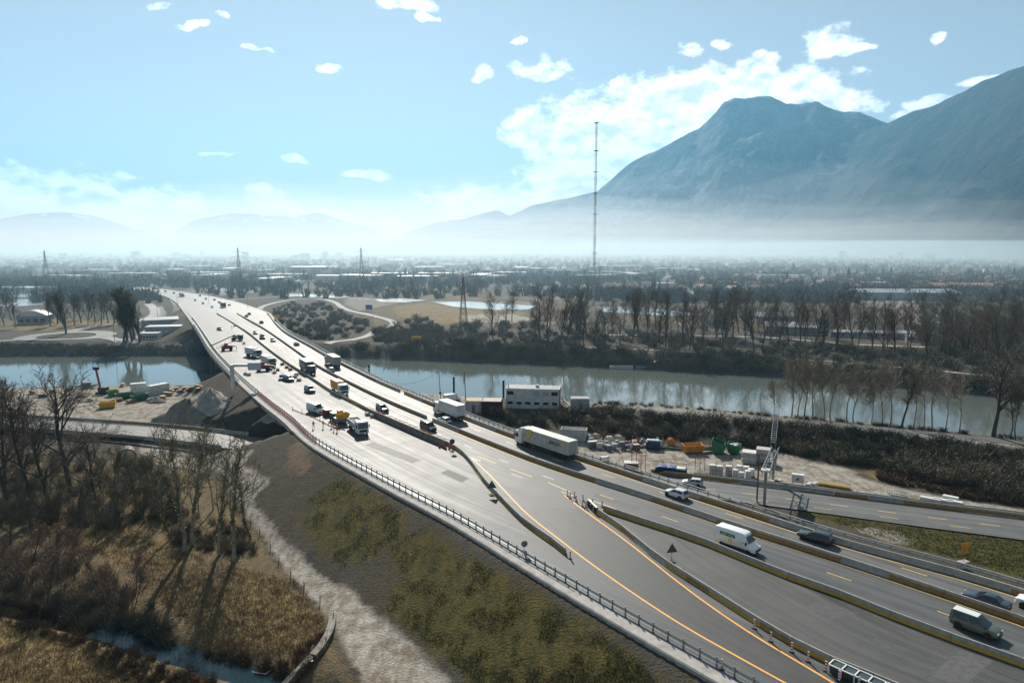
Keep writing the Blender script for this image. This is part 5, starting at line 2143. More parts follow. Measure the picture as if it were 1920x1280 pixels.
for (px, py, L, W, H, mm, rm, lb, tr) in ((923, 771, 5.6, 5.0, 3.6, M_BROWN, M_PINKROOF, 'dark brown shed with dusty pink roof beside the cabin office', -.1),
                                         (889, 768, 4.6, 4.6, 3.3, M_WCONT, M_OCHRE, 'white cabin with ochre roof next to the dark brown shed', -.1),
                                         (1087, 770, 5.2, 3.6, 3.3, M_GCONT, M_ROOFG, 'small grey double container east of the cabin office', .1)):
    p = G(px, py, -6.6)
    p.z = ground_z(p.x, p.y) - .05
    c = container('site_cabin', lb, p, L, W, H, mm, facing(p, tr), None, 'cabin', rm)
    MB().box((0, -W / 2 - .05, 1.1), (.9, .06, 2.1)).build('door', M_GREYMETAL, c)
van2 = make_van('white van parked on the pale ground behind the cabins', (.66, .68, .70), 5.2, 2.4, 1.95, False, 'parked_van')
p = GG(848, 752)
van2.location, van2.rotation_euler = p, (0, 0, .4)

# containers and skips in the yard
p = G(1076, 824, ZG)
container('open_container', 'white open-topped container with pale rim at the back of the yard', p, 6.4, 2.7, 2.9, M_WCONT, facing(p, -.12), open_top=True)


def skip(name, label, p, rz, m, L=5.2, W=2.4, H=1.7, rear=0.0, load=None):
    t = thing(name, label, 'skip', p, rz)
    z0 = .18
    b = MB()
    bl, tl, bw, tw = L * .86 / 2, L / 2, W * .8 / 2, W / 2
    o = [(-bl, -bw, z0), (bl, -bw, z0), (bl, bw, z0), (-bl, bw, z0), (-tl, -tw, H), (tl, -tw, H), (tl, tw, H + rear), (-tl, tw, H + rear)]
    k = .93
    i = [(x * k, y * k, z + (.08 if z < .5 else -.005)) for x, y, z in o]
    b.add(o + i, [(3, 2, 1, 0), (0, 1, 5, 4), (1, 2, 6, 5), (2, 3, 7, 6), (3, 0, 4, 7), (8, 9, 10, 11), (9, 8, 12, 13), (10, 9, 13, 14), (11, 10, 14, 15), (8, 11, 15, 12), (4, 5, 13, 12), (5, 6, 14, 13), (6, 7, 15, 14), (7, 4, 12, 15)])
    b.build('tub', m, t)
    for q in range(4):
        for s in (-1, 1):
            x = -tl * .75 + tl * 1.5 * q / 3
            MB().bar((x * .88, s * (bw + .04), z0), (x, s * (tw + .05), H - .02 + (rear if s > 0 else 0)), .12, .1).build('rib', m, t)
    for s in (-1, 1):
        MB().box((0, s * bw * .7, z0 / 2), (L * .8, .14, z0)).build('skid', M_CHASSIS, t)
    if load:
        r = random.Random(9)
        for q in range(7):
            MB().box((r.uniform(-tl * .6, tl * .6), r.uniform(-tw * .5, tw * .5), H - .2 + r.random() * .2), (r.uniform(.5, 1.1), r.uniform(.4, .8), .35), r.random() * 3).build('rubble', load, t)
    return t


p = G(1298, 847, ZG)
skip('skip', 'orange open skip standing in the yard', p, facing(p, .35), M_ORANGE_P, 5.0, 2.7, 1.9)
p = G(1347, 848, ZG)
skip('skip', 'tall empty green skip in the yard', p, facing(p, 1.5), M_GREEN_P, 3.6, 2.9, 2.4, .9)
p = G(1376, 848, ZG)
skip('skip', 'green skip filled with white rubble', p, facing(p, 1.45), M_GREEN_P, 3.4, 2.9, 2.0, .4, M_BAG)
p = G(1326, 845, ZG)
lg = thing('log', 'cut tree trunk lying between the orange and green skips', 'log', p, .3)
MB().tube((-1.6, 0, .7), (1.4, 0, .6), .55, .62, 12).build('stem', M_WOOD, lg)
for s in ((-1.2, .3, 1.4, 2.4), (.9, -.2, 1.1, 2.8)):
    MB().tube((s[0], 0, .8), (s[0] + s[1], .3, s[3]), .16, .08, 6).build('stub', M_WOOD, lg)

# stacks of slabs
for (px, py, L, n_, lb) in ((1404, 866, 3.0, 6, 'stack of white concrete slabs next to the green skips'), (1430, 864, 3.0, 7, 'stack of grey and white slabs beside the gantry')):
    p = G(px, py, ZG)
    t = thing('slab_stack', lb, 'slab stack', p, facing(p, -.05))
    for k in range(n_):
        MB().box((random.Random(k).uniform(-.08, .08), 0, .22 + k * .44), (L, 2.6, .34)).build('slab', M_BAG if k % 3 == 2 else M_STONE, t)
        MB().box((0, 0, .02 + k * .44), (L * .8, .2, .08)).build('spacer', M_WOOD, t)

# big bags / tanks along the lower road
bagm = None
for i, (px, py, w, h, lb) in enumerate([(1336, 888, 1.5, 2.1, 'a'), (1349, 890, 1.5, 2.1, 'a'), (1366, 890, 1.5, 2.1, 'a'), (1379, 895, 1.1, 1.7, 'b'), (1390, 899, 1.1, 1.6, 'b'), (1402, 898, 1.2, 1.8, 'b'), (1386, 887, 1.3, 1.7, 'b'), (1399, 888, 1.3, 1.6, 'b'), (1408, 892, 1.3, 1.5, 'b')]):
    p = G(px, py, ZG)
    if lb == 'a':
        t = thing('liquid_tank', 'tall white liquid tank in a cage at the edge of the yard', 'tank', p, facing(p), 'caged tanks in the yard')
        for z in (h * .26, h * .76):
            bevelled(MB().box((0, 0, z), (w * .9, w * .8, h * .46)), 'tank', M_BAG, t, .12, 2)
        for sx in (-1, 0, 1):
            for sy in (-1, 1):
                MB().box((sx * w * .47, sy * w * .43, h / 2), (.05, .05, h)).build('cage_bar', M_STEEL, t)
        for z in (.1, h * .5, h * .98):
            MB().box((0, -w * .44, z), (w * .98, .05, .06)).build('cage_bar', M_STEEL, t)
    else:
        t = thing('big_bag', 'square white bulk bag set down beside the caged tanks', 'bulk bag', p, facing(p, (i % 3 - 1) * .2), 'bulk bags in the yard')
        bevelled(MB().box((0, 0, h / 2 + .12), (w, w, h), 0, .94), 'sack', M_BAG, t, .14, 2)
        MB().box((0, 0, .06), (w * 1.05, w * 1.05, .12)).build('pallet', M_WOOD, t)

# blue-covered flat rack
p = G(1258, 888, ZG)
t = thing('material_rack', 'long dark rack with blue plastic sheeting in the yard', 'rack', p, facing(p, -.1))
MB().box((0, 0, .7), (6.6, 1.8, 1.3)).build('frame', M_CHASSIS, t)
for k, mm in enumerate((M_BLUE_P, M_BLUE_P, M_BAG)):
    bevelled(MB().box((-1.9 + k * 2.0, 0, 1.48), (1.9, 1.7, .35)), 'sheet', mm, t, .1, 2)
MB().tube((-4.6, 1.5, 2.0), (3.6, 1.6, 2.0), .05, .05, 6).build('pole', M_RUST, t)
for x in (-3.0, 0, 3.0):
    MB().tube((x, 1.55, 0), (x, 1.55, 2.0), .05, .05, 6).build('upright', M_RUST, t)

# scaffold towers
for (px, py, nx_, hh, mm, lb) in ((1197, 884, 4, 4.6, M_RED_P, 'red scaffold frame rising behind the guard rail'), (1312, 882, 3, 3.0, M_RUST, 'brown rebar frame beside the caged tanks')):
    p = G(px, py, ZG)
    t = thing('scaffold', lb, 'scaffold', p, facing(p))
    for i in range(nx_):
        for j in range(2):
            x, y = (i - (nx_ - 1) / 2) * 1.0, j * 1.4
            MB().tube((x, y, 0), (x, y, hh * (1 - .12 * ((i + j) % 2))), .06, .06, 6).build('standard', mm, t)
    for z in (1.2, 2.6):
        for j in range(2):
            MB().bar((-(nx_ - 1) / 2, j * 1.4, z), ((nx_ - 1) / 2, j * 1.4, z), .05, .05).build('ledger', mm, t)
    MB().bar((-(nx_ - 1) / 2, 0, .3), ((nx_ - 1) / 2, 0, 2.8), .05, .05).build('brace', mm, t)
p = G(1183, 883, ZG)
container('storage_box', 'cream storage box with brown front beside the red scaffold', p, 3.2, 2.2, 2.0, mat('dusty_brown', (.30, .20, .15), .8, var=.3), facing(p), None, 'storage box', M_BAG, False)
p = G(1134, 868, ZG)
t = thing('water_tank', 'small white rounded tank near the rear of the lettered lorry', 'tank', p, .3)
bevelled(MB().box((0, 0, .95), (1.9, 1.2, 1.3)), 'tank', M_BAG, t, .25, 3)
for s in (-.6, .6):
    MB().box((s, 0, .15), (.2, 1.1, .3)).build('leg', M_STEEL, t)

# scrap and stores at the foot of the shrub bank
M_SC = [M_RED_P, M_BLUE_P, M_TARP, M_STONE, M_WOOD, M_GREYMETAL, M_BAG, M_BAG, M_STONE, M_BAG, M_TARP, M_GREEN_P, M_RUST]
rnd = random.Random(21)
K = 0
for (px, py) in [(1103, 826), (1112, 826), (1120, 833), (1128, 836), (1137, 836), (1147, 838), (1156, 834), (1166, 840), (1172, 836), (1181, 837), (1190, 833), (1197, 838), (1208, 836), (1216, 838), (1118, 822), (1143, 828), (1160, 828), (1205, 829), (1111, 838), (1152, 841), (1131, 828), (1176, 830), (1187, 829), (1124, 840), (1162, 844), (1178, 843), (1193, 843), (1214, 831), (1236, 836), (1242, 841), (1268, 838), (1140, 843), (1232, 828), (1270, 842), (1108, 832), (1150, 832), (1169, 828)]:
    p = G(px, py, ZG)
    mm, m2 = rnd.choice(M_SC), rnd.choice(M_SC)
    kind = rnd.choice(['crate', 'bundle', 'heap', 'crate'])
    if kind == 'crate':
        t = thing('crate', 'battered crate of site stores at the foot of the shrub bank', 'crate', p, rnd.random() * 3, 'crates at the foot of the shrub bank')
        L, W, H = rnd.uniform(1.2, 2.6), rnd.uniform(.9, 1.5), rnd.uniform(.7, 1.5)
        MB().box((0, 0, H / 2 + .1), (L, W, H)).build('box', mm, t)
        for s in (-1, 1):
            MB().box((s * L * .3, 0, .05), (.15, W, .1)).build('runner', M_WOOD, t)
        bevelled(MB().box((0, 0, H + .18), (L * .9, W * .9, .16)), 'cover', m2, t, .05, 1)
    elif kind == 'bundle':
        t = thing('pipe_bundle', 'bundle of pipes lying at the foot of the shrub bank', 'pipe bundle', p, rnd.uniform(-.6, .6), 'pipe bundles at the foot of the shrub bank')
        for q in range(5):
            MB().tube((-2, -.5 + .25 * (q % 3) + .12 * (q // 3), .14 + .24 * (q // 3)), (2, -.5 + .25 * (q % 3) + .12 * (q // 3), .14 + .24 * (q // 3)), .12, .12, 8).build('pipe', mm, t)
    else:
        t = thing('scrap_heap', 'tangled heap of scrap at the foot of the shrub bank', 'scrap heap', p, 0, 'scrap heaps at the foot of the shrub bank')
        for q in range(9):
            a = Vector((rnd.uniform(-1.1, 1.1), rnd.uniform(-.8, .8), rnd.uniform(.05, .6)))
            b = a + Vector((rnd.uniform(-1, 1), rnd.uniform(-1, 1), rnd.uniform(-.1, .7)))
            MB().bar(a, b, rnd.uniform(.1, .5), rnd.uniform(.08, .3)).build('scrap', rnd.choice(M_SC), t)
p = G(1224, 840, ZG)
t = thing('tarp_covered_load', 'dark blue covered load with white sacks on top in the yard', 'covered load', p, facing(p))
bevelled(MB().box((0, 0, .9), (3.4, 2.0, 1.8)), 'cover', mat('navy_tarp', (.025, .05, .12), .6, var=.3), t, .15, 2)
for k in range(3):
    bevelled(MB().box((-1 + k, .1, 1.98), (.95, 1.2, .4)), 'sack', M_BAG, t, .12, 2)
p = G(1258, 836, ZG)
t = thing('cable_drum', 'orange cable drum in front of the dark shrubs', 'cable drum', p, facing(p, .3))
for s in (-1, 1):
    d = MB().lathe([(1.05, -.05), (1.05, .05)], 20)
    d.v = [(a, c + s * .45, b + 1.06) for a, b, c in d.v]
    d.build('flange', M_ORANGE_P, t)
d = MB().lathe([(.55, -.45), (.55, .45)], 14)
d.v = [(a, c, b + 1.06) for a, b, c in d.v]
d.build('core', M_WOOD, t)
# cabinet, pipes and stone blocks farther along
p = G(1495, 909, ZG)
t = thing('site_cabinet', 'white electrical cabinet on legs near the gantry', 'cabinet', p, facing(p))
MB().box((0, 0, 1.5), (2.3, 1.2, 1.7)).build('case', M_BAG, t)
MB().box((0, -.62, 1.45), (.5, .05, .5)).build('panel', M_BLUE_P, t)
for sx in (-1, 1):
    for sy in (-.5, .5):
        MB().box((sx * 1.0, sy, .33), (.14, .14, .66)).build('leg', M_STEEL, t)
p = G(1562, 912, ZG)
t = thing('pipe_bundle', 'long orange pipe lying along the yard guard rail', 'pipe bundle', p, facing(p, -.06))
for q in range(3):
    MB().tube((-3.2, .35 * q, .2), (3.2, .35 * q, .2), .19, .19, 10).build('pipe', M_YEL_P, t)
p = G(1523, 911, ZG)
t = thing('sack_heap', 'white sacks heaped beside the orange pipe', 'sacks', p, .2)
for q in range(4):
    bevelled(MB().box((-.9 + .62 * q, .2 * (q % 2), .34 + .1 * (q % 2)), (.7, .9, .6), .2 * q), 'sack', M_BAG, t, .15, 2)
p = G(1455, 905, ZG)
t = thing('sack_heap', 'red-striped sacks at the foot of the gantry', 'sacks', p, .2)
for q in range(3):
    bevelled(MB().box((-.8 + .9 * q, .1 * q, .32), (.85, .6, .55), .1 * q), 'sack', M_RED_P if q == 1 else M_BAG, t, .14, 2)
for i, (px, py, L) in enumerate([(1744, 941, 3.4), (1768, 944, 3.2), (1782, 938, 2.6), (1790, 947, 2.6)]):
    p = G(px, py, ZG)
    t = thing('stone_block', 'long pale stone block laid beside the lower road barrier', 'stone block', p, facing(p, -.12), 'stone blocks by the lower road')
    bevelled(MB().box((0, 0, .45), (L, 1.1, .9)), 'block', M_BAG, t, .06, 1)
p = G(1681, 927, ZG)
t = thing('steel_rack', 'low white comb-like rack beside the lower road barrier', 'rack', p, facing(p, -.1))
MB().box((0, 0, .2), (3.6, .3, .2)).build('base', M_BAG, t)
for k in range(9):
    MB().box((-1.7 + k * .42, 0, .65), (.08, .2, .8)).build('tooth', M_BAG, t)

# ------------------------------------------------------------------ gantries
p0, p1 = G(1433, 946, ZG), G(1449, 902, ZG)
gt = thing('sign_gantry', 'steel truss sign gantry spanning the lower road beside the yard', 'gantry', (0, 0, 0))
d = (p1 - p0)
d.z = 0
u = d.normalized()
n = Vector((u.y, -u.x, 0))
topz = ZG + 7.0
for q in (p0, p1):
    MB().box((q.x, q.y, (ZG + topz) / 2 - .2), (.5, .5, topz - ZG - .4), math.atan2(u.y, u.x)).build('column', M_CONC, gt)
a0, a1 = p0 - u * 1.0, p1 + u * 1.5
for sz in (-1.4, .0):
    for sn in (-.7, .7):
        MB().bar(a0 + n * sn + Vector((0, 0, topz - ZG + sz)), a1 + n * sn + Vector((0, 0, topz - ZG + sz)), .14, .14).build('chord', M_STEEL, gt)
L = (a1 - a0).length
kk = 9
for i in range(kk):
    q0, q1 = a0 + u * (L * i / kk), a0 + u * (L * (i + 1) / kk)
    for sn in (-.7, .7):
        MB().bar(q0 + n * sn + Vector((0, 0, topz - ZG - (1.4 if i % 2 else 0))), q1 + n * sn + Vector((0, 0, topz - ZG - (0 if i % 2 else 1.4))), .1, .1).build('brace', M_STEEL, gt)
    MB().bar(q0 + n * .7 + Vector((0, 0, topz - ZG)), q0 - n * .7 + Vector((0, 0, topz - ZG)), .1, .1).build('strut', M_STEEL, gt)
c = p0.lerp(p1, .42)
MB().box((c.x + n.x * .95, c.y + n.y * .95, topz - .3), (5.4, .12, 3.0), math.atan2(u.y, u.x)).build('sign_panel', M_GREYMETAL, gt)
MB().box((a0.x, a0.y, topz + .25), (1.5, 1.5, .1), math.atan2(u.y, u.x)).build('end_plate', M_BAG, gt)
p = G(1419, 941, ZG)
t = thing('rusty_pole', 'tall rusty brown pole beside the gantry column', 'pole', p)
MB().tube((0, 0, 0), (0, 0, 9.6), .17, .14, 8).build('shaft', M_RUST, t)
MB().box((0, 0, .1), (.6, .6, .2)).build('foot', M_CONC, t)
# steel stair up the bank behind the gantry
p0, p1 = GG(1449, 846), GG(1455, 792)
t = thing('bank_stair', 'narrow steel stair climbing the shrub bank to the river path', 'stair', p0)
dv = p1 - p0
dv.z += 2.2
for s in (-.6, .6):
    MB().bar(Vector((s, 0, 2.0)), dv + Vector((s, 0, 1.4)), .12, .22).build('stringer', M_STEEL, t)
    MB().bar(Vector((s, 0, 3.1)), dv + Vector((s, 0, 2.5)), .07, .07).build('handrail', M_STEEL, t)
for k in range(16):
    q = Vector((0, 0, 2.0)).lerp(dv + Vector((0, 0, 1.4)), (k + .5) / 16)
    MB().box(q, (1.2, .35, .06)).build('tread', M_STEEL, t)
for s in (-.6, .6):
    MB().tube((s, 0, -.4), (s, 0, 3.1), .07, .07, 6).build('post', M_STEEL, t)
    MB().tube(dv + Vector((s, 0, -2.4)), dv + Vector((s, 0, 2.6)), .07, .07, 6).build('post', M_STEEL, t)

# cantilever gantry over the closed carriageway on the bridge
p = GR(437, 727)
t = thing('sign_gantry', 'pale cantilever sign gantry reaching over the closed carriageway', 'gantry', p)
M_PALE = mat('pale_grey_paint', (.56, .57, .56), .5, .1, var=.2, scale=1)
MB().box((0, 0, 3.2), (.9, .9, 7.4)).build('column', M_PALE, t)
MB().box((3.9, .5, 6.6), (7.6, .6, .7)).build('arm', M_PALE, t)
MB().box((6.6, -.1, 6.4), (3.8, .15, 2.2)).build('sign_panel', mat('panel_blue_grey', (.45, .52, .58), .5), t)

# ------------------------------------------------------------------ works on the closed carriageway
M_ORANGE_C = mat('high_visibility_orange', (.80, .13, .03), .7)
M_SKIN = mat('skin', (.42, .25, .17), .6)


def make_person(name, label, pose, group):
    """one continuous body grown over a posed skeleton; helmet and boots are children"""
    t = thing(name, label, 'person', group=group)
    J = dict(pelvis=(0, 0, .98, .15, .11), waist=(0, 0, 1.12, .14, .10), chest=(.02, 0, 1.34, .17, .12), neck=(.03, 0, 1.52, .06, .06), head0=(.04, 0, 1.60, .085, .09), head1=(.05, 0, 1.72, .085, .10),
             shl=(.02, .19, 1.44, .075, .075), ell=(.03 + .12 * pose, .27, 1.17, .055, .055), wrl=(.10 + .22 * pose, .24, .97 + .1 * pose, .04, .04), hal=(.13 + .25 * pose, .23, .88 + .12 * pose, .045, .03),
             shr=(.02, -.19, 1.44, .075, .075), elr=(.0, -.28, 1.17, .055, .055), wrr=(.10, -.26, .95, .04, .04), har=(.12, -.25, .86, .045, .03),
             hil=(0, .10, .92, .105, .105), knl=(.05 + .1 * pose, .11, .51, .07, .07), anl=(-.02 + .12 * pose, .12, .10, .05, .05), tol=(.14 + .12 * pose, .13, .045, .045, .035),
             hir=(0, -.10, .92, .105, .105), knr=(.03 - .08 * pose, -.11, .51, .07, .07), anr=(-.05 - .18 * pose, -.12, .10, .05, .05), tor=(.11 - .18 * pose, -.13, .045, .045, .035))
    E = [('pelvis', 'waist'), ('waist', 'chest'), ('chest', 'neck'), ('neck', 'head0'), ('head0', 'head1'), ('chest', 'shl'), ('shl', 'ell'), ('ell', 'wrl'), ('wrl', 'hal'), ('chest', 'shr'), ('shr', 'elr'), ('elr', 'wrr'), ('wrr', 'har'),
         ('pelvis', 'hil'), ('hil', 'knl'), ('knl', 'anl'), ('anl', 'tol'), ('pelvis', 'hir'), ('hir', 'knr'), ('knr', 'anr'), ('anr', 'tor')]
    ks = list(J)
    me = bpy.data.meshes.new('body')
    me.from_pydata([J[k][:3] for k in ks], [(ks.index(a), ks.index(b)) for a, b in E], [])
    tmp = bpy.data.objects.new('body', me)
    COL.objects.link(tmp)
    tmp.modifiers.new('skin', 'SKIN')
    sv = me.skin_vertices[0].data
    for i, k in enumerate(ks):
        sv[i].radius = J[k][3:]
        sv[i].use_root = k == 'pelvis'
    tmp.modifiers.new('sub', 'SUBSURF').levels = 1
    dg = bpy.context.evaluated_depsgraph_get()
    dg.update()
    out = bpy.data.meshes.new_from_object(tmp.evaluated_get(dg))
    bpy.data.objects.remove(tmp)
    out.materials.clear()
    out.materials.append(M_ORANGE_C)
    out.materials.append(M_SKIN)
    out.materials.append(M_BLACK)
    for f in out.polygons:
        c_ = f.center
        f.use_smooth = True
        f.material_index = 1 if (c_.z > 1.54 or (abs(c_.y) > .2 and c_.z < 1.0 + .12 * pose and c_.z > .8)) else (2 if c_.z < .14 else 0)
    obj('body', out, t)
    h = MB().lathe([(.165, 0), (.13, .02), (.12, .09), (.07, .145), (.01, .16)], 12, (.05, 0, 1.70))
    h.build('helmet', M_BAG, t, True)
    b = MB().box((.01, 0, 1.25), (.30, .40, .06)).box((.01, 0, 1.08), (.28, .36, .06))
    for z, s_ in ((1.27, (.31, .41)), (1.08, (.29, .37))):
        pass
    bevelled(b, 'reflective_band', M_BAG, t, .02, 1)
    return t


w0 = make_person('person', 'worker in orange overalls and white helmet standing beside the tipper truck', 0.0, 'workers in orange by the tipper truck')
w1 = make_person('person', 'worker in orange overalls stepping forward near the guard rail netting', 1.0, 'workers in orange walking by the netting')
for i, (px, py) in enumerate([(626, 807), (632, 809), (622, 801)]):
    q = w0 if i == 0 else dup(w0)
    q.location, q.rotation_euler = GR(px, py), (0, 0, 1.2 * i)
for i, (px, py) in enumerate([(588, 803), (606, 802)]):
    q = w1 if i == 0 else dup(w1)
    q.location, q.rotation_euler = GR(px, py), (0, 0, -1 + 2 * i)
w2 = make_person('person', 'worker in orange alone at the far end of the closed carriageway', 0.0, None)
w2.location = GR(435, 617)
# timber edging laid on the deck with pegs
t = thing('timber_edging', 'pale timber edging with short pegs laid on the closed carriageway', 'edging')
ed = smooth_line([GR(*q) for q in [(548, 768), (575, 778), (600, 789), (625, 801), (648, 807)]], 1.0)
for a, b in zip(ed[::3], ed[3::3]):
    MB().bar(a + Vector((0, 0, .08)), b + Vector((0, 0, .08)), .14, .14).build('plank', M_WOOD, t)
for a in ed[::5]:
    MB().box(a + Vector((.1, 0, .45)), (.1, .1, .9)).build('peg', M_RUST, t)

# red generator, yellow mixer, red telehandler, boom lift
p = GR(614, 779)
t = thing('generator', 'small red generator box beside the works van', 'generator', p, heading(p, False))
MB().box((0, 0, .95), (2.2, 1.5, 1.4)).build('case', M_RED_P, t)
MB().box((1.12, 0, .9), (.04, 1.1, .8)).build('grille', M_BLACK, t)
for x in (-.6, .6):
    for s in (-1, 1):
        wheel(t, x, s * .7, .3, .2)
p = GR(634, 790)
t = thing('concrete_mixer', 'dark green and yellow road paver behind the workers', 'paver', p, heading(p, False))
MB().box((-1.5, 0, 1.2), (2.2, 2.2, 1.6)).build('engine', M_GREEN_P, t)
MB().box((1.6, 0, .9), (2.4, 2.6, .9)).build('deck', M_GREYMETAL, t)
b = MB().add([(2.0, -1.2, 1.3), (3.4, -1.2, 1.3), (3.4, 1.2, 1.3), (2.0, 1.2, 1.3), (1.7, -1.5, 2.5), (3.8, -1.5, 2.5), (3.8, 1.5, 2.5), (1.7, 1.5, 2.5)], [(3, 2, 1, 0), (0, 1, 5, 4), (1, 2, 6, 5), (2, 3, 7, 6), (3, 0, 4, 7)])
b.build('hopper', M_YEL_P, t)
MB().box((0, .5, 2.3), (1.2, 1.2, .9)).build('seat_box', M_YEL_P, t)
for x in (-1.8, 0, 1.8):
    for s in (-1, 1):
        wheel(t, x, s * 1.1, .45, .35)
for (px, py, lb, tr) in ((494, 695, 'red telescopic handler parked behind the cantilever gantry', .2), (426, 657, 'red working machine at the bridge edge below the boom', .4)):
    p = GR(px, py)
    t = thing('telehandler', lb, 'telehandler', p, tr)
    bevelled(MB().box((0, 0, 1.25), (4.2, 2.0, 1.1)), 'chassis', M_RED_P, t, .15, 2)
    bevelled(MB().box((-.4, .55, 2.2), (1.5, .9, 1.3)), 'cab', M_GLASS, t, .12, 2)
    MB().bar((-2.0, -.5, 2.3), (3.4, -.5, 1.6), .4, .45).build('boom', M_RED_P, t)
    MB().box((3.6, -.5, .9), (.2, 1.3, 1.1)).build('fork', M_BLACK, t)
    for x in (-1.4, 1.4):
        for s in (-1, 1):
            wheel(t, x, s * 1.05, .62, .42)
p, q = GR(445, 638), GR(399, 655)
t = thing('boom_truck', 'dark green boom truck with its long arm laid across to the bridge edge', 'boom truck', p, 0)
MB().box((0, 0, .9), (4.6, 2.3, .6)).build('chassis', M_CHASSIS, t)
bevelled(MB().box((1.4, 0, 1.9), (1.7, 2.2, 1.5)), 'cab', mat('dull_green', (.07, .13, .11), .5), t, .15, 2)
MB().box((-1.0, 0, 1.7), (1.6, 1.6, 1.1)).build('turret', M_STONE, t)
dv = q - p
MB().bar((-1.0, 0, 2.6), (dv.x, dv.y, 1.9), .45, .5).build('boom', mat('boom_brown', (.30, .20, .14), .6, var=.3), t)
for x in (-1.5, 1.5):
    for s in (-1, 1):
        wheel(t, x, s * 1.1, .5, .32)
# loose gear around the parked vehicles
rnd = random.Random(4)
for i, (px, py) in enumerate([(508, 694), (515, 700), (520, 695), (527, 713), (528, 706), (556, 704), (561, 714), (553, 708), (457, 645), (466, 704), (460, 702), (545, 694), (538, 690), (530, 684), (452, 640), (440, 612), (698, 782), (690, 778)]):
    p = GR(px, py)
    t = thing('site_gear', 'small pallet of site gear left on the closed carriageway', 'site gear', p, rnd.random() * 3, 'gear on the closed carriageway')
    MB().box((0, 0, .07), (1.5, 1.2, .14)).build('pallet', M_WOOD, t)
    MB().box((rnd.uniform(-.2, .2), 0, .14 + .3), (rnd.uniform(.7, 1.3), .9, .6)).build('load', rnd.choice(M_SC), t)
    MB().tube((-.9, .5, .5), (rnd.uniform(.6, 1.4), -.4, rnd.uniform(.7, 1.4)), .06, .06, 6).build('bar', rnd.choice([M_RUST, M_STEEL]), t)

# ------------------------------------------------------------------ site west of the bridge on the river bank
for (px, py, L, H, mm, lb, tr) in ((260, 734, 4.6, 2.9, M_WCONT, 'small white container among the green skips by the river', .0), (297, 737, 6.6, 3.0, M_WCONT, 'long white container on the river bank west of the bridge', .55)):
    p = GG(px, py)
    container('container', lb, p, L, 2.5, H, mm, facing(p, tr), None, 'container', M_BAG)
for (px, py, mm, L, lb, tr) in ((235, 747, M_GREEN_P, 5.5, 'long green skip behind the yellow one on the river bank', .1), (262, 750, M_GREEN_P, 5.0, 'tilted green skip next to the white container', .5), (202, 764, M_YEL_P, 4.6, 'yellow skip beside the bare trees on the river bank', -.1), (212, 742, mat('leaf_green', (.06, .22, .05), .6), 3.0, 'small bright green skip near the drill mast', .3)):
    p = GG(px, py)
    skip('skip', lb, p, facing(p, tr), mm, L, 2.5, 1.9)
p = GG(190, 738)
t = thing('drill_rig', 'drilling rig with red mast and dark head on the river bank', 'drill rig', p)
MB().bar((0, 0, .5), (-1.1, 0, 8.2), .5, .5).build('mast', M_RED_P, t)
bevelled(MB().box((-1.1, 0, 8.6), (1.6, 1.2, 1.1)), 'head', M_CHASSIS, t, .2, 2)
bevelled(MB().box((.8, 0, 1.5), (2.6, 2.2, 1.7)), 'cab', M_CHASSIS, t, .15, 2)
for s in (-.9, .9):
    bevelled(MB().box((.4, s, .4), (3.6, .5, .8)), 'track', M_BLACK, t, .25, 2)
p = GG(165, 727)
t = thing('boat', 'small grey covered boat on the river bank', 'boat', p, .2)
hull = loft([(-2.6, [(1.0, .5), (1.1, 1.1), (-1.1, 1.1), (-1.0, .5)]), (1.0, [(1.0, .35), (1.2, 1.15), (-1.2, 1.15), (-1.0, .35)]), (3.0, [(.1, .8), (.15, 1.3), (-.15, 1.3), (-.1, .8)])])
bevelled(hull, 'hull', M_GREYMETAL, t, .06, 1)
bevelled(MB().box((-.4, 0, 1.6), (3.0, 1.6, .9)), 'cover', M_TARP, t, .3, 2)
MB().box((-.2, 0, .2), (2.0, 1.2, .4)).build('cradle', M_WOOD, t)
rnd = random.Random(8)
for i, (px, py) in enumerate([(222, 722), (230, 724), (238, 722), (320, 735), (330, 732), (338, 736), (348, 731), (355, 734), (362, 730), (370, 733), (120, 742), (100, 735), (80, 744), (60, 738), (130, 732), (150, 745), (170, 752), (305, 748), (222, 752), (245, 755), (45, 726), (70, 722), (110, 724), (372, 727), (315, 741)]):
    p = GG(px, py)
    t = thing('timber_pile', 'untidy pile of planks and panels on the river bank site', 'timber pile', p, rnd.random() * 3, 'piles on the river bank site')
    m1 = rnd.choice([M_WOOD, M_STONE, M_BAG, M_TARP, M_RUST, M_BLUE_P])
    for k in range(5):
        MB().box((rnd.uniform(-.4, .4), rnd.uniform(-.3, .3), .12 + k * .22), (rnd.uniform(1.8, 3.4), rnd.uniform(.5, 1.6), .2), rnd.uniform(-.5, .5)).build('plank', m1 if k % 2 else M_WOOD, t)


def heap(name, label, px, py, rx, ry, h, m, seed):
    p = GG(px, py)
    nr, na = 9, 26
    vs = [(0, 0, h)]
    rs = np.random.RandomState(seed)
    ph = rs.rand(4) * 6
    for i in range(1, nr + 1):
        for k in range(na):
            t = 2 * math.pi * k / na
            q = i / nr
            w = 1 + .24 * math.sin(2 * t + ph[0]) + .12 * math.sin(5 * t + ph[1])
            z = h * (1 - q) ** 1.05 + (rs.rand() - .5) * .26 * h * (1 - q * .7)
            vs.append((rx * q * w * math.cos(t), ry * q * w * math.sin(t), z if i < nr else -.8))
    fs = [(0, 1 + k, 1 + (k + 1) % na) for k in range(na)]
    for i in range(nr - 1):
        for k in range(na):
            a, b = 1 + i * na + k, 1 + i * na + (k + 1) % na
            fs.append((a, a + na, b + na, b))
    o = MB().add(vs, fs).build(name, m, None, True)
    o.location = p
    return tag(o, label, 'gravel heap')


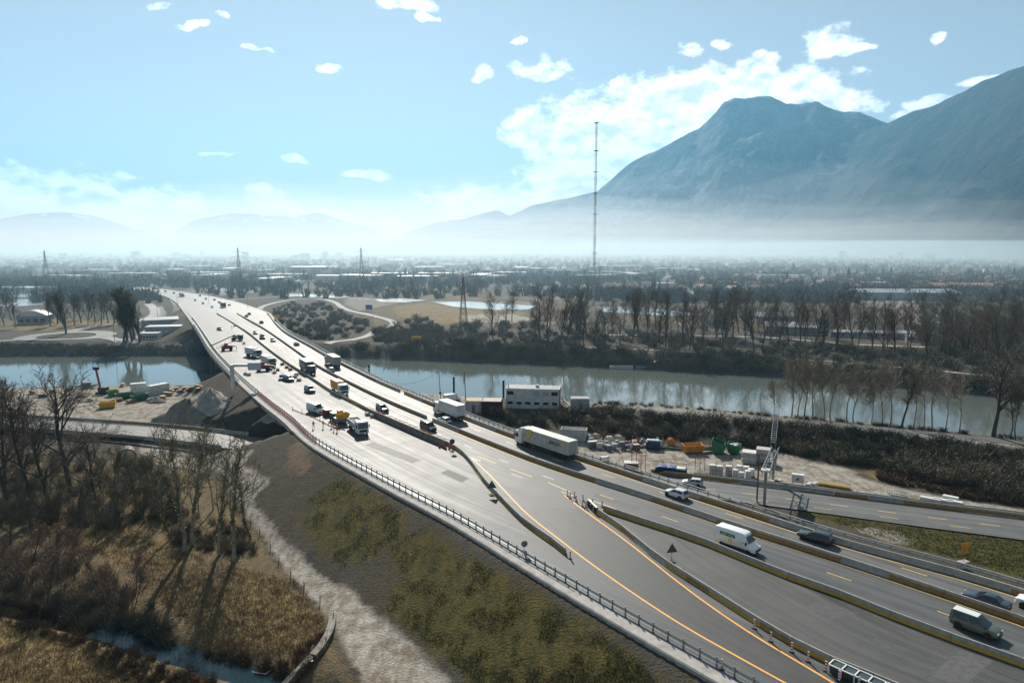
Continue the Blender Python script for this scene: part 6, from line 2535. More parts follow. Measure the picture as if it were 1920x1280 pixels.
M_HEAP = mat('gravel_heap', (.26, .23, .18), .95, col2=(.17, .15, .12), scale=.5, bump=.12, bscale=3)
heap('gravel_heap', 'tall brown gravel heap left of the bridge abutment', 352, 788, 9, 8, 6.6, M_HEAP, 1)
heap('gravel_heap', 'pale gravel heap behind the tall brown one at the bridge', 398, 765, 8, 7, 6.0, mat('pale_gravel_heap', (.36, .34, .30), .95, col2=(.24, .22, .19), scale=.5, bump=.1, bscale=3), 2)
heap('gravel_heap', 'dark low heap beside the site track on the river bank', 292, 752, 4, 3.4, 1.4, mat('dark_heap', (.09, .08, .075), .95, var=.4, scale=1, bump=.1, bscale=3), 3)
# site track kerb and culvert pipes in the field
t = thing('culvert_pipe', 'large dark culvert pipe lying by the gravel flat', 'pipe', GG(240, 868), .5)
d = MB()
for a, b in ((1.6, 1.9),):
    n = 18
    for y in (-1.6, 1.6):
        d.v += [(r * math.cos(2 * math.pi * k / n), y, 1.9 + r * math.sin(2 * math.pi * k / n)) for r in (a, b) for k in range(n)]
    for k in range(n):
        j = (k + 1) % n
        d.f += [(n + k, n + j, 3 * n + j, 3 * n + k), (j, k, 2 * n + k, 2 * n + j), (k, j, n + j, n + k), (2 * n + j, 2 * n + k, 3 * n + k, 3 * n + j)]
d.build('pipe_shell', M_CHASSIS, t)
for s in (-1, 1):
    MB().box((s * 1.2, 0, .15), (.4, 2.6, .3)).build('chock', M_WOOD, t)
# curved drainage wall and fence posts beside the stony track
dl_ = smooth_line([GG(*q) for q in [(624, 1163), (620, 1185), (606, 1212), (584, 1240), (560, 1264), (535, 1290)]], 1.2)
t = thing('drain_wall', 'curved grey concrete drainage wall running down from the stony track', 'drain wall')
for a, b in zip(dl_, dl_[1:]):
    MB().bar(a + Vector((0, 0, .15)), b + Vector((0, 0, .15)), .9, 1.1).build('segment', M_CONC_D, t)
for i, (px, py) in enumerate([(487, 1002), (507, 1030), (523, 1055), (570, 1103), (600, 1128), (625, 1162), (585, 1255), (545, 1082), (470, 985)]):
    p = GG(px, py)
    t = thing('fence_post', 'short weathered fence post along the edge of the stony track', 'fence post', p, 0, 'posts along the stony track')
    MB().tube((0, 0, -.2), (.05, .02, 1.35), .07, .06, 7).build('stake', M_CHASSIS, t)
    MB().box((.04, .02, 1.1), (.16, .16, .06)).build('collar', M_STEEL, t)
# white pipe frame by the stream
t = thing('stream_railing', 'white angled pipe railing at the edge of the stream', 'railing', GG(500, 1262), .2)
for a, b in (((-1.6, .1, .3), (0, -.6, .35)), ((0, -.6, .35), (1.1, .8, .4)), ((1.1, .8, .4), (-.4, 1.2, .4))):
    MB().tube(a, b, .06, .06, 7).build('pipe', M_BAG, t)
for a in ((-1.6, .1), (0, -.6), (1.1, .8)):
    MB().tube((a[0], a[1], -.4), (a[0], a[1], .4), .04, .04, 6).build('stake', M_STEEL, t)

# poles and cables on the near bank
pl = []
for (px, py, h, lb) in ((826, 745, 8.5, 'thin black cable pole beside the motorway with a box on it'), (874, 768, 11.5, 'tall black cable pole in front of the cabins')):
    p = GG(px, py)
    t = thing('cable_pole', lb, 'pole', p)
    MB().tube((0, 0, -.3), (-.4, 0, h), .13, .09, 7).build('shaft', M_BLACK, t)
    MB().box((-.05, -.2, 1.6), (.7, .4, .8)).build('box', M_BLACK, t)
    pl.append(p + Vector((-.4, 0, h)))
for (px, py, h) in ((851, 727, 3.6), (944, 737, 4.2), (692, 700, 3.4)):
    p = G(px, py, -9)
    t = thing('mooring_post', 'thick dark mooring post at the water edge', 'post', p, 0, 'mooring posts')
    MB().tube((0, 0, -5), (0, 0, h), .38, .38, 10).build('shaft', M_CHASSIS, t)
    MB().lathe([(.45, 0), (.45, .2), (.2, .4)], 10, (0, 0, h - .05)).build('cap', M_CHASSIS, t)


def cable(name, label, a, b, sag, r):
    m = MB()
    pts = [a.lerp(b, k / 24) - Vector((0, 0, sag * 4 * (k / 24) * (1 - k / 24))) for k in range(25)]
    m.path(pts, r, 4)
    return tag(m.build(name, M_BLACK), label, 'cable')


cable('cable', 'sagging black cable between the two poles by the cabins', pl[0], pl[1], 1.6, .04)
cable('cable', 'sagging cable from the near pole out over the river', pl[0], G(690, 690, -4), 5.0, .04)

# landing stage on the far bank
p = G(1190, 690, ZW)
t = thing('landing_stage', 'pale floating landing stage with a red chute on the far bank', 'landing stage', p)
MB().box((-6, 0, .5), (10, 4, 1.2)).build('pontoon', M_STONE, t)
MB().box((4, .5, .6), (7, 3.6, 1.4)).build('barge', M_GREYMETAL, t)
for k in range(5):
    MB().bar((7 + k * .9, 0, 1 + 2.2 * math.sin(k / 4 * 1.5)), (7.9 + k * .9, 0, 1 + 2.2 * math.sin((k + 1) / 4 * 1.5)), 1.4, 1.0).build('chute', M_RED_P, t)

# ------------------------------------------------------------------ mast and pylons
M_MASTR, M_MASTW = mat('mast_red', (.30, .10, .09), .6), mat('mast_white', (.42, .43, .44), .6)
p = G(1113, 572, ZG)
mt = thing('radio_mast', 'very tall guyed lattice mast banded red and white', 'radio mast', p)
MH, HW = 149.0, .95
NSEC = 18
for i in range(NSEC):
    z0, z1 = MH * i / NSEC, MH * (i + 1) / NSEC
    m = MB()
    c = [(HW * math.cos(a), HW * math.sin(a)) for a in (0.5, 2.6, 4.7)]
    for k in range(3):
        x, y = c[k]
        x2, y2 = c[(k + 1) % 3]
        m.tube((x, y, z0), (x, y, z1), .12, .12, 5, False)
        n = 4
        for q in range(n):
            za, zb = z0 + (z1 - z0) * q / n, z0 + (z1 - z0) * (q + 1) / n
            m.tube((x, y, za), (x2, y2, zb), 0.06, .06, 4, False)
            m.tube((x, y, za), (x2, y2, za), .06, .06, 4, False)
    m.build('section', M_MASTR if i % 2 == 0 or i > 14 else M_MASTW, mt)
for z in (148, 126, 109, 92, 75, 43):
    MB().lathe([(1.5, 0), (1.5, .5)], 10, (0, 0, z)).build('platform', M_GREYMETAL, mt)
    MB().bar((-2.6, 0, z + .3), (3.4, 0, z + .3), .2, .2).build('aerial', M_GREYMETAL, mt)
for a in (.6, 2.7, 4.8):
    for z in (126, 92, 43):
        MB().tube((0, 0, z), (math.cos(a) * 75, math.sin(a) * 75, 0), .035, .035, 3, False).build('guy_wire', M_STEEL, mt)


def pylon(label, px, py, h, m, group=None, w=3.4, rz=.3):
    t = thing('power_pylon', label, 'pylon', GG(px, py), rz, group)
    b = MB()

    def hw(z):
        q = z / h
        return w * (1 - q) ** 1.25 + .35
    levels = [h * q for q in (0, .14, .27, .39, .5, .6, .69, .77, .84, .9, .95, 1.0)]
    cs = ((-1, -1), (1, -1), (1, 1), (-1, 1))
    for a, c in zip(levels, levels[1:]):
        for k in range(4):
            x, y = cs[k]
            x2, y2 = cs[(k + 1) % 4]
            b.tube((x * hw(a), y * hw(a), a), (x * hw(c), y * hw(c), c), .20, .18, 4, False)
            b.tube((x * hw(a), y * hw(a), a), (x2 * hw(c), y2 * hw(c), c), .11, .11, 4, False)
            b.tube((x2 * hw(a), y2 * hw(a), a), (x * hw(c), y * hw(c), c), .11, .11, 4, False)
            b.tube((x * hw(c), y * hw(c), c), (x2 * hw(c), y2 * hw(c), c), .11, .11, 4, False)
    b.build('lattice', m, t)
    for z, wd in ((h * .66, w * 1.9), (h * .78, w * 2.4), (h * .90, w * 1.6)):
        a = MB()
        for s in (-1, 1):
            a.tube((s * .4, 0, z), (s * wd, 0, z), .15, .08, 4, False)
            a.tube((s * .4, 0, z + h * .045), (s * wd, 0, z), .12, .08, 4, False)
            a.tube((s * wd, 0, z), (s * wd, 0, z - h * .035), .12, .12, 5)
        a.build('crossarm', m, t)
    return t


M_PYL = mat('pylon_grey', (.16, .17, .18), .6, .3)
pylon('grey lattice pylon behind the poplars far left of the motorway', 88, 528, 44, M_PYL)
pylon('grey lattice pylon beside the bright river beyond the motorway bend', 450, 548, 48, M_PYL)
pylon('grey lattice pylon beyond the loop ramp', 679, 548, 48, M_PYL)
pylon('smaller reddish lattice pylon at the edge of the dry field', 869, 608, 30, mat('pylon_red', (.30, .20, .18), .6), None, 2.0)
a, b = G(869, 540, 14), G(2150, 735, 6)
cable('power_cable', 'upper power cable crossing in front of the far bank trees', a, b, 6, .05)
cable('power_cable', 'lower power cable crossing in front of the far bank trees', a - Vector((0, 0, 2.4)), b - Vector((3, 6, 2.4)), 6, .05)
# lamp columns along the far motorway
M_LAMPC = mat('lamp_column_grey', (.2, .21, .22), .6, .3)
l0 = thing('street_lamp', 'tall lamp column along the motorway beyond the river', 'street lamp', (0, 0, 0), 0, 'lamp columns beyond the river')
MB().tube((0, 0, 0), (0, 0, 10), .14, .09, 6).build('column', M_LAMPC, l0)
MB().bar((0, 0, 10), (1.6, 0, 10.3), .1, .1).build('arm', M_LAMPC, l0)
MB().box((1.9, 0, 10.3), (.8, .3, .16)).build('lantern', M_LAMPC, l0)
for i, (px, py) in enumerate([(465, 579), (392, 571), (312, 550), (333, 577), (296, 604), (262, 632), (215, 640), (700, 618), (560, 562), (640, 573)]):
    (l0 if i == 0 else dup(l0)).location = GG(px, py)

# ------------------------------------------------------------------ buildings beyond the river
M_WALLS = [mat('render_cream', (.50, .46, .40), .9, var=.15), mat('render_white', (.62, .61, .58), .9, var=.15), mat('render_grey', (.34, .34, .33), .9, var=.15), mat('render_pink', (.50, .38, .33), .9, var=.15)]
M_ROOFS = [mat('tile_red', (.32, .17, .12), .85, var=.3, scale=.4), mat('tile_brown', (.22, .15, .11), .85, var=.3, scale=.4), mat('sheet_white', (.62, .63, .63), .35, .0, var=.15, scale=.1), mat('sheet_grey', (.36, .38, .39), .4, .2, var=.15, scale=.1)]


def house(name, label, cat, L, W, H, rh, wm, rm, group=None, windows=0):
    t = thing(name, label, cat, group=group)
    MB().box((0, 0, H / 2 - .5), (L, W, H + 1)).build('wall', wm, t)
    e = .4
    if rh > .3:
        r = MB().add([(-L / 2 - e, -W / 2 - e, H - .1), (L / 2 + e, -W / 2 - e, H - .1), (L / 2 + e, W / 2 + e, H - .1), (-L / 2 - e, W / 2 + e, H - .1), (-L / 2 - e, 0, H + rh), (L / 2 + e, 0, H + rh)],
                     [(3, 2, 1, 0), (0, 1, 5, 4), (2, 3, 4, 5), (1, 2, 5), (3, 0, 4)])
        r = r.build('roof', rm, t)
        if cat == 'house':
            MB().box((L * .2, W * .18, H + rh * .8), (.7, .7, 1.8)).build('chimney', wm, r)
    else:
        MB().box((0, 0, H + .2), (L + .4, W + .4, .4)).build('roof', rm, t)
    for k in range(windows):
        x = -L / 2 + L * (k % 6 + .5) / 6
        z = 1.6 + (k // 6) * 3.0
        if z + .8 < H:
            w = MB().box((x, -W / 2 - .02, z), (1.3, .12, 1.4)).build('window', M_BAG, t)
            MB().box((x, -W / 2 - .05, z), (1.1, .12, 1.2)).build('pane', M_GLASS, w)
    return t


rnd = random.Random(33)
# near farm buildings among the trees on the far bank
for (px, py, L, W, H, rh, wi, ri, rz, lb) in (
        (1480, 625, 26, 12, 4.5, 2.2, 2, 2, -.25, 'long white-roofed shed among the far bank trees'), (1450, 606, 22, 12, 5, 2.0, 2, 3, -.25, 'grey-roofed shed behind the long white-roofed shed'),
        (1534, 626, 9, 9, 4, 3.2, 1, 2, .2, 'small shed with a steep pale roof beside the long shed'), (1600, 631, 26, 7, 3, .9, 2, 2, -.15, 'low white-topped greenhouse row behind the far bank trees'),
        (1676, 634, 18, 6, 3.2, 1.0, 2, 2, -.1, 'short white-roofed shed at the end of the greenhouse row'), (1340, 612, 10, 7, 4, 2, 1, 3, .1, 'small grey cottage near the river trees'),
        (1705, 640, 3.4, 2.6, 3.0, 0, 1, 2, .1, 'white box-shaped hut on the far bank lane'), (1690, 560, 90, 34, 7, 2.6, 2, 3, -.1, 'very large pale green-grey warehouse beyond the river'),
        (1800, 548, 60, 26, 8, 2.6, 3, 0, -.15, 'large red-brown roofed hall behind the pale warehouse'), (1625, 540, 46, 18, 7, .2, 1, 2, -.1, 'flat white-roofed works hall on the plain'),
        (1250, 540, 24, 16, 6, .2, 2, 2, 0, 'flat pale-roofed store near the foot of the mast'), (1355, 527, 40, 20, 6, .2, 3, 1, 0, 'long flat brown-roofed hall on the plain'),
        (580, 512, 66, 40, 12, .2, 2, 2, .05, 'big hall with bright white flat roof beyond the pylons'), (470, 512, 90, 20, 6, .2, 2, 2, .05, 'long low pale hall left of the big white-roofed hall'),
        (1030, 508, 150, 40, 6, .2, 2, 2, 0, 'long low white-roofed warehouse in the hazy plain'), (1170, 503, 160, 36, 6, .2, 3, 2, 0, 'far long white-roofed warehouse right of the mast'),
        (1430, 497, 170, 40, 7, .2, 2, 2, 0, 'far pale hall under the misty mountain foot'), (820, 520, 60, 30, 7, .2, 2, 2, 0, 'pale flat roof beyond the dry field'),
        (960, 518, 50, 30, 7, .2, 1, 2, .2, 'pale roof cluster left of the mast'), (620, 505, 30, 20, 6, .2, 1, 3, .2, 'small grey hall behind the big white-roofed hall'),
        (300, 613, 20, 10, 5, 1.2, 2, 3, .5, 'grey workshop beside the exit road'), (283, 636, 9, 5, 3.2, .2, 1, 2, .1, 'small white cabin with green side below the exit road'),
        (310, 625, 18, 9, 4, .2, 2, 3, .2, 'dark flat workshop below the grey one'), (40, 549, 60, 24, 6, .2, 1, 2, .0, 'long pale shed beyond the roundabout')):
    t = house('building', lb, 'building', L, W, H, rh, M_WALLS[wi], M_ROOFS[ri], None, 6 if L < 60 and py > 600 else 0)
    p = GG(px, py)
    t.location, t.rotation_euler = p, (0, 0, rz)
# building with a bowed white roof
p = GG(66, 606)
t = thing('domed_building', 'small building with a bowed white roof behind the roundabout', 'building', p, .25)
MB().box((0, 0, 2.6), (17, 9, 5.6)).build('wall', M_WALLS[2], t)
m = MB()
pr = [(-9 + 18 * k / 10, 5.2 + 3.4 * math.sin(math.pi * k / 10)) for k in range(11)]
m.side_prism(pr + [(9, 5.0), (-9, 5.0)], -5, 5)
m.build('roof', M_ROOFS[2], t)
for k in range(4):
    MB().box((-6 + 4 * k, -4.55, 2.2), (2.6, .1, 2.4)).build('window', M_GLASS, t)
# houses of the hazy plain
hp = [house('house', ('cream', 'white', 'grey', 'pinkish')[i % 4] + ' house with ' + ('red', 'brown')[i % 2] + ' tiled roof on the hazy plain', 'house', rnd.uniform(10, 15), rnd.uniform(8, 10), rnd.uniform(4.5, 6.5), 2.4, M_WALLS[i % 4], M_ROOFS[i % 2], ('cream', 'white', 'grey', 'pinkish')[i % 4] + ' houses on the plain') for i in range(4)]
wp = [house('warehouse', ('white', 'cream')[i % 2] + '-walled flat warehouse with ' + ('white', 'grey')[i % 2] + ' roof on the hazy plain', 'warehouse', rnd.uniform(36, 80), rnd.uniform(18, 34), rnd.uniform(6, 9), .2, M_WALLS[(i + 1) % 2], M_ROOFS[2 + i % 2], ('white', 'grey')[i % 2] + '-roofed warehouses on the plain') for i in range(4)]
ap = [house('apartment_block', 'pale apartment block far off in the haze', 'apartment block', rnd.uniform(22, 40), 14, rnd.uniform(16, 30), .2, M_WALLS[i % 3], M_ROOFS[3], 'apartment blocks in the haze') for i in range(3)]
used = set()


def scatter(protos, n, ylo, yhi, xlo, xhi, bias=1.0):
    for i in range(n):
        px, py = rnd.uniform(xlo, xhi), ylo + (yhi - ylo) * rnd.random() ** bias
        p = GG(px, py)
        if dist_line(np.array([p.x]), np.array([p.y]), LINE_C, 6)[0] < 45:
            continue
        a = protos[i % len(protos)]
        t = a if a.name not in used else dup(a)
        used.add(a.name)
        t.location, t.rotation_euler = p, (0, 0, rnd.uniform(-.5, .5) + (1.57 if rnd.random() < .3 else 0))


scatter(hp, 205, 488, 550, 1180, 1930)
scatter(hp, 70, 486, 535, 0, 1180)
scatter(wp, 60, 484, 530, 0, 1500, 1.4)
scatter(ap, 15, 480, 488, 20, 700)
scatter(ap, 7, 482, 488, 1560, 1880)
for o in hp + wp + ap:
    if o.name not in used:
        for c in list(o.children):
            bpy.data.objects.remove(c)
        bpy.data.objects.remove(o)

# ------------------------------------------------------------------ vegetation
def tree_arrays(rng, height, spread, up, n1, n2, n3, n4, trunk_r, fork=.3, twig_r=.022):
    """bare tree: returns (trunk+limb segments, twig segments); a segment is p, q, r0, r1"""
    big, fine = [], []

    def grow(p, d, length, r, level, nseg, wob, sink, upk):
        pts = [p]
        for k in range(nseg):
            d = d + rng.normal(0, wob, 3)
            d[2] += upk
            d = d / np.linalg.norm(d)
            q = pts[-1] + d * (length / nseg)
            r0 = r * (1 - .75 * k / nseg)
            r1 = r * (1 - .75 * (k + 1) / nseg)
            sink.append((pts[-1], q, r0, r1))
            pts.append(q)
        return pts, d

    def side(d, ang):
        a = rng.normal(0, 1, 3)
        a -= d * a.dot(d)
        a /= np.linalg.norm(a) + 1e-9
        v = d * math.cos(ang) + a * math.sin(ang)
        return v / np.linalg.norm(v)
    tp, td = grow(np.zeros(3), np.array([rng.normal(0, .05), rng.normal(0, .05), 1.0]), height * .82, trunk_r, 0, 8, .07, big, .05)
    for i in range(n1):
        t = fork + (1 - fork) * (i + rng.rand()) / n1
        k = min(int(t * 8), 7)
        b = tp[k] + (tp[k + 1] - tp[k]) * (t * 8 - k)
        d1 = side((tp[k + 1] - tp[k]) / np.linalg.norm(tp[k + 1] - tp[k]), rng.uniform(.45, .95) * spread)
        l1 = height * rng.uniform(.28, .42) * (1.25 - .75 * t) * (0.6 + .5 * spread)
        p1, e1 = grow(b, d1, l1, trunk_r * (.62 - .38 * t), 1, 5, .14, big, up)
        for j in range(n2):
            u = .25 + .75 * (j + rng.rand()) / n2
            kk = min(int(u * 5), 4)
            c = p1[kk] + (p1[kk + 1] - p1[kk]) * (u * 5 - kk)
            d2 = side((p1[kk + 1] - p1[kk]) / np.linalg.norm(p1[kk + 1] - p1[kk]), rng.uniform(.4, .9))
            l2 = l1 * rng.uniform(.35, .6)
            p2, e2 = grow(c, d2, l2, trunk_r * .16 * (1 - .4 * u), 2, 3, .16, fine, up)
            for q in range(n3):
                w = .2 + .8 * (q + rng.rand()) / n3
                k3 = min(int(w * 3), 2)
                c3 = p2[k3] + (p2[k3 + 1] - p2[k3]) * (w * 3 - k3)
                d3 = side((p2[k3 + 1] - p2[k3]) / np.linalg.norm(p2[k3 + 1] - p2[k3]), rng.uniform(.4, .9))
                p3, e3 = grow(c3, d3, l2 * rng.uniform(.35, .6), twig_r * 1.5, 3, 2, .18, fine, up)
                for s in range(n4):
                    c4 = p3[1] if s % 2 else p3[2]
                    grow(c4, side(e3, rng.uniform(.3, .9)), l2 * rng.uniform(.18, .36), twig_r, 4, 1, .1, fine, up)
    return big, fine


def tubes(segs, n):
    P = np.array([s[0] for s in segs])
    Q = np.array([s[1] for s in segs])
    r0 = np.array([s[2] for s in segs])
    r1 = np.array([s[3] for s in segs])
    D = Q - P
    D /= np.linalg.norm(D, axis=1, keepdims=True) + 1e-9
    ref = np.where(np.abs(D[:, 2:3]) < .9, np.array([[0, 0, 1.0]]), np.array([[1.0, 0, 0]]))
    U = np.cross(D, ref)
    U /= np.linalg.norm(U, axis=1, keepdims=True)
    Wv = np.cross(D, U)
    m = len(segs)
    V = np.zeros((m, 2 * n, 3))
    for k in range(n):
        a = 2 * math.pi * k / n
        o = U * math.cos(a) + Wv * math.sin(a)
        V[:, k] = P + o * r0[:, None]
        V[:, n + k] = Q + o * r1[:, None]
    f = np.array([[k, (k + 1) % n, n + (k + 1) % n, n + k] for k in range(n)])
    Fc = (np.arange(m)[:, None, None] * 2 * n + f[None]).reshape(-1, 4)
    return V.reshape(-1, 3), Fc


M_BARK = mat('grey_brown_bark', (.085, .07, .055), .9, col2=(.05, .042, .035), scale=1.2)
M_BARKP = mat('pale_bark', (.38, .34, .27), .85, col2=(.18, .16, .12), scale=.8)
M_TWIG = mat('winter_twigs', (.15, .115, .085), .9, col2=(.09, .075, .055), scale=.3)
M_TWIGG = mat('greenish_twigs', (.16, .14, .08), .9, col2=(.10, .095, .06), scale=.3)
M_TWIGR = mat('reddish_twigs', (.19, .105, .075), .9, col2=(.12, .08, .06), scale=.3)
M_TWIGP = mat('pale_twigs', (.34, .29, .22), .9, col2=(.2, .17, .13), scale=.3)
M_IVY = mat('ivy_leaves', (.06, .075, .02), .7, col2=(.16, .13, .03), scale=.7)
_leafcount = 0


def leaf_quads(rng, centres, radius, n, size):
    """n small leaf faces scattered round each centre"""
    C = np.repeat(centres, n, axis=0)
    o = rng.normal(0, 1, C.shape)
    o *= (radius * rng.rand(len(C), 1) ** .5) / (np.linalg.norm(o, axis=1, keepdims=True) + 1e-9)
    c = C + o
    a = rng.normal(0, 1, c.shape)
    a /= np.linalg.norm(a, axis=1, keepdims=True)
    b = np.cross(a, rng.normal(0, 1, c.shape))
    b /= np.linalg.norm(b, axis=1, keepdims=True) + 1e-9
    s = size * (.6 + .8 * rng.rand(len(c), 1))
    V = np.stack([c - a * s, c + b * s * .6, c + a * s, c - b * s * .6], 1).reshape(-1, 3)
    Fq = np.arange(len(c) * 4).reshape(-1, 4)
    return V, Fq


def make_tree(name, label, seed, height, spread, up, n=(9, 5, 5, 3), trunk_r=.28, bark=None, twig=None, fork=.3, ivy=0, group=None, cat='tree', twig_r=.03):
    rng = np.random.RandomState(seed)
    big, fine = tree_arrays(rng, height, spread, up, *n, trunk_r, fork, twig_r)
    t = thing(name, label, cat, group=group)
    V, Fq = tubes(big, 6)
    obj('trunk', np_mesh('trunk', V, Fq, bark or M_BARK, True), t)
    V, Fq = tubes(fine, 3)
    obj('crown', np_mesh('crown', V, Fq, twig or M_TWIG), t)
    if ivy:
        c = np.array([s[0] * (1 - q) + s[1] * q for s in big[:6 + ivy] for q in (0, .25, .5, .75)])
        V, Fq = leaf_quads(rng, c, .42, 16, .13)
        stuff(obj('ivy', np_mesh('ivy', V, Fq, M_IVY), t))
    return t


def plant(proto, spots, label=None, rnd_seed=1, smin=.85, smax=1.15, group=None, first=True):
    r = random.Random(rnd_seed)
    for i, s in enumerate(spots):
        px, py = s[0], s[1]
        k = s[2] if len(s) > 2 else r.uniform(smin, smax)
        t = proto if (i == 0 and first) else dup(proto)
        p = GG(px, py)
        t.location = (p.x, p.y, p.z - .15)
        t.rotation_euler = (0, 0, r.random() * 6.28)
        t.scale = (k, k, k)
        if label:
            t['label'] = label[i] if isinstance(label, list) else label


# left foreground: a stand of tall bare trees, some ivy-clad
g = 'bare trees standing by the stony track'
plant(make_tree('bare_tree', 'tall bare tree with ivy-clad trunk beside the stony track', 1, 19, .62, .06, (10, 5, 5, 3), .30, M_BARKP, M_TWIGG, .34, 6, g), [(345, 1032, 1.18), (362, 1022, 1.05), (438, 1050, 1.12), (412, 1040, 1.0)], ['tallest ivy-clad bare tree, of the pair standing back from the stony track', 'shorter ivy-clad bare tree close behind the tallest one', 'ivy-clad bare tree rising right at the edge of the stony track', 'ivy-clad bare tree between the track-side tree and the tallest pair'], 3)
plant(make_tree('bare_tree', 'slim bare tree with yellow-green mossy trunk at the edge of the stony track', 2, 12, .45, .10, (9, 4, 4, 3), .17, mat('mossy_bark', (.20, .17, .03), .9, col2=(.10, .09, .03), scale=1), M_TWIGG, .3, 4, 'mossy young trees by the stony track'), [(470, 1010, .95), (320, 1010, .8)], None, 4)
g = 'large bare trees left of the lower road'
plant(make_tree('bare_tree', 'large spreading bare tree beside the lower road', 3, 20, .95, .05, (11, 6, 6, 4), .42, M_BARK, M_TWIG, .26, 5, g), [(135, 930, 1.3), (60, 940, 1.2), (18, 950, 1.3), (180, 955, .85), (95, 955, 1.0)], ['largest spreading bare tree, its crown reaching over the lower road before the yellow skip', 'large spreading bare tree next to the narrow poplars by the lower road', 'large spreading bare tree standing in among the narrow poplars', 'small spreading bare tree near the dark culvert pipe', 'mid-sized spreading bare tree in the thicket between two larger ones'], 5)
plant(make_tree('bare_tree', 'tall narrow bare poplar at the left of the lower road', 4, 23, .38, .14, (16, 5, 5, 4), .32, M_BARK, M_TWIGR, .12, 0, 'narrow poplars left of the lower road'), [(8, 915, 1.05), (-30, 930, 1.0), (42, 905, .8)], None, 6)
plant(make_tree('young_tree', 'young bare tree with reddish twigs in the dry meadow', 5, 9, .6, .12, (10, 5, 5, 3), .11, M_BARK, M_TWIGR, .15, 0, 'young trees in the dry meadow'),
      [(60, 1060), (95, 1075), (140, 1085), (185, 1120), (205, 1140), (250, 1150), (20, 1090), (120, 1110), (165, 1065, .7), (255, 1105, .8), (40, 1120), (88, 1130)], None, 7, .75, 1.1)
plant(make_tree('young_tree', 'bushy young tree in the thicket below the lower road', 6, 10, .85, .08, (12, 6, 5, 4), .13, M_BARK, M_TWIGG, .08, 0, 'bushy young trees in the thicket'),
      [(30, 985), (75, 970), (110, 975), (215, 945), (255, 950), (285, 940), (225, 985), (270, 980), (150, 985), (190, 925, .8), (245, 915, .8), (300, 985, .8), (95, 925, .9), (20, 1020), (180, 1010, .8), (320, 950, .7), (60, 1010, .8)], None, 8, .75, 1.15)
plant(make_tree('bare_tree', 'slender pale-branched tree in front of the bridge abutment', 7, 15, .55, .10, (10, 5, 5, 3), .17, M_BARKP, M_TWIGG, .3, 0, 'slender trees before the abutment'), [(326, 935, 1.0), (400, 955, 1.1), (352, 925, .8), (372, 960, .9)], None, 9)
# right bank of the river: row along the path
spots = [(1450, 783, .9), (1484, 783), (1497, 785), (1508, 786), (1523, 786, 1.45), (1543, 788), (1557, 789), (1588, 792, 1.35), (1600, 792), (1634, 795, .9), (1652, 797), (1668, 799)]
plant(make_tree('bare_tree', 'slim bare tree in the row along the river path', 8, 12.5, .52, .07, (11, 6, 5, 3), .17, M_BARKP, M_TWIGP, .34, 0, 'trees in the row along the river path'), spots, None, 10, 1.2, 1.6)
spots = [(1712, 803, 1.25), (1732, 804, 1.1), (1748, 806, 1.35), (1772, 808, 1.1), (1798, 811, 1.1)]
plant(make_tree('bare_tree', 'pale-barked bare tree leaning in the row along the river path', 9, 14, .55, .06, (9, 5, 5, 3), .19, mat('birch_bark', (.46, .42, .36), .8, col2=(.2, .17, .14), scale=.9), M_TWIGP, .38, 0, 'pale trees in the row along the river path'), spots, None, 11)
plant(make_tree('bare_tree', 'massive dark bare tree at the end of the river path row', 10, 16, .85, .05, (11, 6, 6, 4), .42, M_BARK, M_TWIG, .3, 0), [(1862, 818, 1.35)], None, 12)
plant(make_tree('bare_tree', 'multi-stemmed dark tree standing near the pale trees of the row', 11, 14, .5, .10, (9, 6, 5, 4), .28, M_BARK, M_TWIG, .2, 0), [(1690, 801, 1.2)], None, 13)
plant(make_tree('bare_tree', 'thin leaning bare tree past the massive dark one', 12, 13, .5, .06, (9, 5, 5, 3), .16, M_BARK, M_TWIG, .3, 0, 'thin trees past the massive one'), [(1893, 822, 1.2), (1904, 824, 1.0), (1935, 827, 1.2)], None, 14)

# far bank
r = random.Random(77)
fa = [make_tree('bare_tree', ('round-crowned brown', 'tall narrow brown', 'wide reddish', 'upright greenish')[i] + ' bare tree on the wooded far bank', 20 + i, h, sp, u, (13, 6, 4, 3), .28, M_BARK, tw, fk, 0, ('round brown', 'narrow brown', 'wide reddish', 'upright greenish')[i] + ' trees on the far bank', 'tree', .035) for i, (h, sp, u, tw, fk) in enumerate([(19, .75, .08, M_TWIG, .14), (22, .55, .10, M_TWIG, .16), (17, .9, .06, M_TWIGR, .10), (20, .65, .10, M_TWIGG, .12)])]
spots = []
for px in range(1000, 1930, 17):
    t_ = (px - 1000) / 920
    spots.append((px + r.uniform(-8, 8), 642 + t_ * 32 + r.uniform(-16, 6)))
for px in range(1150, 1930, 24):
    t_ = (px - 1000) / 920
    spots.append((px + r.uniform(-8, 8), 612 + t_ * 26 + r.uniform(-14, 8)))
for px in range(1740, 1940, 12):
    spots.append((px, r.uniform(610, 690)))
spots += [(1030, 622), (1055, 628), (1080, 630), (1100, 626), (925, 640), (950, 606), (960, 604), (1190, 618), (1230, 620), (1325, 622), (1420, 596), (1385, 624), (1360, 636), (1362, 634)]
for i, s in enumerate(spots):
    a = fa[i % 4]
    t = a if i < 4 else dup(a)
    p = GG(*s)
    k = r.uniform(.85, 1.4)
    t.location, t.rotation_euler, t.scale = (p.x, p.y, p.z - .2), (0, 0, r.random() * 6.28), (k, k, k)
plant(make_tree('ivy_tree', 'dark ivy-covered tree on the far bank', 31, 15, .6, .06, (9, 5, 4, 3), .4, M_BARK, M_TWIG, .25, 36, 'ivy-covered trees on the far bank'), [(1360, 640, 1.0), (1237, 636, .9), (1345, 632, .8)], None, 15)
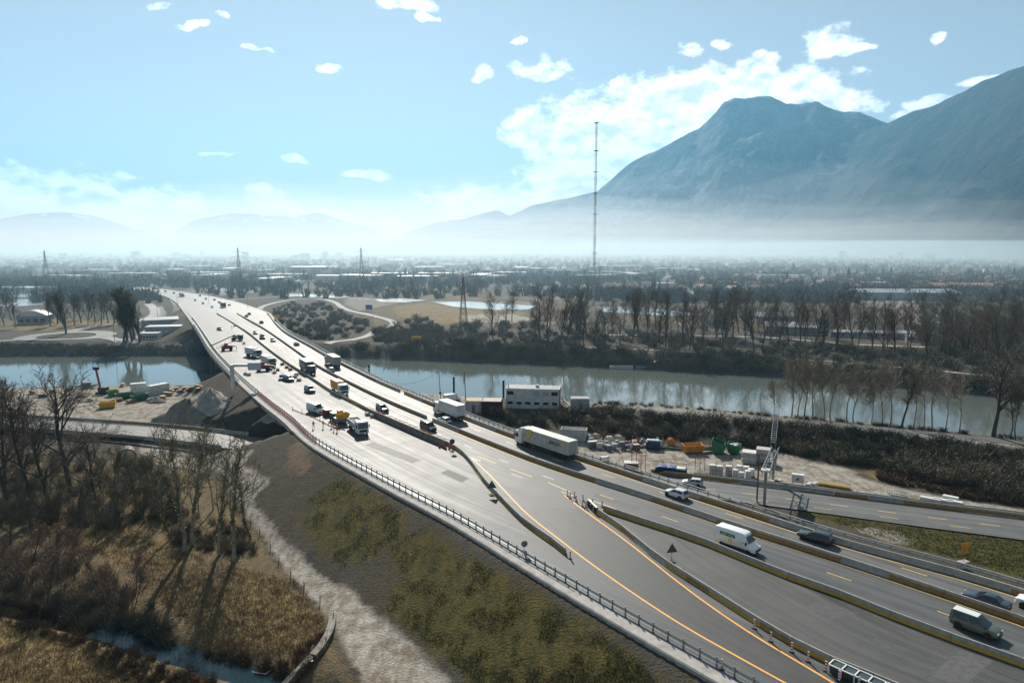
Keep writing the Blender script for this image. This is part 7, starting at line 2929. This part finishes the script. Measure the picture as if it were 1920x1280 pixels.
# left far bank and plain: dense clumps
dense = make_tree('bare_tree', 'dense upright bare tree near the roundabout beyond the river', 40, 21, .42, .16, (18, 6, 5, 4), .5, M_BARK, M_TWIGG, .08, 0, 'dense upright trees near the roundabout', 'tree', .045)
plant(dense, [(248, 640, 1.4), (238, 638, 1.25), (262, 641, 1.3), (124, 626, 1.2), (252, 636, 1.45), (232, 640, 1.1)], None, 16)
plant(make_tree('bare_tree', 'bare tree in the grove behind the roundabout', 41, 16, .6, .10, (12, 5, 5, 3), .3, M_BARK, M_TWIG, .15, 0, 'grove behind the roundabout', 'tree', .04),
      [(95, 612), (108, 608), (140, 610), (152, 606), (165, 608), (178, 606), (190, 610), (203, 606), (215, 608), (150, 598), (172, 596), (195, 596), (120, 600), (100, 598), (225, 604), (8, 612), (20, 600), (30, 615), (0, 590)], None, 17, .95, 1.4)
pl_ = [make_tree('bare_tree', 'bare tree scattered along the plain beyond the river', 50 + i, h, sp, .1, (11, 5, 4, 2), .35, M_BARK, tw, .15, 0, 'trees along the plain', 'tree', .06) for i, (h, sp, tw) in enumerate([(16, .6, M_TWIG), (19, .45, M_TWIGG), (14, .8, M_TWIG)])]
n = 0
for i in range(150):
    px, py = r.uniform(0, 1930), 520 + 46 * r.random() ** 1.3
    if 1100 > px > 330 and py > 558:
        continue
    p = GG(px, py)
    if dist_line(np.array([p.x]), np.array([p.y]), LINE_C, 6)[0] < 34:
        continue
    t = pl_[n] if n < 3 else dup(pl_[n % 3])
    k = r.uniform(.7, 1.15)
    t.location, t.rotation_euler, t.scale = (p.x, p.y, p.z - .2), (0, 0, r.random() * 6.28), (k, k, k)
    n += 1


# conifers on the plain
def make_conifer(label, seed, h, w, group):
    rng = np.random.RandomState(seed)
    t = thing('conifer', label, 'conifer', group=group)
    MB().tube((0, 0, -.3), (0, 0, h * .9), .3, .06, 6).build('trunk', M_BARK, t)
    z = h * (.08 + .92 * rng.rand(900) ** 1.2)
    rad = w * (1 - z / h) ** .85 * (.35 + .65 * rng.rand(900) ** .5)
    a = rng.rand(900) * 6.283
    c = np.stack([rad * np.cos(a), rad * np.sin(a), z], 1)
    V, Fq = leaf_quads(rng, c, .5, 1, .55)
    obj('crown', np_mesh('crown', V, Fq, mat('conifer_green', (.022, .045, .022), .85, col2=(.04, .06, .02), scale=.5)), t)
    return t


cf = [make_conifer('dark conifer standing among the houses of the plain', 60, 15, 3.4, 'conifers among the houses'), make_conifer('dark conifer standing among the houses of the plain', 61, 12, 3.8, 'conifers among the houses')]
for i, s in enumerate([(1590, 527), (1605, 522), (1640, 520), (1655, 518), (1670, 519), (1700, 522), (1845, 522), (1850, 518), (1900, 526), (1890, 520), (1487, 512), (1555, 515), (1565, 513), (1270, 510), (1085, 512), (905, 520), (760, 525), (775, 527), (1940, 524), (1720, 512), (1780, 510), (1860, 530), (1315, 520), (1475, 530), (1910, 540)]):
    t = cf[i] if i < 2 else dup(cf[i % 2])
    k = r.uniform(.7, 1.3)
    t.location, t.rotation_euler, t.scale = GG(*s), (0, 0, r.random() * 6), (k, k, k)


# ---- masses that nobody could count: shrub banks, thickets, distant woods, grass
def bush_template(rng, n, h, w, upw):
    """arching shoots, each a bent thin blade pair"""
    a = rng.rand(n) * 6.283
    rad = w * rng.rand(n) ** .6
    base = np.stack([rad * .45 * np.cos(a), rad * .45 * np.sin(a), np.zeros(n)], 1)
    ln = h * (.45 + .55 * rng.rand(n))
    tip = base + np.stack([np.cos(a) * rad * .7, np.sin(a) * rad * .7, ln], 1) + rng.normal(0, .12 * h, (n, 3)) * np.array([1, 1, .5])
    mid = base + (tip - base) * .5 + np.array([0, 0, 1]) * (ln[:, None] * .12)
    s = np.cross(tip - base, rng.normal(0, 1, (n, 3)))
    s /= np.linalg.norm(s, axis=1, keepdims=True) + 1e-9
    return base, mid, tip, s


def shrub_mass(name, pts, hs, seed, m, shoots=60, wr=1.1, blade=.05, leaves=0, leaf=.16, lm=None):
    rng = np.random.RandomState(seed)
    V, Fq, k = [], [], 0
    for (x, y, z), h in zip(pts, hs):
        base, mid, tip, s = bush_template(rng, shoots, h, h * wr * .6, 1)
        o = np.array([x, y, z - .1])
        b = blade * (.6 + .8 * rng.rand(shoots, 1))
        q = np.concatenate([np.stack([base - s * b, base + s * b, mid + s * b * .8, mid - s * b * .8], 1), np.stack([mid - s * b * .8, mid + s * b * .8, tip + s * b * .3, tip - s * b * .3], 1)]).reshape(-1, 3) + o
        V.append(q)
        if leaves:
            c = mid[rng.randint(0, shoots, leaves)] * .5 + tip[rng.randint(0, shoots, leaves)] * .5 * np.array([1, 1, 1]) + o
            v2, _ = leaf_quads(rng, c - 0, .25 * h, 1, leaf)
            V.append(v2)
    V = np.concatenate(V)
    Fq = np.arange(len(V)).reshape(-1, 4)
    o = obj(name, np_mesh(name, V, Fq, m))
    return stuff(o)


def region_points(poly, n, seed, gaps=0):
    """random pixels inside a photo polygon laid on the ground, thinned evenly over the ground itself"""
    rr = random.Random(seed)
    xs_, ys_ = [p[0] for p in poly], [p[1] for p in poly]
    out = []
    tries = 0
    while len(out) < n and tries < n * 60:
        tries += 1
        px, py = rr.uniform(min(xs_), max(xs_)), rr.uniform(min(ys_), max(ys_))
        if not in_poly(np.array([px]), np.array([py]), poly)[0]:
            continue
        q = GG(px, py)
        if gaps and fbm(np.array([q.x / 2.2]), np.array([q.y / 2.2]), 3)[0] < gaps:
            continue
        out.append(tuple(q))
    return out


M_SHRUB = mat('shrub_brown', (.21, .165, .115), .9, col2=(.075, .075, .045), scale=.16, detail=3)
M_SHRUBG = mat('shrub_dark_green', (.065, .066, .036), .9, col2=(.165, .135, .085), scale=.14, detail=3)
M_SHRUBR = mat('shrub_russet', (.13, .072, .035), .9, col2=(.07, .05, .028), scale=.2, detail=3)
M_WOODFAR = mat('far_wood', (.055, .055, .045), .9, col2=(.032, .042, .032), scale=.02, detail=3)
R1 = random.Random(5)
bank = region_points([(900, 772), (960, 785), (1050, 772), (1110, 768), (1200, 776), (1300, 784), (1440, 798), (1600, 812), (1750, 832), (1930, 862), (1930, 950), (1760, 905), (1620, 876), (1540, 862), (1450, 842), (1300, 828), (1200, 826), (1100, 818), (1060, 800), (990, 806), (930, 792)], 520, 1)
shrub_mass('shrub_bank', bank, [R1.uniform(1.6, 3.6) for _ in bank], 2, M_SHRUBG, 70, 1.3, .055, 60, .20)
fb_ = region_points([(640, 655), (760, 650), (900, 646), (1000, 650), (1200, 660), (1400, 672), (1600, 692), (1800, 710), (1930, 730), (1930, 748), (1800, 732), (1640, 718), (1500, 706), (1200, 688), (1000, 680), (800, 672), (640, 668)], 420, 3)
shrub_mass('far_bank_shrubs', fb_, [R1.uniform(2.5, 5.5) for _ in fb_], 4, M_SHRUBG, 60, 1.5, .10, 60, .3)
fb2 = region_points([(700, 636), (820, 615), (900, 605), (1000, 608), (1100, 620), (1400, 640), (1640, 655), (1930, 680), (1930, 720), (1700, 692), (1400, 664), (1150, 648), (900, 645), (720, 648)], 380, 5)
shrub_mass('far_bank_thicket', fb2, [R1.uniform(2, 5) for _ in fb2], 6, M_SHRUB, 55, 1.5, .10, 40, .3)
fl3 = region_points([(-40, 650), (100, 652), (230, 652), (330, 655), (395, 660), (395, 668), (200, 668), (-40, 670)], 190, 7)
shrub_mass('far_bank_shrubs', fl3, [R1.uniform(2, 4.5) for _ in fl3], 8, M_SHRUBG, 60, 1.6, .10, 60, .3)
isl = region_points([(512, 580), (545, 568), (600, 566), (640, 585), (690, 605), (690, 620), (650, 634), (590, 640), (545, 622), (518, 603)], 170, 9)
shrub_mass('ramp_island_shrubs', isl, [R1.uniform(1.5, 4) for _ in isl], 10, M_SHRUBG, 55, 1.6, .11, 50, .35)
isl2 = region_points([(700, 625), (740, 612), (790, 590), (810, 605), (840, 625), (830, 645), (760, 646), (705, 642)], 110, 11)
shrub_mass('far_bank_thicket', isl2, [R1.uniform(2, 4.5) for _ in isl2], 12, M_SHRUB, 55, 1.6, .11, 40, .35)
th = region_points([(-60, 860), (100, 850), (250, 850), (300, 880), (330, 940), (320, 985), (230, 1000), (130, 985), (40, 985), (-60, 1000)], 210, 13)
shrub_mass('meadow_thicket', th, [R1.uniform(1.4, 3.6) for _ in th], 14, M_SHRUB, 90, 1.1, .022, 40, .10)
th2 = region_points([(-60, 1040), (60, 1050), (200, 1075), (300, 1150), (330, 1215), (300, 1235), (200, 1200), (80, 1160), (-60, 1120)], 170, 15)
shrub_mass('meadow_thicket', th2, [R1.uniform(1.0, 2.8) for _ in th2], 16, M_SHRUB, 90, 1.0, .018, 30, .09)
th3 = region_points([(-60, 1115), (100, 1150), (230, 1205), (330, 1240), (420, 1290), (250, 1290), (150, 1225), (30, 1175), (-60, 1150)], 190, 17)
shrub_mass('stream_edge_scrub', th3, [R1.uniform(.6, 1.6) for _ in th3], 18, M_SHRUBR, 80, 1.2, .016, 20, .08)
th4 = region_points([(360, 1225), (440, 1235), (540, 1240), (610, 1180), (620, 1200), (560, 1285), (480, 1262), (400, 1250)], 110, 19)
shrub_mass('stream_edge_scrub', th4, [R1.uniform(.5, 1.4) for _ in th4], 20, M_SHRUBR, 70, 1.2, .016, 10, .08)
th5 = region_points([(1640, 880), (1720, 890), (1800, 915), (1930, 940), (1930, 952), (1760, 925), (1650, 900)], 130, 21)
shrub_mass('dry_brush', th5, [R1.uniform(.7, 1.7) for _ in th5], 22, M_SHRUBR, 70, 1.3, .04, 20, .12)
th6 = region_points([(1090, 752), (1300, 762), (1500, 780), (1750, 803), (1930, 820), (1930, 826), (1750, 808), (1500, 785), (1300, 767), (1090, 757)], 170, 23)
shrub_mass('bank_grass', th6, [R1.uniform(.6, 1.5) for _ in th6], 24, M_SHRUBR, 60, 1.4, .03)
th7 = region_points([(270, 860), (310, 900), (340, 960), (470, 1000), (480, 1040), (430, 1040), (330, 1020), (280, 960), (255, 900)], 150, 25)
shrub_mass('meadow_thicket', th7, [R1.uniform(.8, 2.2) for _ in th7], 26, M_SHRUB, 80, 1.1, .018, 20, .08)
rw = region_points([(1730, 560), (1930, 560), (1930, 720), (1850, 700), (1740, 650), (1700, 620)], 200, 27)
shrub_mass('far_bank_thicket', rw, [R1.uniform(3, 7) for _ in rw], 28, M_SHRUB, 60, 1.3, .12, 30, .4)
# distant woods on the plain: belts of trees that read as one mass
rs_ = np.random.RandomState(9)
_CM = np.array([(q.x, q.y) for q in LINE_C[::4]])


def near_motorway(x, y, d):
    return bool((((_CM - (x, y)) ** 2).sum(1) < d * d).any())


wood, hh = [], []
for i in range(9500):
    px, py = rs_.uniform(-60, 1980), 480 + 88 * rs_.rand() ** 1.25
    p = G(px, py, ZG - .3) if py < 540 else GG(px, py)
    if fbm(np.array([p.x / 90 + 4]), np.array([p.y / 60]), 3)[0] < .42:
        continue
    if near_motorway(p.x, p.y, 30) or (380 < px < 1040 and 541 < py < 590 and rs_.rand() > .25) or (py > 560 and 480 < px < 1100):
        continue
    wood.append(tuple(p))
    hh.append(rs_.uniform(6, 14))
shrub_mass('distant_wood', wood, hh, 30, M_WOODFAR, 26, .9, .34, 14, 1.0)


# grass on the embankment and in the meadow
def grass(name, polys, n, seed, m, h, blade, gaps=0):
    rng = np.random.RandomState(seed)
    pts = []
    for poly, k in polys:
        pts += region_points(poly, int(n * k), seed, gaps)
        seed += 1
    P = np.array(pts)
    t = 5
    B = np.repeat(P, t, axis=0)
    B[:, :2] += rng.normal(0, .28, (len(B), 2))
    B[:, 2] = np.array([ground_z(x, y) for x, y in B[:, :2]]) - .02 if len(B) < 60000 else B[:, 2]
    tip = B + np.stack([rng.normal(0, h * .45, len(B)), rng.normal(0, h * .45, len(B)), h * (.5 + .8 * rng.rand(len(B)))], 1)
    s = np.stack([rng.normal(0, 1, len(B)), rng.normal(0, 1, len(B)), np.zeros(len(B))], 1)
    s /= np.linalg.norm(s, axis=1, keepdims=True)
    V = np.stack([B - s * blade, B + s * blade, tip], 1).reshape(-1, 3)
    return stuff(obj(name, np_mesh(name, V, np.arange(len(V)).reshape(-1, 3), m)))


M_GRASS = mat('embankment_grass', (.085, .08, .022), .85, col2=(.155, .11, .04), scale=.35, detail=3)
M_STRAW = mat('meadow_straw', (.30, .22, .10), .9, col2=(.17, .11, .05), scale=.3, detail=3)
P1 = [(575, 935), (640, 893), (690, 920), (755, 962), (745, 1003), (700, 1042), (640, 1065), (600, 1030), (572, 990)]
P2 = [(728, 1010), (800, 988), (870, 1040), (960, 1090), (1040, 1130), (1110, 1180), (1200, 1245), (1240, 1290), (900, 1290), (850, 1240), (780, 1190), (722, 1140), (760, 1080), (735, 1040)]
grass('embankment_grass', [(P1, .28), (P2, .72)], 4200, 40, M_GRASS, .15, .045, .5)
grass('meadow_grass', [([(40, 965), (150, 960), (330, 1030), (430, 1060), (560, 1090), (610, 1170), (560, 1230), (430, 1230), (330, 1150), (230, 1060), (100, 1010)], .7), ([(-60, 1150), (60, 1170), (160, 1210), (300, 1290), (-60, 1300)], .3)], 7000, 50, M_STRAW, .42, .035)
grass('verge_grass', [([(1490, 958), (1560, 967), (1700, 987), (1930, 1016), (1930, 1085), (1800, 1048), (1700, 1022), (1600, 990)], 1)], 2200, 60, mat('verge_green', (.07, .10, .02), .85, col2=(.13, .13, .03), scale=.4), .22, .05)

# ------------------------------------------------------------------ air
def volume_mat(name, col, density, g):
    m = bpy.data.materials.new(name)
    m.use_nodes = True
    nt = m.node_tree
    nt.nodes.clear()
    out = nt.nodes.new('ShaderNodeOutputMaterial')
    v = nt.nodes.new('ShaderNodeVolumePrincipled')
    v.inputs['Color'].default_value = (*col, 1)
    v.inputs['Density'].default_value = density
    v.inputs['Anisotropy'].default_value = g
    nt.links.new(v.outputs[0], out.inputs['Volume'])
    m.cycles.homogeneous_volume = True
    return m


hz = MB().box((1000, 4600, 910), (26000, 18000, 1870)).build('haze', volume_mat('haze_air', (.27, .62, .92), 7.2e-5, 0.32))
stuff(hz)


def mist_layer(y0, y1, top, density, col, seed, dx=9000, rise=900.0):
    """bank of valley mist: thin at its near edge, wavy on top"""
    nx, ny = 60, 40
    xs = np.linspace(-dx, dx + 3000, nx)
    ts = np.linspace(0, 1, ny) ** 1.8
    ys = y0 + (y1 - y0) * ts
    X, Y = np.meshgrid(xs, ys, indexing='ij')
    up = 1 - np.exp(-(Y - y0) / rise)
    Zt = -6.0 + up * top * (0.45 + 1.1 * fbm(X / 1300 + seed, Y / 1300, 4))
    Zb = np.full_like(Zt, -14.0)
    v = np.concatenate([np.stack([X, Y, Zt], -1).reshape(-1, 3), np.stack([X, Y, Zb], -1).reshape(-1, 3)])
    idx = np.arange(nx * ny).reshape(nx, ny)
    a = np.stack([idx[:-1, :-1], idx[1:, :-1], idx[1:, 1:], idx[:-1, 1:]], -1).reshape(-1, 4)
    b = a[:, ::-1] + nx * ny
    rim = np.concatenate([idx[:, 0], idx[-1, 1:], idx[-2::-1, -1], idx[0, -2:0:-1]])
    nxt = np.roll(rim, -1)
    side = np.stack([rim, rim + nx * ny, nxt + nx * ny, nxt], -1)
    me = np_mesh('mist', v, np.concatenate([a, b, side]), volume_mat('mist_air', col, density, 0.36))
    o = obj('mist', me)
    stuff(o)
    return o


for k_, (y0_, top_, den_, rise_) in enumerate([(200, 60, 3.2e-4, 700), (700, 115, .8e-4, 1400), (1000, 210, .65e-4, 1800), (1200, 340, .7e-4, 1900), (1400, 480, .62e-4, 2000), (1600, 640, .5e-4, 2100)]):
    mist_layer(y0_, 11000 + 180 * k_, top_, den_, (.90, .96, 1.0) if k_ else (.66, .88, 1.0), 1.0 + 3 * k_, rise=rise_)
